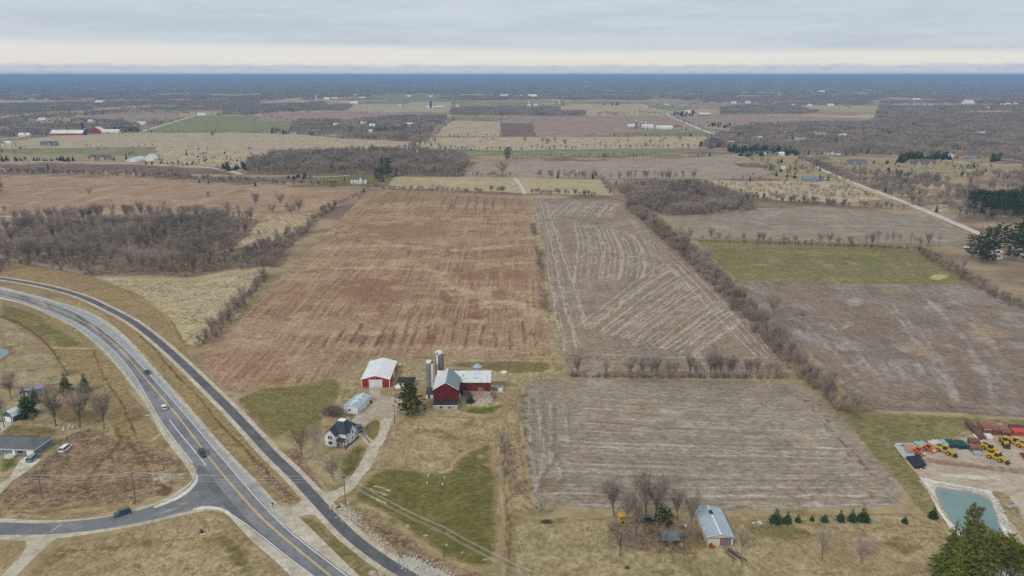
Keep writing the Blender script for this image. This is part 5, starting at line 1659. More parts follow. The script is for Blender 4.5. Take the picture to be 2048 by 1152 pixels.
for x, y in ((-13.5, 3.2), (-4.0, 3.6)):
 MB().tube((x, y, hr - 1.4), (x, y, hr - 0.5), 0.15, 0.15, 8).build('vent_pipe', 'machine_dark', o)
p = G(64, 879)
t = empty('woodpile', (p.x, p.y, 0), 0, 'dark red covered woodpile behind the ranch house', 'woodpile')
for k in range(10):
 MB().tube((-8 + k * 1.1, 0, 0.5), (-8 + k * 1.1, 1.6, 0.5), 0.5, 0.5, 7).build('log', 'wood_dark', t)
MB().box(-8.6, 2.6, -0.1, 1.7, 1.0, 1.12).build('cover', 'rust_dark', t)

o, W = building('shed', (40, 797), (77, 791), 'grey shed with mauve metal roof behind the spruces', 'shed', 10.0)
b = MB(); gable_walls(b, 0, W, 0, 6.5, 3.4, 4.6, 'x'); b.build('wall', 'slate_siding', o)
for s in (0, 1):
 r = MB(); roof_slope(r, 0, W, 0, 6.5, 3.4, 4.6, 'x', s, 0.3, 0.12); r.build('roof', 'mauve_roof', o)
panel(o, 'garage_door', 'white_trim', 0.7, 3.2, 0.05, 2.6)
for x in (0.0, W):
 MB().box(x - 0.1, x + 0.1, -0.1, 0.06, 0, 3.4).build('corner_trim', 'white_trim', o)

o, W = building('gambrel_shed', (8, 842), (26, 844.5), 'navy shed with rounded white gambrel roof at the left edge', 'shed', 5.2)
L = 8.5
gp = [(0, 0), (W, 0), (W, 2.7), (W * 0.8, 4.3), (W / 2, 5.1), (W * 0.2, 4.3), (0, 2.7)]
MB().prism(gp, 0, L).build('wall', 'navy_siding', o)
for k in range(4):
 a, c = [(W + 0.3, 2.5), (W * 0.8, 4.3), (W / 2, 5.1), (W * 0.2, 4.3), (-0.3, 2.5)][k:k + 2]
 MB().prism([(a[0], a[1] + 0.02), (a[0], a[1] + 0.14), (c[0], c[1] + 0.14), (c[0], c[1] + 0.02)], -0.3, L + 0.3).build('roof', 'white_metal', o)
panel(o, 'garage_door', 'white_trim', 0.9, 4.2, 0.05, 2.3)
window(o, 4.2, 1.2, 0.8, 0.9, W, 'right')
for x in (0.0, W):
 MB().box(x - 0.1, x + 0.1, -0.1, 0.06, 0, 2.7).build('corner_trim', 'white_trim', o)

# ------------------------------------------------------------------ bottom right yard
o, W = building('metal_building', (1413, 1091), (1466, 1091), 'tan metal building with pale blue roof and mauve sliding door', 'building', 8.8)
L, he, hr = 17.5, 2.9, 4.1
b = MB(); gable_walls(b, 0, W, 0, L, he, hr); b.build('wall', 'tan_siding', o)
for s in (0, 1):
 r = MB(); roof_slope(r, 0, W, 0, L, he, hr, 'y', s, 0.4, 0.12); r.build('roof', 'pale_blue_roof', o)
MB().box(W / 2 - 0.22, W / 2 + 0.22, -0.4, L + 0.4, hr + 0.1, hr + 0.24).build('ridge_cap', 'white_trim', o)
MB().box(W / 2 - 0.55, W / 2 + 0.55, L * 0.68, L * 0.82, hr + 0.16, hr + 0.42).build('roof_vent', 'machine_dark', o)
panel(o, 'sliding_door', 'mauve_door', W * 0.5, W * 0.9, 0.05, 2.6, 0, 'front', 0.12)
panel(o, 'door_track', 'dark_trim', 0.2, W - 0.2, 2.66, 2.8, 0, 'front', 0.14)
panel(o, 'gable_panel', 'tan_siding', 0.35, W * 0.49, 0.05, 2.6, 0, 'front', 0.09)
for x in (0.0, W):
 MB().box(x - 0.07, x + 0.07, -0.08, 0.06, 0, he).build('corner_trim', 'dark_trim', o)

o, W = building('shed', (1325, 1089), (1359, 1089), 'small shed with rusty grey gambrel roof under bare trees', 'shed', 5.6)
MB().box(0, W, 0.3, 4.6, 0, 1.5).build('wall', 'wood_dark', o)
for q in ([(0.0, 1.35), (1.0, 2.5), (1.0, 2.62), (-0.05, 1.45)], [(1.0, 2.5), (2.45, 3.0), (2.45, 3.12), (1.0, 2.62)], [(2.45, 3.0), (3.9, 2.5), (3.9, 2.62), (2.45, 3.12)], [(3.9, 2.5), (4.9, 1.35), (4.95, 1.45), (3.9, 2.62)]):
 MB().prism(q, -0.2, W + 0.2, 'x').build('roof', 'blue_grey_roof', o)
panel(o, 'door', 'wood_grey', 1.8, 3.4, 0.05, 1.4, 0.3)

# school bus
p, q = G(1238, 1047.5), G(1281, 1046.5)
t = empty('school_bus', (p.x, p.y, 0), math.atan2(q.y - p.y, q.x - p.x), 'old yellow school bus parked behind bare branches', 'bus')
L = (q - p).length
MB().box(0, L - 1.3, 0, 2.4, 0.6, 2.9, 0.05, 0.12).build('body', 'bus_yellow', t)
MB().box(L - 1.3, L, 0.2, 2.2, 0.6, 1.7, 0.06, 0.1).build('hood', 'bus_yellow', t)
MB().box(0.15, L - 1.5, 0.25, 2.15, 2.9, 3.02, 0.1, 0.2).build('roof', 'bus_yellow', t)
n = 7
for k in range(n):
 x = 0.4 + k * (L - 2.2) / n
 MB().box(x, x + (L - 2.2) / n - 0.16, -0.02, 0.12, 1.75, 2.45).build('window', 'glass', t)
for z in (1.1, 1.45):
 MB().box(0.05, L - 1.4, -0.035, 0.05, z, z + 0.09).build('side_rail', 'machine_dark', t)
for x in (1.3, L - 1.0):
 for y in (0.1, 2.3):
  wheel(t, x, y, 0.48, 0.3, 1)

# lumber and odds
p = G(1452, 1100)
t = empty('lumber_pile', (p.x, p.y, 0.05), math.radians(-58), 'pile of grey beams and pipes in front of the metal building', 'lumber')
rr = random.Random(3)
for k in range(13):
 y = rr.uniform(-1.6, 1.8)
 x = rr.uniform(-0.6, 1.2)
 zz = rr.uniform(0, 0.35)
 ln = rr.uniform(3.5, 7.5) if k else 11.0
 MB().tube((x, y, 0.14 + zz), (x + ln, y + rr.uniform(-0.7, 0.7), 0.14 + zz * 0.6), 0.13, 0.13, 6).build('beam', rr.choice(['wood_grey', 'wood_dark', 'wood_grey', 'machine_dark']), t)
p = G(1423, 1094)
t = empty('garden_tractor', (p.x, p.y, 0.05), -1.4, 'small red garden tractor before the tan wall', 'garden tractor')
MB().box(-0.8, 0.2, -0.4, 0.4, 0.35, 0.75).box(0.2, 1.0, -0.3, 0.3, 0.4, 0.95, 0.05, 0.05).build('body', 'machine_red', t)
MB().box(-0.6, -0.2, -0.25, 0.25, 0.75, 1.1).build('seat', 'machine_dark', t)
for x, rr_ in ((-0.6, 0.4), (0.75, 0.25)):
 for y in (-0.42, 0.42):
  wheel(t, x, y, rr_, 0.22, 1)
for px in ((1464, 1132), (1482, 1134)):
 p = G(*px)
 t = empty('clothesline_post', (p.x, p.y, 0), 0.1, 'thin dark clothesline post beside the lumber pile', 'post', 'clothesline posts')
 MB().tube((0, 0, 0), (0, 0, 2.0), 0.07, 0.07, 6).build('post', 'machine_dark', t)
 MB().box(-0.5, 0.5, -0.04, 0.04, 1.9, 2.0).build('crossbar', 'machine_dark', t)
p = G(1513, 1051)
t = empty('scrap_heap', (p.x, p.y, 0), 0.3, 'low heap of pale scrap in the grass', 'scrap heap')
for k in range(8):
 x, y = rr.uniform(-1.8, 1.8) if False else random.Random(k).uniform(-1.8, 1.8), random.Random(k + 50).uniform(-1, 1)
 MB().box(x, x + 1.2, y, y + 0.5, 0, 0.35 + 0.05 * k, 0.05, 0.05).build('board', 'wood_grey' if k % 2 else 'machine_white', t)
car((1294, 1042), (1304, 1041), 'car_slate', 'dark pickup half hidden behind the school bus', 5.0, 1.9, 1.7, 'suv', 0.05, 'pickup')
for px, lb in (((1318, 1068), 'rusty implement under the bare yard trees'), ((1366, 1058), 'grey scrap machine beside the metal building')):
 p = G(*px)
 t = empty('farm_implement', (p.x, p.y, 0), 0.5, lb, 'farm implement')
 MB().box(-1.2, 1.2, -0.15, 0.15, 0.5, 0.75).box(-0.9, -0.7, -1.2, 1.2, 0.45, 0.7).box(0.4, 0.6, -1.0, 1.0, 0.45, 0.7).build('frame', 'rust_dark', t)
 for y in (-1.1, 1.1):
  wheel(t, -0.2, y, 0.5, 0.2, 1)
 MB().box(0.8, 1.8, -0.5, 0.5, 0.4, 1.2, 0.2, 0.1).build('hopper', 'machine_white', t)

# ------------------------------------------------------------------ vehicles
car((295, 747), (299, 752), 'car_navy', 'dark blue car driving on the highway, farthest of the three', 4.6, 1.85, 1.5, 'sedan', 0.12)
car((328, 817), (323.5, 808), 'car_white', 'white car driving along the middle of the highway', 4.6, 1.85, 1.6, 'suv', 0.12)
car((405, 910), (409.5, 917), 'car_black', 'black sport utility car nearing the junction', 5.0, 1.95, 1.75, 'suv', 0.12)
car((245, 1029), (232, 1033), 'car_slate', 'dark grey sport utility car on the side road', 4.9, 1.9, 1.75, 'suv', 0.12)
car((131, 900), (139, 894), 'car_white', 'white parked van on the rough lot', 5.2, 1.95, 1.9, 'van', 0.05, 'van')
car((66, 919), (74, 912), 'car_teal', 'teal parked pickup before the garage door', 5.6, 1.95, 1.7, 'suv', 0.15, 'pickup')
car((720, 860), (722, 866), 'car_slate', 'dark grey parked car beside the farmhouse', 4.9, 1.9, 1.7, 'suv', 0.08)
# ------------------------------------------------------------------ equipment yard
loader((1889, 906), (1902, 911), 'yellow wheel loader standing alone before the pipes')
loader((1992, 920), (2008, 926), 'yellow wheel loader nearest the pond')
loader((1980, 903), (1996, 911), 'yellow wheel loader behind the nearest one')
loader((2008, 888), (2012, 895), 'yellow wheel loader facing the camera near the rusty stacks')
loader((2030, 890), (2020, 886), 'bright yellow wheel loader at the right edge of the yard')
tractor((1838, 909), (1846, 912), 'orange road machine at the left end of the row')
tractor((1858, 903), (1866, 906), 'orange road machine before the concrete pipes')
car((2050, 915), (2044, 908), 'car_maroon', 'maroon parked car at the right edge of the yard', 4.8, 1.9, 1.6, 'sedan', 0.1)


def pipes(a, b, n, r, mat, label, gap=1.05, rows=1, group='pipe bundles in the equipment yard'):
 """n pipes side by side; a, b = photo points of the ends of the first pipe"""
 p, q = G(*a), G(*b)
 d = q - p
 t = empty('pipe_stack', (p.x, p.y, 0.15), math.atan2(d.y, d.x), label, 'pipe stack', group)
 L = d.length
 rr = random.Random(n + int(a[0]))
 first = None
 for row in range(rows):
  for k in range(n - row):
   y = -(k + row * 0.5) * 2 * r * gap
   z = r + row * r * 1.75
   s = rr.uniform(-0.4, 0.4)
   if first is None:
    first = MB().tube((0, 0, 0), (L, 0, 0), r, r, 10).build('pipe', mat, t, (s, y, z))
   else:
    c = first.copy(); COL.objects.link(c); c.parent = t; c.location = (s, y, z)
 return t


pipes((1809, 918), (1789, 892), 3, 0.28, 'pipe_blue', 'long pale blue pipes along the left edge of the yard', 1.4)
pipes((1789, 890), (1824, 889), 2, 0.3, 'pipe_blue', 'pale blue pipes lying across the yard corner', 1.1)
pipes((1818, 916), (1800, 896), 4, 0.3, 'pipe_blue', 'pale pipes between the rusty bars and the yard edge', 1.3)
pipes((1830, 938), (1812, 917), 6, 0.32, 'pipe_black', 'black pipes at the lower corner of the yard', 1.05, 2)
pipes((1841, 933), (1829, 914), 4, 0.32, 'pipe_black', 'second bundle of black pipes right of the first', 1.05, 2)
pipes((1842, 941), (1835, 931), 2, 0.2, 'pipe_concrete', 'two short pale pipes below the black ones', 1.2)
pipes((1846, 898), (1828, 887), 5, 0.45, 'pipe_teal', 'pale teal pipes behind the first orange machine', 1.05, 1)
pipes((1868, 893), (1856, 886), 4, 0.6, 'pipe_concrete', 'thick concrete pipes behind the second orange machine', 1.1, 1)
pipes((1884, 894), (1871, 884), 4, 0.55, 'pipe_teal', 'thick teal pipes right of the concrete pipes', 1.05, 1)
pipes((1902, 897), (1888, 885), 5, 0.4, 'pipe_green', 'dark green pipes in the middle of the row', 1.05, 2)
pipes((1919, 899), (1904, 886), 6, 0.4, 'pipe_green', 'dark green pipes at the right of the row', 1.05, 2)
pipes((1931, 897), (1919, 890), 5, 0.35, 'pipe_teal', 'short pale teal pipes next to the rusty boxes', 1.05, 1)


def steel_stack(a, b, depth, nl, th, mats, label, name='steel_stack', gap=0.08):
 p, q = G(*a), G(*b)
 d = q - p
 t = empty(name, (p.x, p.y, 0.12), math.atan2(d.y, d.x), label, 'steel stack', 'rusty steel stacks in the equipment yard')
 rr = random.Random(int(a[0] * 7 + a[1]))
 for k in range(nl):
  s = rr.uniform(-0.25, 0.25)
  MB().box(s, d.length + s, rr.uniform(-.1, .1), depth, k * (th + gap), k * (th + gap) + th, 0.02, 0.02).build('plate', rr.choice(mats), t)
 return t


steel_stack((1812, 909), (1830, 911), 8, 3, 0.3, ['rust', 'rust_pale'], 'rusty bars beside the pale pipes')
steel_stack((1938, 892), (1962, 895), 4, 4, 0.5, ['rust', 'rust_dark'], 'front rusty trench plates by the dark green pipes')
steel_stack((1942, 904), (1964, 906), 4, 3, 0.55, ['rust', 'rust_pale'], 'rusty trench box nearest the loaders')
steel_stack((1950, 912), (1966, 913), 2.5, 1, 1.2, ['galvanised'], 'grey steel box on the ground beside the rusty plates')
steel_stack((1940, 862), (1952, 863), 5, 3, 0.5, ['rust_dark'], 'dark steel bundle at the back corner of the yard')
steel_stack((1958, 880), (1972, 881), 16, 3, 0.45, ['rust', 'rust_dark'], 'long rusty sheet piles along the yard edge')
steel_stack((1966, 868), (1984, 869), 7, 5, 0.55, ['rust_pale', 'rust', 'rust'], 'tall layered stack of pale rusty plates')
steel_stack((1985, 870), (2004, 871), 7, 5, 0.5, ['rust_dark', 'rust'], 'tall dark stack right of the pale plates')
steel_stack((2003, 872), (2022, 873), 7, 4, 0.45, ['rust', 'rust_dark'], 'lower rusty stack next to the red machine')
steel_stack((1976, 853), (2008, 854), 2, 2, 0.4, ['rust_pale'], 'long pale beam at the back of the yard')
steel_stack((2022, 860), (2060, 862), 3, 3, 0.4, ['rust_dark', 'rust'], 'rusty beams at the right back of the yard')
steel_stack((1974, 878), (1986, 879), 4, 2, 0.35, ['machine_white'], 'pale slab in the middle of the yard')
steel_stack((2028, 872), (2056, 873), 4, 3, 0.6, ['machine_red', 'rust'], 'red painted steel frames at the right edge')
p, q = G(1963, 887), G(1947, 870)
t = empty('white_beam', (p.x, p.y, 0.15), math.atan2((q - p).y, (q - p).x), 'long white beam lying at the edge of the yard', 'beam')
MB().box(0, (q - p).length, -0.25, 0.25, 0, 0.5).build('beam', 'white_trim', t)
for i in range(5):
 p = G(1968 + i * 4, 884 + i * 1.5)
 t = empty('concrete_block', (p.x, p.y, 0.1), i * 0.6, 'pale concrete block lying between the stacks', 'block', 'concrete blocks in the equipment yard')
 MB().box(-0.8, 0.8, -0.5, 0.5, 0, 0.8, 0.05, 0.05).build('block', 'pipe_concrete', t)
p = G(2023, 1016)
t = empty('rowing_boat', (p.x, p.y, 0.1), 0.3, 'small grey boat lying on the grass by the pond', 'boat')
MB().add([(-1.6, -.4, .1), (1.2, -.4, .1), (2.2, 0, .25), (1.2, .4, .1), (-1.6, .4, .1), (-1.9, -.7, .7), (1.4, -.7, .7), (2.7, 0, .85), (1.4, .7, .7), (-1.9, .7, .7)],
         [(4, 3, 2, 1, 0), (0, 1, 6, 5), (1, 2, 7, 6), (2, 3, 8, 7), (3, 4, 9, 8), (4, 0, 5, 9), (5, 6, 7, 8, 9)]).build('hull', 'galvanised', t)
MB().box(-0.3, 0.2, -0.66, 0.66, 0.7, 0.76).build('seat', 'wood_grey', t)

# ------------------------------------------------------------------ poles and wires
POLES = []


def pole(px, top, label, arm=True, z=0.0, armdir=0.0, tr=False, group=None, pt=None):
 p = pt if pt is not None else G(*px)
 H = hgt(px[1], top, px[0]) if pt is None else 12.0
 t = empty('utility_pole', (p.x, p.y, 0), armdir, label, 'utility pole', group)
 MB().tube((0, 0, -0.3), (0, 0, H), 0.2, 0.14, 8).build('post', 'wood_pole', t)
 if arm:
  MB().box(-1.25, 1.25, -0.08, 0.08, H - 0.8, H - 0.62).build('crossarm', 'wood_dark', t)
  for x in (-1.15, 0.0, 1.15):
   MB().tube((x, 0, H - 0.62 if x else H), (x, 0, H - 0.34 if x else H + 0.28), 0.08, 0.06, 6).build('insulator', 'insulator', t)
 if tr:
  MB().tube((0.35, -0.1, H - 2.4), (0.35, -0.1, H - 1.4), 0.28, 0.28, 10).build('transformer', 'galvanised', t)
 POLES.append((p, H, armdir))
 return t


d = G(691.5, 1015) - G(271, 1006)
p0 = G(271, 1006) + (G(85, 998) - G(271, 1006)) * 2
pole((85, 998), 951, 'wooden utility pole on the corner lot, left one', armdir=1.57, tr=True)
pole((271, 1006), 945, 'wooden utility pole beside the yellow marker at the side road', armdir=1.5, tr=True)
pole((691.5, 1015), 951.5, 'wooden utility pole beside the farm drive', armdir=1.3)
pole((888, 1114.5), 1056, 'dark utility pole on the front lawn', armdir=0.9)
PL = [(p0, POLES[0][1], 1.57)] + POLES[:4] + [(POLES[3][0] * 2 - POLES[2][0], POLES[3][1], 0.9)]
for i in range(len(PL) - 1):
 (a, ha, da), (b, hb, db) = PL[i], PL[i + 1]
 lb = ['overhead wires from the left edge to the corner lot pole', 'overhead wires between the two corner lot poles', 'overhead wires crossing the highway and the trail', 'overhead wires running from the drive pole across the lawn', 'overhead wires leaving toward the bottom edge'][i]
 t = empty('power_line', tuple(a), 0, lb, 'power line', 'overhead wires along the side road')
 for x, dz in ((-1.15, -0.34), (0, 0.28), (1.15, -0.34), (0.2, -2.2)):
  m_ = MB()
  A = Vector((x * math.cos(da), x * math.sin(da), ha + dz)); B = (b - a) + Vector((x * math.cos(db), x * math.sin(db), hb + dz))
  n_ = 10
  pts = [A.lerp(B, k / n_) - Vector((0, 0, 4 * 1.1 * (k / n_) * (1 - k / n_))) for k in range(n_ + 1)]
  for k in range(n_):
   m_.tube(pts[k], pts[k + 1], 0.045, 0.045, 4, False)
  m_.build('wire', 'wire', t)
pole((789.6, 849), 813, 'pale utility pole in the farmyard by the big fir', arm=False)
pole((1963, 465), 437, 'wooden utility pole beside the right hand road', arm=True, armdir=0.5)
pole((1815, 408), 385, 'small utility pole farther up the right hand road', arm=True, armdir=0.5)

# ------------------------------------------------------------------ fences and the sound wall
def fence(px, label, name='fence', post=2.6, h=1.3, nr=3, mat='wood_dark', pm='wood_dark'):
 P = resample(smooth(GP(px), False, 2), 0.5, False)
 Q = [P[0]]
 for q in P:
  if (q - Q[-1]).length >= post:
   Q.append(q)
 t = empty(name, tuple(Q[0]), 0, label, 'fence')
 O = Q[0]
 me = None
 for i, q in enumerate(Q):
  if me is None:
   ob = MB().box(-0.09, 0.09, -0.09, 0.09, 0, h + 0.15).build('post', pm, t)
   me = ob.data
  else:
   ob = link('post', me, t)
  ob.location = q - O
 for i in range(len(Q) - 1):
  a, b = Q[i] - O, Q[i + 1] - O
  for k in range(nr):
   zz = h * (k + 0.7) / nr
   MB().tube(a + Vector((0, 0, zz)), b + Vector((0, 0, zz)), 0.07, 0.07, 4).build('rail', mat, t)
 return t


fence([(-14, 630), (0, 635), (30, 645), (60, 662), (88, 684), (107, 706), (121, 728), (136, 752)], 'dark wooden fence curving down the left pasture', post=3.0, h=1.4)
fence([(0, 769), (40, 769), (80, 770), (120, 769), (150, 765)], 'thin wire fence behind the sheds', name='wire_fence', post=4.0, h=1.1, nr=2, mat='wire', pm='wood_grey')
P = resample(smooth(GP([(-30, 510), (0, 518), (60, 529), (120, 539), (172, 551)]), False, 2), 0.5, False)
Q = [P[0]]
for q in P:
 if (q - Q[-1]).length >= 6:
  Q.append(q)
t = empty('sound_wall', tuple(Q[0]), 0, 'long grey brown panel wall at the edge of the left wood', 'wall')
for i in range(len(Q) - 1):
 a, b = Q[i] - Q[0], Q[i + 1] - Q[0]
 dd = (b - a)
 rz = math.atan2(dd.y, dd.x)
 MB().box(0.2, dd.length - 0.2, -0.12, 0.12, 0, 2.6).build('panel', 'panel_grey', t, a, rz)
 MB().box(-0.2, 0.2, -0.22, 0.22, 0, 2.8).build('post', 'field_stone', t, a, rz)

# ------------------------------------------------------------------ signs, mailboxes, markers, rocks
def sign(px, label, mat, w=0.9, h=2.4, rz=0.0, diamond=False):
 p = G(*px)
 t = empty('road_sign', (p.x, p.y, 0), rz, label, 'road sign')
 MB().box(-0.05, 0.05, -0.05, 0.05, 0, h).build('post', 'galvanised', t)
 m_ = MB()
 if diamond:
  m_.prism([(0, h - w * 0.9), (w * 0.7, h - w * 0.2), (0, h + w * 0.5), (-w * 0.7, h - w * 0.2)], -0.09, -0.055)
 else:
  m_.box(-w / 2, w / 2, -0.09, -0.055, h - w, h)
 m_.build('plate', mat, t)
 return t


sign((159, 614), 'yellow diamond road sign beside the highway curve', 'sign_yellow', 1.3, 2.6, 0.3, True)
sign((413, 1016), 'grey road sign seen from behind at the junction', 'galvanised', 0.8, 2.6, 1.2)
sign((516, 974), 'thin marker post beside the paved shoulder', 'galvanised', 0.3, 1.8, 0.2)
sign((74, 1106), 'thin marker post at the field entrance', 'machine_dark', 0.3, 1.4, 0.2)
p = G(546, 1014)
t = empty('mailbox', (p.x, p.y, 0.05), 0.6, 'black mailbox beside the highway at the farm drive', 'mailbox')
MB().box(-0.07, 0.07, -0.07, 0.07, 0, 1.1).build('post', 'wood_dark', t)
MB().box(-0.3, 0.3, -0.55, 0.55, 1.1, 1.6, 0.08, 0).build('box', 'machine_dark', t)
p = G(405, 1068)
t = empty('culvert_end', (p.x, p.y, 0.02), 0.6, 'pale culvert end section in the tan grass', 'culvert')
MB().tube((0, 0, 0.45), (0, 1.6, 0.45), 0.5, 0.5, 12, False).build('pipe', 'machine_dark', t)
MB().box(-0.8, 0.8, -0.8, 0.0, 0, 0.25).build('apron', 'pipe_concrete', t)
p = G(653, 1024)
for px, lb in (((673, 1018), 'dark culvert mouth in the white riprap'), ((148, 663), 'pale culvert end below the highway curve'), ((218, 720), 'pale culvert end left of the highway'), ((290, 834), 'pale culvert end left of the white car'), ((322, 680), 'pale culvert end in the ditch along the trail')):
 p = G(*px)
 t = empty('culvert_end', (p.x, p.y, 0.02), 0.8, lb, 'culvert')
 MB().tube((0, 0, 0.35), (1.6, 0, 0.35), 0.4, 0.4, 10, False).build('pipe', 'machine_dark' if 'dark' in lb else 'pipe_concrete', t)
 MB().box(1.6, 2.5, -0.5, 0.5, 0, 0.3).build('apron', 'pipe_concrete', t)
for px in ((857, 953), (889, 957), (854, 968), (885, 971)):
 p = G(*px)
 t = empty('vent_pipe', (p.x, p.y, 0), 0, 'short white vent pipe standing in the green lawn', 'vent pipe', 'white vent pipes of the septic mound')
 MB().tube((0, 0, 0), (0, 0, 0.7), 0.14, 0.14, 8).build('pipe', 'white_trim', t)
 MB().lathe([(0.3, 0.7), (0.26, 0.85), (0.05, 0.95)], 10).build('cap', 'white_trim', t)
p = G(267, 1009)
t = empty('cable_marker', (p.x, p.y, 0), 0, 'yellow cable box at the foot of the right corner lot pole', 'cable box')
MB().box(-1.1, -0.4, -0.3, 0.3, 0, 0.9, 0.05, 0.05).build('box', 'sign_yellow', t)
MB().box(1.2, 1.7, -0.25, 0.25, 0, 0.8, 0.05, 0.05).build('pedestal', 'galvanised', t)
p = G(135, 857)
t = empty('fire_ring', (p.x, p.y, 0), 0, 'ring of pale garden chairs around a fire pit', 'fire pit')
MB().lathe([(0.9, 0), (0.95, 0.35), (0.75, 0.35), (0.7, 0.1)], 12).build('ring', 'field_stone', t)
for k in range(4):
 a = k * 1.3 + 0.4
 MB().box(math.cos(a) * 2 - .35, math.cos(a) * 2 + .35, math.sin(a) * 2 - .35, math.sin(a) * 2 + .35, 0, 0.5).build('seat', 'machine_white', t)
p = G(110, 889)
t = empty('brush_heap', (p.x, p.y, 0), 0, 'heap of pale brush and boards behind the ranch house', 'brush heap')
rr = random.Random(9)
for k in range(14):
 x, y = rr.uniform(-2.5, 2.5), rr.uniform(-1.2, 1.2)
 MB().tube((x, y, 0.1), (x + rr.uniform(-1.5, 1.5), y + rr.uniform(-.8, .8), rr.uniform(0.1, 0.8)), 0.1, 0.07, 5).build('stick', 'stone_tan' if k % 2 else 'wood_grey', t)


p = G(974, 779)
t = empty('debris_heap', (p.x, p.y, 0), 0, 'heap of broken boards at the right end of the long barn', 'debris')
for k in range(26):
 x, y = rr.uniform(-2.5, 3.5), rr.uniform(-2.5, 3)
 MB().tube((x, y, 0.15), (x + rr.uniform(-2, 2), y + rr.uniform(-1.6, 1.6), rr.uniform(0.1, 1.6)), 0.13, 0.1, 4).build('board', rr.choice(['wood_grey', 'wood_dark', 'stone_tan', 'barn_grey']), t)


def rocks(name, pts_px, n, size, mats, label, width=2.0, seed=0):
 """loose stone bank: many small faceted stones joined into one mass"""
 rr = random.Random(seed)
 P = resample(smooth(GP(pts_px), False, 2), 0.5, False)
 bm = MB()
 ico = [(0, 0, 1), (.894, 0, .447), (.276, .851, .447), (-.724, .526, .447), (-.724, -.526, .447), (.276, -.851, .447), (.724, .526, -.447), (-.276, .851, -.447), (-.894, 0, -.447), (-.276, -.851, -.447), (.724, -.526, -.447)]
 fi = [(0, 1, 2), (0, 2, 3), (0, 3, 4), (0, 4, 5), (0, 5, 1), (1, 6, 2), (2, 7, 3), (3, 8, 4), (4, 9, 5), (5, 10, 1), (2, 6, 7), (3, 7, 8), (4, 8, 9), (5, 9, 10), (1, 10, 6)]
 for _ in range(n):
  i = rr.randrange(len(P))
  q = P[i] + Vector((rr.gauss(0, width * 0.5), rr.gauss(0, width * 0.4), 0))
  s = size * rr.uniform(0.5, 1.4)
  bm.mi = rr.randrange(len(mats))
  sx, sy, sz = s * rr.uniform(.7, 1.2), s * rr.uniform(.7, 1.2), s * rr.uniform(.4, .8)
  bm.add([(q.x + x * sx, q.y + y * sy, 0.05 + (z + 0.3) * sz) for x, y, z in ico], fi)
 o = bm.build(name, mats)
 return tag(o, label, None, None, 'stuff')


rocks('riprap', [(676, 1016), (690, 1022), (704, 1032), (700, 1036)], 420, 0.42, ['stone_white', 'stone_white', 'stone_tan'], 'bank of white stones beside the trail', 3.2, 1)
rocks('riprap', [(704, 1036), (740, 1066), (780, 1096), (800, 1112)], 420, 0.3, ['stone_tan', 'stone_white'], 'line of tan stones along the trail ditch', 1.8, 2)
rocks('riprap', [(810, 1118), (850, 1140), (900, 1160)], 700, 0.45, ['stone_white'], 'white stones at the bottom of the trail ditch', 3.2, 3)
rocks('riprap', [(512, 930), (545, 965), (575, 1000)], 160, 0.26, ['stone_tan', 'stone_white'], 'scattered pale stones in the highway ditch', 1.8, 4)
rocks('riprap', [(318, 950), (345, 958)], 200, 0.35, ['stone_tan', 'stone_white'], 'patch of pale rubble on the corner lot', 3.0, 5)
rocks('riprap', [(745, 1148), (775, 1152)], 60, 0.4, ['stone_white', 'stone_tan'], 'few pale stones on the grass island', 2.0, 6)
rocks('pond_stones', [(1840, 962), (1872, 1000), (1900, 1042)], 260, 0.3, ['stone_white', 'stone_tan'], 'pale stones along the left shore of the pond', 0.5, 7)
rocks('pond_stones', [(1870, 968), (1940, 980), (1985, 992), (2002, 1030), (2040, 1110)], 420, 0.35, ['stone_white'], 'pale stones along the right shore of the pond', 1.6, 8)

# ------------------------------------------------------------------ far houses and farms
def far_house(px, wpx, label, wall='house_wall', roof='brown_shingle', hr=0.75, rz=0.0, depth=0.45, axis='x', group=None, cat='house', name='house', parts=True, windows=0, storeys=1):
 p = G(*px)
 m_px = (p - camo.location).length / F
 w_ = wpx * m_px
 d_ = w_ * depth
 he = min(4.2, w_ * 0.45) * (1.0 if storeys == 1 else 1.6)
 h_ = he + min(w_, d_) * 0.5 * hr
 clear(px, max(11, w_ * 0.75))
 if parts:
  t = empty(name, (p.x - w_ / 2, p.y, 0), rz, label, cat, group)
  b_ = MB(); gable_walls(b_, 0, w_, 0, d_, he, h_, axis); b_.build('wall', wall, t)
  r_ = MB()
  for s in (0, 1):
   roof_slope(r_, 0, w_, 0, d_, he, h_, axis, s, 0.5, 0.2)
  r_.build('roof', roof, t)
  if windows and cat == 'house':
   for fx in ((0.16, 0.62) if wpx > 30 else (0.55,)):
    wing(t, w_ * fx, -d_ * 0.22, w_ * 0.22, d_ * 0.6, he * 0.98, h_ * 0.97, wall, roof)
  for k in range(windows):
   x = w_ * (k + 0.5) / windows
   window(t, x, 1.0, min(1.4, w_ / windows * 0.5), 1.2)
   if storeys > 1:
    window(t, x, 3.6, min(1.4, w_ / windows * 0.5), 1.2)
  return t
 b_ = MB(); gable_walls(b_, 0, w_, 0, d_, he, h_, axis)
 b_.mi = 1
 for s in (0, 1):
  roof_slope(b_, 0, w_, 0, d_, he, h_, axis, s, 0.5, 0.2)
 o = b_.build(name, [wall, roof], None, (p.x - w_ / 2, p.y, 0), rz)
 return tag(o, label, cat, group)


def wing(t, x, y, w_, d_, he, h_, wall, roof, axis='y'):
 b_ = MB(); gable_walls(b_, x, x + w_, y, y + d_, he, h_, axis); b_.build('wall', wall, t)
 r_ = MB()
 for s in (0, 1):
  roof_slope(r_, x, x + w_, y, y + d_, he, h_, axis, s, 0.5, 0.2)
 r_.build('roof', roof, t)


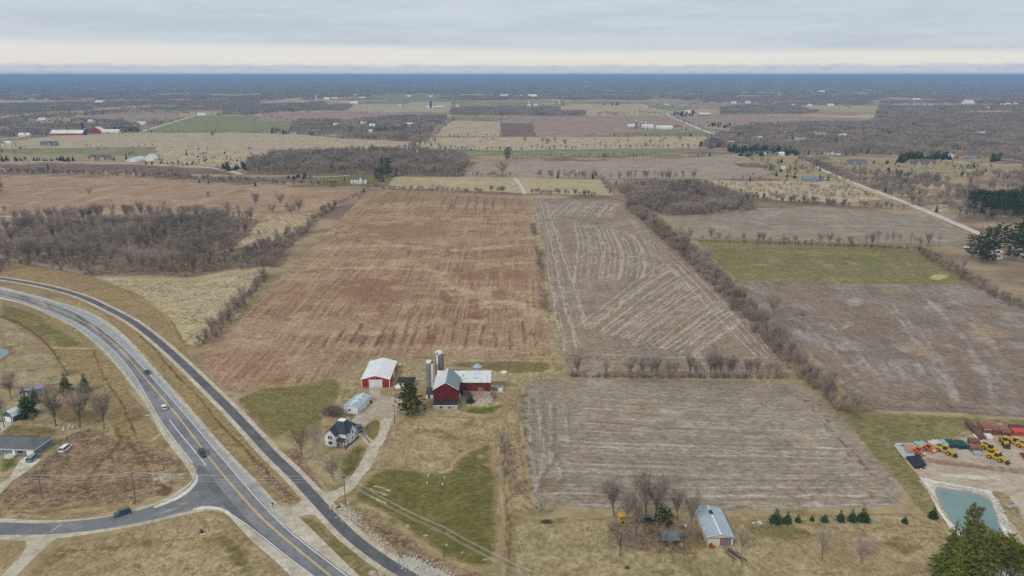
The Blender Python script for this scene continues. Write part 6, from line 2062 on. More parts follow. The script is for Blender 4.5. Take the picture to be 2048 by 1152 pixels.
# named far buildings: (foot, width px, label, wall, roof, kwargs)
for a in [
 ((117, 270), 28, 'long red barn with white roof on the far left farm', 'red_siding', 'pale_roof', dict(depth=0.5, cat='barn', name='barn')),
 ((149, 270), 28, 'second red barn beside the tall blue silo', 'red_siding', 'pale_roof', dict(depth=0.5, cat='barn', name='barn')),
 ((191, 266), 20, 'tall red barn right of the blue silos', 'red_siding', 'pale_roof', dict(depth=0.8, storeys=2, axis='y', cat='barn', name='barn')),
 ((218, 266), 34, 'long low white shed at the far left farm', 'house_wall', 'pale_roof', dict(depth=0.25, cat='shed', name='shed')),
 ((47, 273), 18, 'white house near the far left lane', 'house_wall', 'pale_roof', dict(windows=2)),
 ((95, 292), 26, 'grey house alone in the left green strip', 'house_grey', 'grey_shingle', dict(windows=2)),
 ((14, 289), 12, 'low white shed left of the grey house', 'house_wall', 'pale_roof', {}),
 ((2, 290), 10, 'pale house at the left edge of the green strip', 'house_wall', 'grey_shingle', {}),
 ((197, 321), 36, 'low wide house with brown roof by the far road', 'stone_wall', 'brown_shingle', dict(depth=0.4, windows=3)),
 ((298, 322), 22, 'white barn beside the white hoop barn', 'house_wall', 'pale_roof', dict(depth=0.9, axis='y', cat='barn', name='barn')),
 ((717, 368), 30, 'white house with steep brown gambrel roof near the tall pines', 'house_wall', 'brown_shingle', dict(windows=3, storeys=2, hr=0.9)),
 ((586, 269), 12, 'small brown house among trees beside the tan field', 'house_tan', 'mauve_roof', {}),
 ((1295, 257), 22, 'white roofed barn of the white silo farm', 'house_wall', 'pale_roof', dict(depth=0.4, storeys=2, cat='barn', name='barn')),
 ((1329, 258), 31, 'long white shed of the white silo farm', 'house_wall', 'pale_roof', dict(depth=0.3, cat='shed', name='shed')),
 ((1264, 254), 16, 'low white shed left of the white silos', 'house_wall', 'pale_roof', dict(depth=0.4, cat='shed', name='shed')),
 ((1355, 257), 15, 'brown house right of the long white shed', 'house_tan', 'brown_shingle', {}),
 ((1378, 226), 11, 'white farmhouse behind the dark evergreens', 'house_wall', 'pale_roof', dict(storeys=2)),
 ((1409, 231), 20, 'reddish barn with pale roof behind the evergreens', 'red_siding', 'pale_roof', dict(depth=0.4, cat='barn', name='barn')),
 ((1333, 211), 9, 'grey barn with round end on the far ridge', 'house_grey', 'pale_roof', dict(cat='barn', name='barn')),
 ((1716, 330), 34, 'grey house with wide roof right of the road', 'house_grey', 'grey_shingle', dict(windows=3, depth=0.4)),
 ((1846, 336), 44, 'large stone house with two gables in the right yards', 'stone_wall', 'brown_shingle', dict(windows=4, storeys=2, depth=0.42)),
 ((1871, 378), 44, 'long tan ranch house near the right pine wood', 'house_tan', 'brown_shingle', dict(windows=4, depth=0.4)),
 ((1623, 364), 28, 'blue grey house left of the right hand road', 'house_grey', 'blue_grey_roof', dict(windows=3, depth=0.5)),
 ((1660, 309), 18, 'white house with grey roof above the right hand road', 'house_wall', 'grey_shingle', dict(windows=2)),
 ((1677, 310), 8, 'small white garage right of the white house', 'house_wall', 'grey_shingle', {}),
 ((1561, 311), 14, 'pale house at the top of the right hand road', 'house_wall', 'pale_roof', {}),
 ((1539, 309), 10, 'grey shed by the dark evergreens above the road', 'house_grey', 'grey_shingle', {}),
 ((1566, 338), 8, 'tiny white shed in the dry yard', 'house_wall', 'pale_roof', {}),
 ((1606, 342), 14, 'tan shack beside the yellowish tree', 'house_tan', 'brown_shingle', {}),
 ((1603, 280), 20, 'large tan house among the right hand woods', 'house_tan', 'grey_shingle', dict(storeys=2)),
 ((1641, 270), 18, 'white house farther back in the right hand woods', 'house_wall', 'grey_shingle', dict(storeys=2)),
 ((1514, 277), 20, 'big white house with several gables in the woods', 'house_wall', 'grey_shingle', dict(storeys=2)),
 ((1450, 266), 14, 'white house beside the winding gravel road', 'house_wall', 'pale_roof', {}),
 ((1434, 265), 12, 'grey and white house left of the white one', 'house_wall', 'grey_shingle', {}),
 ((1460, 288), 14, 'pale building under the road bend', 'house_wall', 'pale_roof', dict(depth=0.4)),
 ((1530, 309), 12, 'low white house below the dark evergreens', 'house_wall', 'grey_shingle', {}),
 ((1901, 316), 9, 'small white gabled chapel in the woods', 'house_wall', 'pale_roof', dict(storeys=2, axis='y')),
 ((1924, 316), 10, 'brown roofed house right of the chapel', 'house_tan', 'brown_shingle', {}),
 ((1946, 317), 14, 'grey house right of the brown roofed one', 'house_grey', 'grey_shingle', dict(storeys=2)),
 ((1941, 342), 12, 'tan house below the pale lane', 'house_tan', 'brown_shingle', {}),
 ((861, 216), 14, 'low white barn below the dark silo', 'house_wall', 'pale_roof', dict(depth=0.4, cat='barn', name='barn')),
 ((879, 216), 14, 'low grey barn right of the dark silo', 'house_grey', 'pale_roof', dict(depth=0.4, cat='barn', name='barn')),
 ((906, 214), 10, 'mauve roofed barn beside the grey silo', 'house_grey', 'mauve_roof', dict(storeys=2, cat='barn', name='barn')),
 ((1963, 512), 0.1, '', '', '', None),
]:
 if a[5] is None:
  continue
 far_house(a[0], a[1], a[2], a[3], a[4], **a[5])
ORD = 'first second third fourth fifth sixth seventh eighth ninth tenth eleventh twelfth thirteenth fourteenth fifteenth sixteenth seventeenth eighteenth nineteenth twentieth twenty-first twenty-second twenty-third twenty-fourth'.split()
for grp, lab, lst in [
 ('pale houses of the far left hamlet', 'pale house of the far left hamlet', [((217, 251), 12, 2), ((282, 250), 14, 0), ((272, 253), 10, 1), ((65, 240), 14, 1), ((83, 242), 14, 0), ((297, 225), 14, 1), ((337, 225), 12, 2), ((402, 232), 14, 0), ((370, 228), 10, 1), ((198, 208), 16, 0), ((105, 212), 10, 1), ((30, 246), 10, 2), ((140, 248), 9, 1), ((180, 244), 8, 0), ((240, 240), 9, 1)]),
 ('pale houses of the middle hamlet', 'pale house of the middle hamlet', [((709, 251), 14, 1), ((727, 249), 11, 0), ((763, 247), 12, 2), ((744, 253), 11, 0), ((797, 252), 12, 1), ((850, 253), 13, 2), ((629, 249), 10, 1), ((672, 252), 11, 0), ((719, 260), 8, 1), ((741, 266), 7, 0), ((820, 251), 10, 0), ((690, 256), 8, 2)]),
 ('far white farm buildings in the middle', 'far farm building beyond the straw fields', [((653, 200), 12, 0), ((669, 198), 11, 0), ((707, 208), 15, 0), ((724, 198), 13, 0), ((712, 193), 8, 0), ((818, 194), 8, 0), ((862, 194), 8, 0), ((800, 213), 6, 0), ((913, 214), 10, 0), ((1017, 215), 11, 1), ((1008, 194), 15, 0), ((1033, 194), 8, 0), ((1065, 194), 17, 0), ((1041, 194), 6, 0), ((1071, 212), 8, 0), ((1111, 211), 9, 1), ((1126, 210), 6, 2), ((1209, 212), 8, 1), ((1058, 212), 7, 0)]),
 ('pale houses on the far ridge', 'pale house on the far ridge', [((1411, 208), 9, 1), ((1440, 207), 8, 1), ((1468, 207), 9, 0), ((1497, 207), 9, 0)]),
 ('pale houses deep in the right woods', 'pale house deep in the right hand woods', [((1686, 275), 14, 0), ((1700, 276), 9, 1), ((1743, 273), 11, 0), ((1771, 274), 10, 2), ((1966, 272), 17, 0), ((2016, 279), 12, 1), ((1587, 270), 12, 2), ((1541, 271), 10, 1), ((1570, 268), 8, 0), ((1857, 285), 8, 1), ((1985, 282), 8, 2), ((1585, 213), 8, 0), ((1620, 212), 8, 0), ((1661, 212), 11, 0), ((1833, 202), 12, 0), ((1886, 204), 13, 1), ((1943, 208), 18, 0), ((1977, 218), 8, 0), ((2006, 211), 7, 0), ((2018, 211), 8, 0), ((2032, 209), 6, 0), ((1645, 186), 12, 0), ((1560, 187), 8, 0)])]:
 lst = sorted(lst)
 for i_, (px, wpx, st) in enumerate(lst):
  far_house(px, wpx, '%s %s%s from the left' % (['white', 'tan', 'grey'][st], lab.split(' ', 1)[1], ', ' + ORD[i_]), ['house_wall', 'house_tan', 'house_grey'][st], ['pale_roof', 'brown_shingle', 'grey_shingle'][st], parts=False, group=grp, depth=0.6, storeys=1 + (i_ % 3 == 0), rz=rnd.uniform(-0.3, 0.3))
# far silos
silo((167, 268), 6.5, 244, 'tall dark blue silo of the far left farm', 'silo_blue', 'silo_blue', 10, cap=0.2)
silo((171.5, 270), 6.5, 257, 'short dark blue silo before the tall one', 'silo_blue', 'dome_white', 6, cap=0.25)
silo((1272, 256), 7.0, 240, 'left white topped silo of the white silo farm', nring=10)
silo((1283, 255), 7.0, 243, 'right white topped silo of the white silo farm', nring=8)
silo((1292, 250), 4.0, 242, 'thin white silo behind the white roofed barn', 'dome_white', nring=6)
silo((861.5, 216), 9.0, 202, 'dark blue silo in the far straw fields', 'silo_blue', 'silo_blue', 6, cap=0.2)
silo((906, 213), 8.0, 201, 'grey silo of the mauve roofed barn', nring=6)
silo((633, 201), 9.0, 190, 'far white silo left of the white barns', 'dome_white', nring=5)
silo((812, 194), 8.0, 187, 'far white silo in the green field', 'dome_white', nring=5)
silo((1058, 211), 7.0, 202, 'far white silo left of the tree belt farm', 'dome_white', nring=5)
silo((1119, 210), 7.0, 200, 'far white silo right of the tree belt farm', 'dome_white', nring=5)
silo((1386, 226), 7.0, 216, 'far grey silo beside the reddish barn', nring=5)
# hoop barn
p = G(266, 324)
m_px = (p - camo.location).length / F
R = 13 * m_px
t = empty('hoop_barn', (p.x, p.y, 0), 0.05, 'white rounded hoop barn by the far left road', 'barn')
arc = [(-R, 0)] + [(-R * math.cos(a), R * 0.55 * math.sin(a)) for a in np.linspace(0.25, math.pi - 0.25, 9)] + [(R, 0)]
MB().prism(arc[::-1], 0, R * 2.6).build('cover', 'dome_white', t)
MB().box(-R * 0.35, R * 0.35, -0.1, 0.0, 0, R * 0.4).build('door', 'white_trim', t)
clear((266, 322), 25)
# extra gables of the two big yard houses
p = G(1846, 336)
# house under the pines at the right edge
far_house((1990, 518), 24, 'white roofed house under the dark pines at the right edge', 'house_wall', 'pale_roof', windows=2, depth=0.6)
far_house((1934, 500), 10, 'pale shed at the left foot of the dark pines', 'house_grey', 'pale_roof')
far_house((220, 450), 22, 'grey house hidden inside the left wood', 'house_grey', 'brown_shingle', windows=2, depth=0.6)
far_house((276, 448), 12, 'small shed hidden inside the left wood', 'house_grey', 'brown_shingle')
far_house((194, 450), 10, 'low shed left of the hidden wood house', 'house_grey', 'pale_roof')
# distant towns: countless pale specks
bm_ = MB()
rr = random.Random(21)
for cx_, y0_, y1_, sx_, n_ in [(240, 168, 182, 160, 60), (430, 165, 176, 260, 50), (1120, 162, 176, 300, 50), (1500, 170, 188, 140, 50), (1700, 176, 192, 160, 40), (1950, 170, 185, 120, 20), (800, 160, 175, 200, 40), (60, 186, 200, 60, 16), (1340, 182, 196, 90, 20)]:
 for _ in range(n_):
  p = G(cx_ + rr.gauss(0, sx_ * 0.5), rr.uniform(y0_, y1_))
  s = rr.uniform(8, 22) * (1 + p.y / 9000)
  bm_.box(p.x - s, p.x + s, p.y, p.y + s, 0, rr.uniform(9, 15))
tag(bm_.build('distant_town', 'house_tan'), 'pale roofs of distant towns below the horizon', None, None, 'stuff')
# ------------------------------------------------------------------ trees
def bark(name, col, var=0.2, rnd_obj=0.22, hue=0.0):
 m, n, p = bsdf(name)
 pos = n.new('ShaderNodeTexCoord').outputs['Object']
 a = n.noise(pos, 14.0, 3.0)
 oi = n.new('ShaderNodeObjectInfo')
 r = oi.outputs['Random']
 c = n.mix(n.step(a, 0.3, 0.7), tuple(v * (1 - var) for v in col[:3]) + (1,), tuple(v * (1 + var) for v in col[:3]) + (1,))
 if hue:
  r2 = n.m('FRACT', n.m('MULTIPLY', r, 7.31))
  c = n.mix(n.m('MULTIPLY', r2, hue), c, tuple((col[0] * 1.25, col[1] * 0.92, col[2] * 0.86)) + (1,))
 k = n.m('MULTIPLY_ADD', r, rnd_obj * 2, 1 - rnd_obj)
 g_ = n.noise(oi.outputs['Location'], 1 / 70.0, 4.0, 0.65)
 k = n.m('MULTIPLY', k, n.step(g_, 0.25, 0.75, 0.62, 1.38))
 c = n.mix(1.0, c, k, 'MULTIPLY')
 n.put(p.inputs['Base Color'], c)
 p.inputs['Roughness'].default_value = 0.95
 p.inputs['Specular IOR Level'].default_value = 0.05
 return m


bark('bark', C(118, 106, 96))
bark('twig', C(152, 141, 131), 0.12, 0.09, 0.18)
bark('twig_shrub', C(152, 139, 126), 0.12, 0.10, 0.25)
bark('bark_birch', C(226, 222, 214), 0.1, 0.05)
bark('twig_birch', C(192, 182, 172), 0.12, 0.05)
bark('needle_spruce', C(74, 92, 56), 0.3, 0.18)
bark('needle_pine', C(108, 116, 54), 0.35, 0.28, 0.5)
bark('needle_deep', C(60, 80, 54), 0.3, 0.2)
bark('needle_big', C(96, 106, 52), 0.35, 0.2, 0.3)


class TB:
 """tree builder in unit height: tubes and thin slivers"""
 def __init__(self):
  self.v, self.f = [], []

 def tube(self, a, b, r0, r1, n=4):
  d = (b - a)
  u = d.orthogonal().normalized()
  w = d.cross(u).normalized()
  k = len(self.v)
  for p, r in ((a, r0), (b, r1)):
   for i in range(n):
    t = 6.2832 * i / n
    self.v.append(tuple(p + (u * math.cos(t) + w * math.sin(t)) * r))
  self.f += [(k + i, k + (i + 1) % n, k + n + (i + 1) % n, k + n + i) for i in range(n)]

 def sliver(self, a, b, w, rr, base=0.6):
  d = b - a
  s = d.cross(Vector((rr.uniform(-1, 1), rr.uniform(-1, 1), rr.uniform(-1, 1)))).normalized() * w
  k = len(self.v)
  self.v += [tuple(a - s * base), tuple(a + s * base), tuple(b)]
  self.f.append((k, k + 1, k + 2))

 def mesh(self, name, mat):
  me = bpy.data.meshes.new(name)
  me.from_pydata(self.v, [], self.f)
  me.materials.append(MATS[mat])
  return me


def tilt(d, a, az):
 u = d.orthogonal().normalized()
 w = d.cross(u).normalized()
 return (d * math.cos(a) + (u * math.cos(az) + w * math.sin(az)) * math.sin(a)).normalized()


def bare_tree(seed, style, dens=1.0, tw=1.0):
 """returns trunk and crown builders of a leafless tree one unit tall"""
 r = random.Random(seed)
 T, K = TB(), TB()
 P = dict(wood=(0.34, 0.55, 7, 0.5, 5, 0.013), vase=(0.18, 0.50, 12, 0.62, 8, 0.018), round=(0.16, 0.78, 12, 0.62, 7, 0.02), shrub=(0.02, 0.7, 10, 0.62, 6, 0.008))[style]
 clear, ang, nl, upb, nb, tr = P
 up = Vector((0, 0, 1))
 if style != 'shrub':
  p = Vector((0, 0, 0))
  pts = [p]
  top = {'wood': 0.78, 'vase': 0.5, 'round': 0.6}[style]
  for i in range(3):
   p = p + Vector((r.uniform(-.012, .012), r.uniform(-.012, .012), top / 3))
   pts.append(p)
  for i in range(3):
   T.tube(pts[i], pts[i + 1], tr * (1 - i * 0.24), tr * (1 - (i + 1) * 0.24), 5)

  def trunk_at(t):
   x = t * 3
   i = min(2, int(x))
   return pts[i].lerp(pts[i + 1], x - i)
  starts = []
  for i in range(nl):
   t = clear / top + (1 - clear / top) * (i + r.random()) / nl
   starts.append((trunk_at(min(1, t)), t))
 else:
  starts = [(Vector((r.uniform(-.12, .12), r.uniform(-.12, .12), 0)), 0.0) for _ in range(nl)]
 for i, (s, t) in enumerate(starts):
  az = i * 2.4 + r.uniform(-.5, .5)
  a = ang * r.uniform(0.7, 1.15) * (1.0 if style != 'wood' else (1.15 - 0.4 * t))
  d = tilt(up, a, az)
  L = {'wood': 0.42, 'vase': 0.60, 'round': 0.46, 'shrub': 0.62}[style] * r.uniform(0.75, 1.1) * (1.15 - 0.35 * t)
  L = min(L, max(0.12, (0.97 - s.z) / max(0.3, d.z) * 0.8))
  q = s
  rad = tr * 0.5 * (1.1 - 0.4 * t)
  for seg in range(2):
   d = (d + up * upb * 0.22 + Vector((r.uniform(-.14, .14), r.uniform(-.14, .14), 0))).normalized()
   q2 = q + d * L * 0.5
   T.tube(q, q2, rad, rad * 0.62, 3)
   rad *= 0.62
   for b in range(int(nb * (0.8 if seg == 0 else 1.2))):
    tt = r.uniform(0.15, 1)
    s2 = q.lerp(q2, tt)
    d2 = tilt(d, r.uniform(0.35, 0.85), r.uniform(0, 6.28))
    d2 = (d2 + up * 0.3).normalized()
    L2 = L * r.uniform(0.28, 0.5)
    e2 = s2 + d2 * L2
    K.sliver(s2, e2, rad * 0.8 * tw, r, 0.7)
    for c in range(int(4 * dens + r.random())):
     s3 = s2.lerp(e2, r.uniform(0.2, 1))
     d3 = tilt(d2, r.uniform(0.3, 0.9), r.uniform(0, 6.28))
     d3 = (d3 + up * 0.25).normalized()
     L3 = L2 * r.uniform(0.4, 0.7)
     e3 = s3 + d3 * L3
     K.sliver(s3, e3, 0.0042 * tw, r)
     for k in range(int(5 * dens + r.random())):
      s4 = s3.lerp(e3, r.uniform(0.15, 1))
      d4 = tilt(d3, r.uniform(0.3, 1.0), r.uniform(0, 6.28))
      d4 = (d4 + up * 0.2).normalized()
      K.sliver(s4, s4 + d4 * r.uniform(0.035, 0.075), 0.0030 * tw, r)
   q = q2
 return T, K


def spruce(seed, wide=0.24, low=0.04, dens=1.0, wild=0.25):
 r = random.Random(seed)
 T, K = TB(), TB()
 T.tube(Vector((0, 0, 0)), Vector((0, 0, 0.95)), 0.02, 0.004, 5)
 nw = int(24 * dens)
 for i in range(nw):
  t = i / (nw - 1)
  zc = low + (0.97 - low) * t
  R = wide * (1 - t) ** 0.85 * r.uniform(0.82, 1.12) + 0.012
  if t < 0.12:
   R *= 0.8 + 1.5 * t
  n = max(4, int(11 * (1 - t) + 4))
  for j in range(n):
   az = 6.283 * (j + r.random() * 0.8) / n
   L = R * r.uniform(1 - wild, 1.12 + wild * 0.3)
   dx, dy = math.cos(az), math.sin(az)
   droop = -0.22 if t < 0.7 else 0.25
   base = Vector((0, 0, zc))
   tip = Vector((dx * L, dy * L, zc + L * droop))
   for s in range(6):
    f0 = r.uniform(0.1, 0.85)
    p = base.lerp(tip, f0)
    d = Vector((dx, dy, droop)).normalized()
    side = Vector((-dy, dx, 0)) * r.uniform(-0.9, 0.9)
    e = p + (d + side + Vector((0, 0, r.uniform(-.5, .15)))) * L * r.uniform(0.25, 0.45)
    K.sliver(p, e, L * 0.10 + 0.005, r, 0.9)
 return T, K


def pine(seed, clear=0.3, wide=0.2, dens=1.0, cone=0.0, nn=16):
 r = random.Random(seed)
 T, K = TB(), TB()
 p = Vector((0, 0, 0))
 for i in range(4):
  q = p + Vector((r.uniform(-.01, .01), r.uniform(-.01, .01), 0.24))
  T.tube(p, q, 0.014 * (1 - i * 0.22), 0.014 * (1 - (i + 1) * 0.22), 5)
  p = q
 nb = int(34 * dens)
 for i in range(nb):
  t = (i + r.random()) / nb
  zc = clear + (0.95 - clear) * t
  L = wide * (0.55 + 0.9 * math.sin(min(1, t * 1.1 + 0.12) * 2.6)) * r.uniform(0.55, 1.15)
  if cone:
   L = wide * ((1 - t) ** 0.7 + 0.10) * (0.75 + 1.2 * min(t, 0.2)) * r.uniform(0.6, 1.15)
  az = i * 2.4 + r.uniform(-.6, .6)
  d = Vector((math.cos(az), math.sin(az), r.uniform(0.0, 0.45))).normalized()
  s = Vector((0, 0, zc))
  e = s + d * L
  T.tube(s, e, 0.004, 0.0015, 3)
  for c in range(r.randint(4, 6)):
   cc = s.lerp(e, r.uniform(0.4, 1.05)) + Vector((r.uniform(-.03, .03), r.uniform(-.03, .03), r.uniform(0, .03)))
   for k in range(nn):
    dd = Vector((r.uniform(-1, 1), r.uniform(-1, 1), r.uniform(-.2, 1))).normalized()
    K.sliver(cc, cc + dd * r.uniform(0.025, 0.055), 0.0075, r, 0.9)
 return T, K


PROTO = {}     # kind -> list of (trunk mesh, crown mesh)


def add_proto(kind, pairs, tm, cm):
 PROTO[kind] = [(a.mesh(kind + '_trunk', tm), b.mesh(kind + '_crown', cm)) for a, b in pairs]


add_proto('wood', [bare_tree(i, 'wood', 0.95) for i in range(7)], 'bark', 'twig')
add_proto('vase', [bare_tree(20 + i, 'vase', 1.15, 0.9) for i in range(5)], 'bark', 'twig')
add_proto('round', [bare_tree(40 + i, 'round', 1.15, 0.9) for i in range(6)], 'bark', 'twig')
add_proto('shrub', [bare_tree(60 + i, 'shrub', 1.15, 1.9) for i in range(4)], 'bark', 'twig_shrub')
add_proto('birch', [bare_tree(80, 'vase', 0.8, 1.1)], 'bark_birch', 'twig_birch')
add_proto('spruce', [spruce(i, 0.30, 0.02, 1.15) for i in range(3)], 'bark', 'needle_spruce')
add_proto('cedar', [spruce(10 + i, 0.42, 0.0, 0.9) for i in range(2)], 'bark', 'needle_deep')
add_proto('grove', [spruce(50 + i, 0.17, 0.08, 1.2, 0.7) for i in range(3)], 'bark', 'needle_big')
add_proto('pine', [pine(3 + i, 0.42, 0.11, 1.2) for i in range(4)], 'bark', 'needle_pine')
add_proto('pine_deep', [pine(10 + i, 0.10, 0.27, 2.5, 0.0, 24) for i in range(3)], 'bark', 'needle_deep')
add_proto('bigfir', [pine(31, 0.04, 0.44, 4.6, 1.0, 24)], 'bark', 'needle_big')


def joined(kind, i):
 """an unlinked single object of one prototype, used by the mass scatters"""
 key = '%s%d' % (kind, i)
 if key in JOINED:
  return JOINED[key]
 a, b = PROTO[kind][i]
 va = [v.co[:] for v in a.vertices]
 vb = [v.co[:] for v in b.vertices]
 fs = [tuple(p.vertices) for p in a.polygons] + [tuple(x + len(va) for x in p.vertices) for p in b.polygons]
 me = bpy.data.meshes.new(kind + '_tree')
 me.from_pydata(va + vb, [], fs)
 me.materials.append(a.materials[0])
 me.materials.append(b.materials[0])
 me.polygons.foreach_set('material_index', [0] * len(a.polygons) + [1] * len(b.polygons))
 JOINED[key] = bpy.data.objects.new(kind + '_tree', me)
 return JOINED[key]


JOINED = {}


def light_tree(seed, style):
 """coarse version for woods seen from far: few wide slivers"""
 r = random.Random(seed)
 T = TB()
 if style == 'bare':
  T.tube(Vector((0, 0, 0)), Vector((0, 0, .6)), .014, .008, 3)
  for i in range(90):
   z0 = r.uniform(0.28, 0.8)
   az = r.uniform(0, 6.28)
   R = 0.24 * math.sqrt(r.random())
   p = Vector((math.cos(az) * R * 0.5, math.sin(az) * R * 0.5, z0))
   e = Vector((math.cos(az) * R * 1.25, math.sin(az) * R * 1.25, min(1.0, z0 + r.uniform(0.08, 0.3))))
   T.sliver(p, e, 0.016, r, 0.8)
 else:
  for i in range(70):
   t = r.random() ** 1.3
   az = r.uniform(0, 6.28)
   R = 0.26 * (1 - t) + 0.02
   p = Vector((0, 0, 0.04 + 0.92 * t))
   e = p + Vector((math.cos(az) * R, math.sin(az) * R, -R * 0.4))
   T.sliver(p, e, 0.06, r, 1.0)
 return T


def clump(seed, n=34, R=1.0, h=0.26, conifer=0.06):
 """a patch of wood about two units across: many coarse crowns"""
 r = random.Random(seed)
 B, N = TB(), TB()
 for i in range(n):
  a, q = r.uniform(0, 6.28), R * math.sqrt(r.random())
  x, y = math.cos(a) * q, math.sin(a) * q
  hh = h * r.uniform(0.7, 1.1)
  con = r.random() < conifer
  for k in range(26):
   t = r.uniform(0.2, 0.8)
   az = r.uniform(0, 6.28)
   w = (0.09 if not con else 0.06 * (1.1 - t)) * r.uniform(.5, 1.2)
   p = Vector((x + math.cos(az) * w * 0.3, y + math.sin(az) * w * 0.3, hh * t))
   e = Vector((x + math.cos(az) * w, y + math.sin(az) * w, hh * min(1.0, t + r.uniform(0.1, 0.35)) if not con else hh * (t - 0.1)))
   (N if con else B).sliver(p, e, 0.012 if not con else 0.02, r, 0.9)
 me = bpy.data.meshes.new('wood_patch')
 k = len(B.v)
 me.from_pydata(B.v + N.v, [], B.f + [tuple(i + k for i in q) for q in N.f])
 me.materials.append(MATS['twig'])
 me.materials.append(MATS['needle_deep'])
 me.polygons.foreach_set('material_index', [0] * len(B.f) + [1] * len(N.f))
 return bpy.data.objects.new('wood_patch', me)


LIGHT_BARE = [bpy.data.objects.new('bare_tree_far', light_tree(100 + i, 'bare').mesh('bare_tree_far', 'twig')) for i in range(4)]
LIGHT_FIR = [bpy.data.objects.new('fir_far', light_tree(200 + i, 'fir').mesh('fir_far', 'needle_deep')) for i in range(2)]
CLUMPS = [clump(300 + i) for i in range(5)]


def scatter(name, pts, scl, protos, label, seed=0):
 """one mass object: points that carry instances of the given trees (scale is a vector per point)"""
 pts = np.asarray(pts, dtype=np.float32)
 n = len(pts)
 if not n:
  return None
 r = np.random.RandomState(seed + n)
 scl = np.asarray(scl, dtype=np.float32)
 if scl.ndim == 1:
  scl = np.repeat(scl[:, None], 3, 1)
 me = bpy.data.meshes.new(name)
 me.vertices.add(n)
 me.vertices.foreach_set('co', pts.ravel())
 a = me.attributes.new('scl', 'FLOAT_VECTOR', 'POINT'); a.data.foreach_set('vector', scl.ravel())
 a = me.attributes.new('rotz', 'FLOAT', 'POINT'); a.data.foreach_set('value', r.uniform(0, 6.28, n).astype(np.float32))
 a = me.attributes.new('idx', 'INT', 'POINT'); a.data.foreach_set('value', r.randint(0, len(protos), n).astype(np.int32))
 o = link(name, me)
 ng = bpy.data.node_groups.new(name, 'GeometryNodeTree')
 ng.interface.new_socket('Geometry', in_out='INPUT', socket_type='NodeSocketGeometry')
 ng.interface.new_socket('Geometry', in_out='OUTPUT', socket_type='NodeSocketGeometry')
 N = ng.nodes
 gi, go = N.new('NodeGroupInput'), N.new('NodeGroupOutput')
 jn = N.new('GeometryNodeJoinGeometry')
 for ob in protos:
  oi = N.new('GeometryNodeObjectInfo')
  oi.inputs['Object'].default_value = ob
  oi.inputs['As Instance'].default_value = True
  ng.links.new(oi.outputs['Geometry'], jn.inputs[0])
 ip = N.new('GeometryNodeInstanceOnPoints')
 ip.inputs['Pick Instance'].default_value = True

 def attr(nm, t):
  q = N.new('GeometryNodeInputNamedAttribute')
  q.data_type = t
  q.inputs['Name'].default_value = nm
  return q.outputs['Attribute']
 ng.links.new(gi.outputs[0], ip.inputs['Points'])
 ng.links.new(jn.outputs[0], ip.inputs['Instance'])
 ng.links.new(attr('idx', 'INT'), ip.inputs['Instance Index'])
 cx = N.new('ShaderNodeCombineXYZ')
 ng.links.new(attr('rotz', 'FLOAT'), cx.inputs[2])
 er = N.new('FunctionNodeEulerToRotation')
 ng.links.new(cx.outputs[0], er.inputs[0])
 ng.links.new(er.outputs[0], ip.inputs['Rotation'])
 ng.links.new(attr('scl', 'FLOAT_VECTOR'), ip.inputs['Scale'])
 ng.links.new(ip.outputs[0], go.inputs[0])
 md = o.modifiers.new('scatter', 'NODES')
 md.node_group = ng
 return tag(o, label, None, None, 'stuff')


# ------------------------------------------------------------------ where trees stand
TREES = []     # (kind, point, height, label, group, name, cat)
NAMES = dict(wood=('bare_tree', 'bare tree'), vase=('bare_tree', 'bare tree'), round=('bare_tree', 'bare tree'), shrub=('bare_shrub', 'shrub'), birch=('birch_tree', 'birch'), spruce=('spruce_tree', 'spruce'),
             cedar=('cedar_tree', 'cedar'), pine=('pine_tree', 'pine'), pine_deep=('pine_tree', 'pine'), bigfir=('fir_tree', 'fir tree'), grove=('pine_tree', 'pine'))


def tree(kind, px, py, ytop=None, h=None, label=None, group=None):
 p = G(px, py)
 TREES.append((kind, p, h if h else hgt(py, ytop, px), label, group))


def rand_in(px, n, seed, gap=0.0):
 """n random ground points inside a photo polygon, evenly over the ground"""
 P = np.array([(q.x, q.y) for q in GP(px)])
 r = np.random.RandomState(seed)
 lo, hi = P.min(0), P.max(0)
 out = np.zeros((0, 2))
 while len(out) < n:
  q = r.uniform(lo, hi, (n * 4, 2))
  out = np.concatenate([out, q[inside(q, P)]])
 out = out[:n]
 if gap:
  keep = []
  cell = {}
  for q in out:
   c = (int(q[0] // gap), int(q[1] // gap))
   if any((cell[k][0] - q[0]) ** 2 + (cell[k][1] - q[1]) ** 2 < gap * gap for k in [(c[0] + i, c[1] + j) for i in (-1, 0, 1) for j in (-1, 0, 1)] if k in cell):
    continue
   cell[c] = q
   keep.append(q)
  out = np.array(keep)
 return out


def area_of(px):
 P = GP(px)
 return abs(sum(P[i].x * P[(i + 1) % len(P)].y - P[(i + 1) % len(P)].x * P[i].y for i in range(len(P)))) / 2


def wood(px, spacing, hr, kinds, label, group, seed=0):
 n = int(area_of(px) / spacing ** 2 * 1.6)
 r = random.Random(seed)
 for q in rand_in(px, n, seed, spacing * 0.7):
  TREES.append((r.choice(kinds), Vector((q[0], q[1], 0)), r.uniform(*hr), label, group))


def hedge(px, spacing, width, hr, kinds, label, group, seed=0):
 r = random.Random(seed)
 P = resample(smooth(GP(px), False, 1), spacing, False)
 for p in P:
  q = p + Vector((r.uniform(-width, width) / 2, r.uniform(-spacing, spacing) / 2, 0))
  TREES.append((r.choice(kinds), q, r.uniform(*hr), label, group))
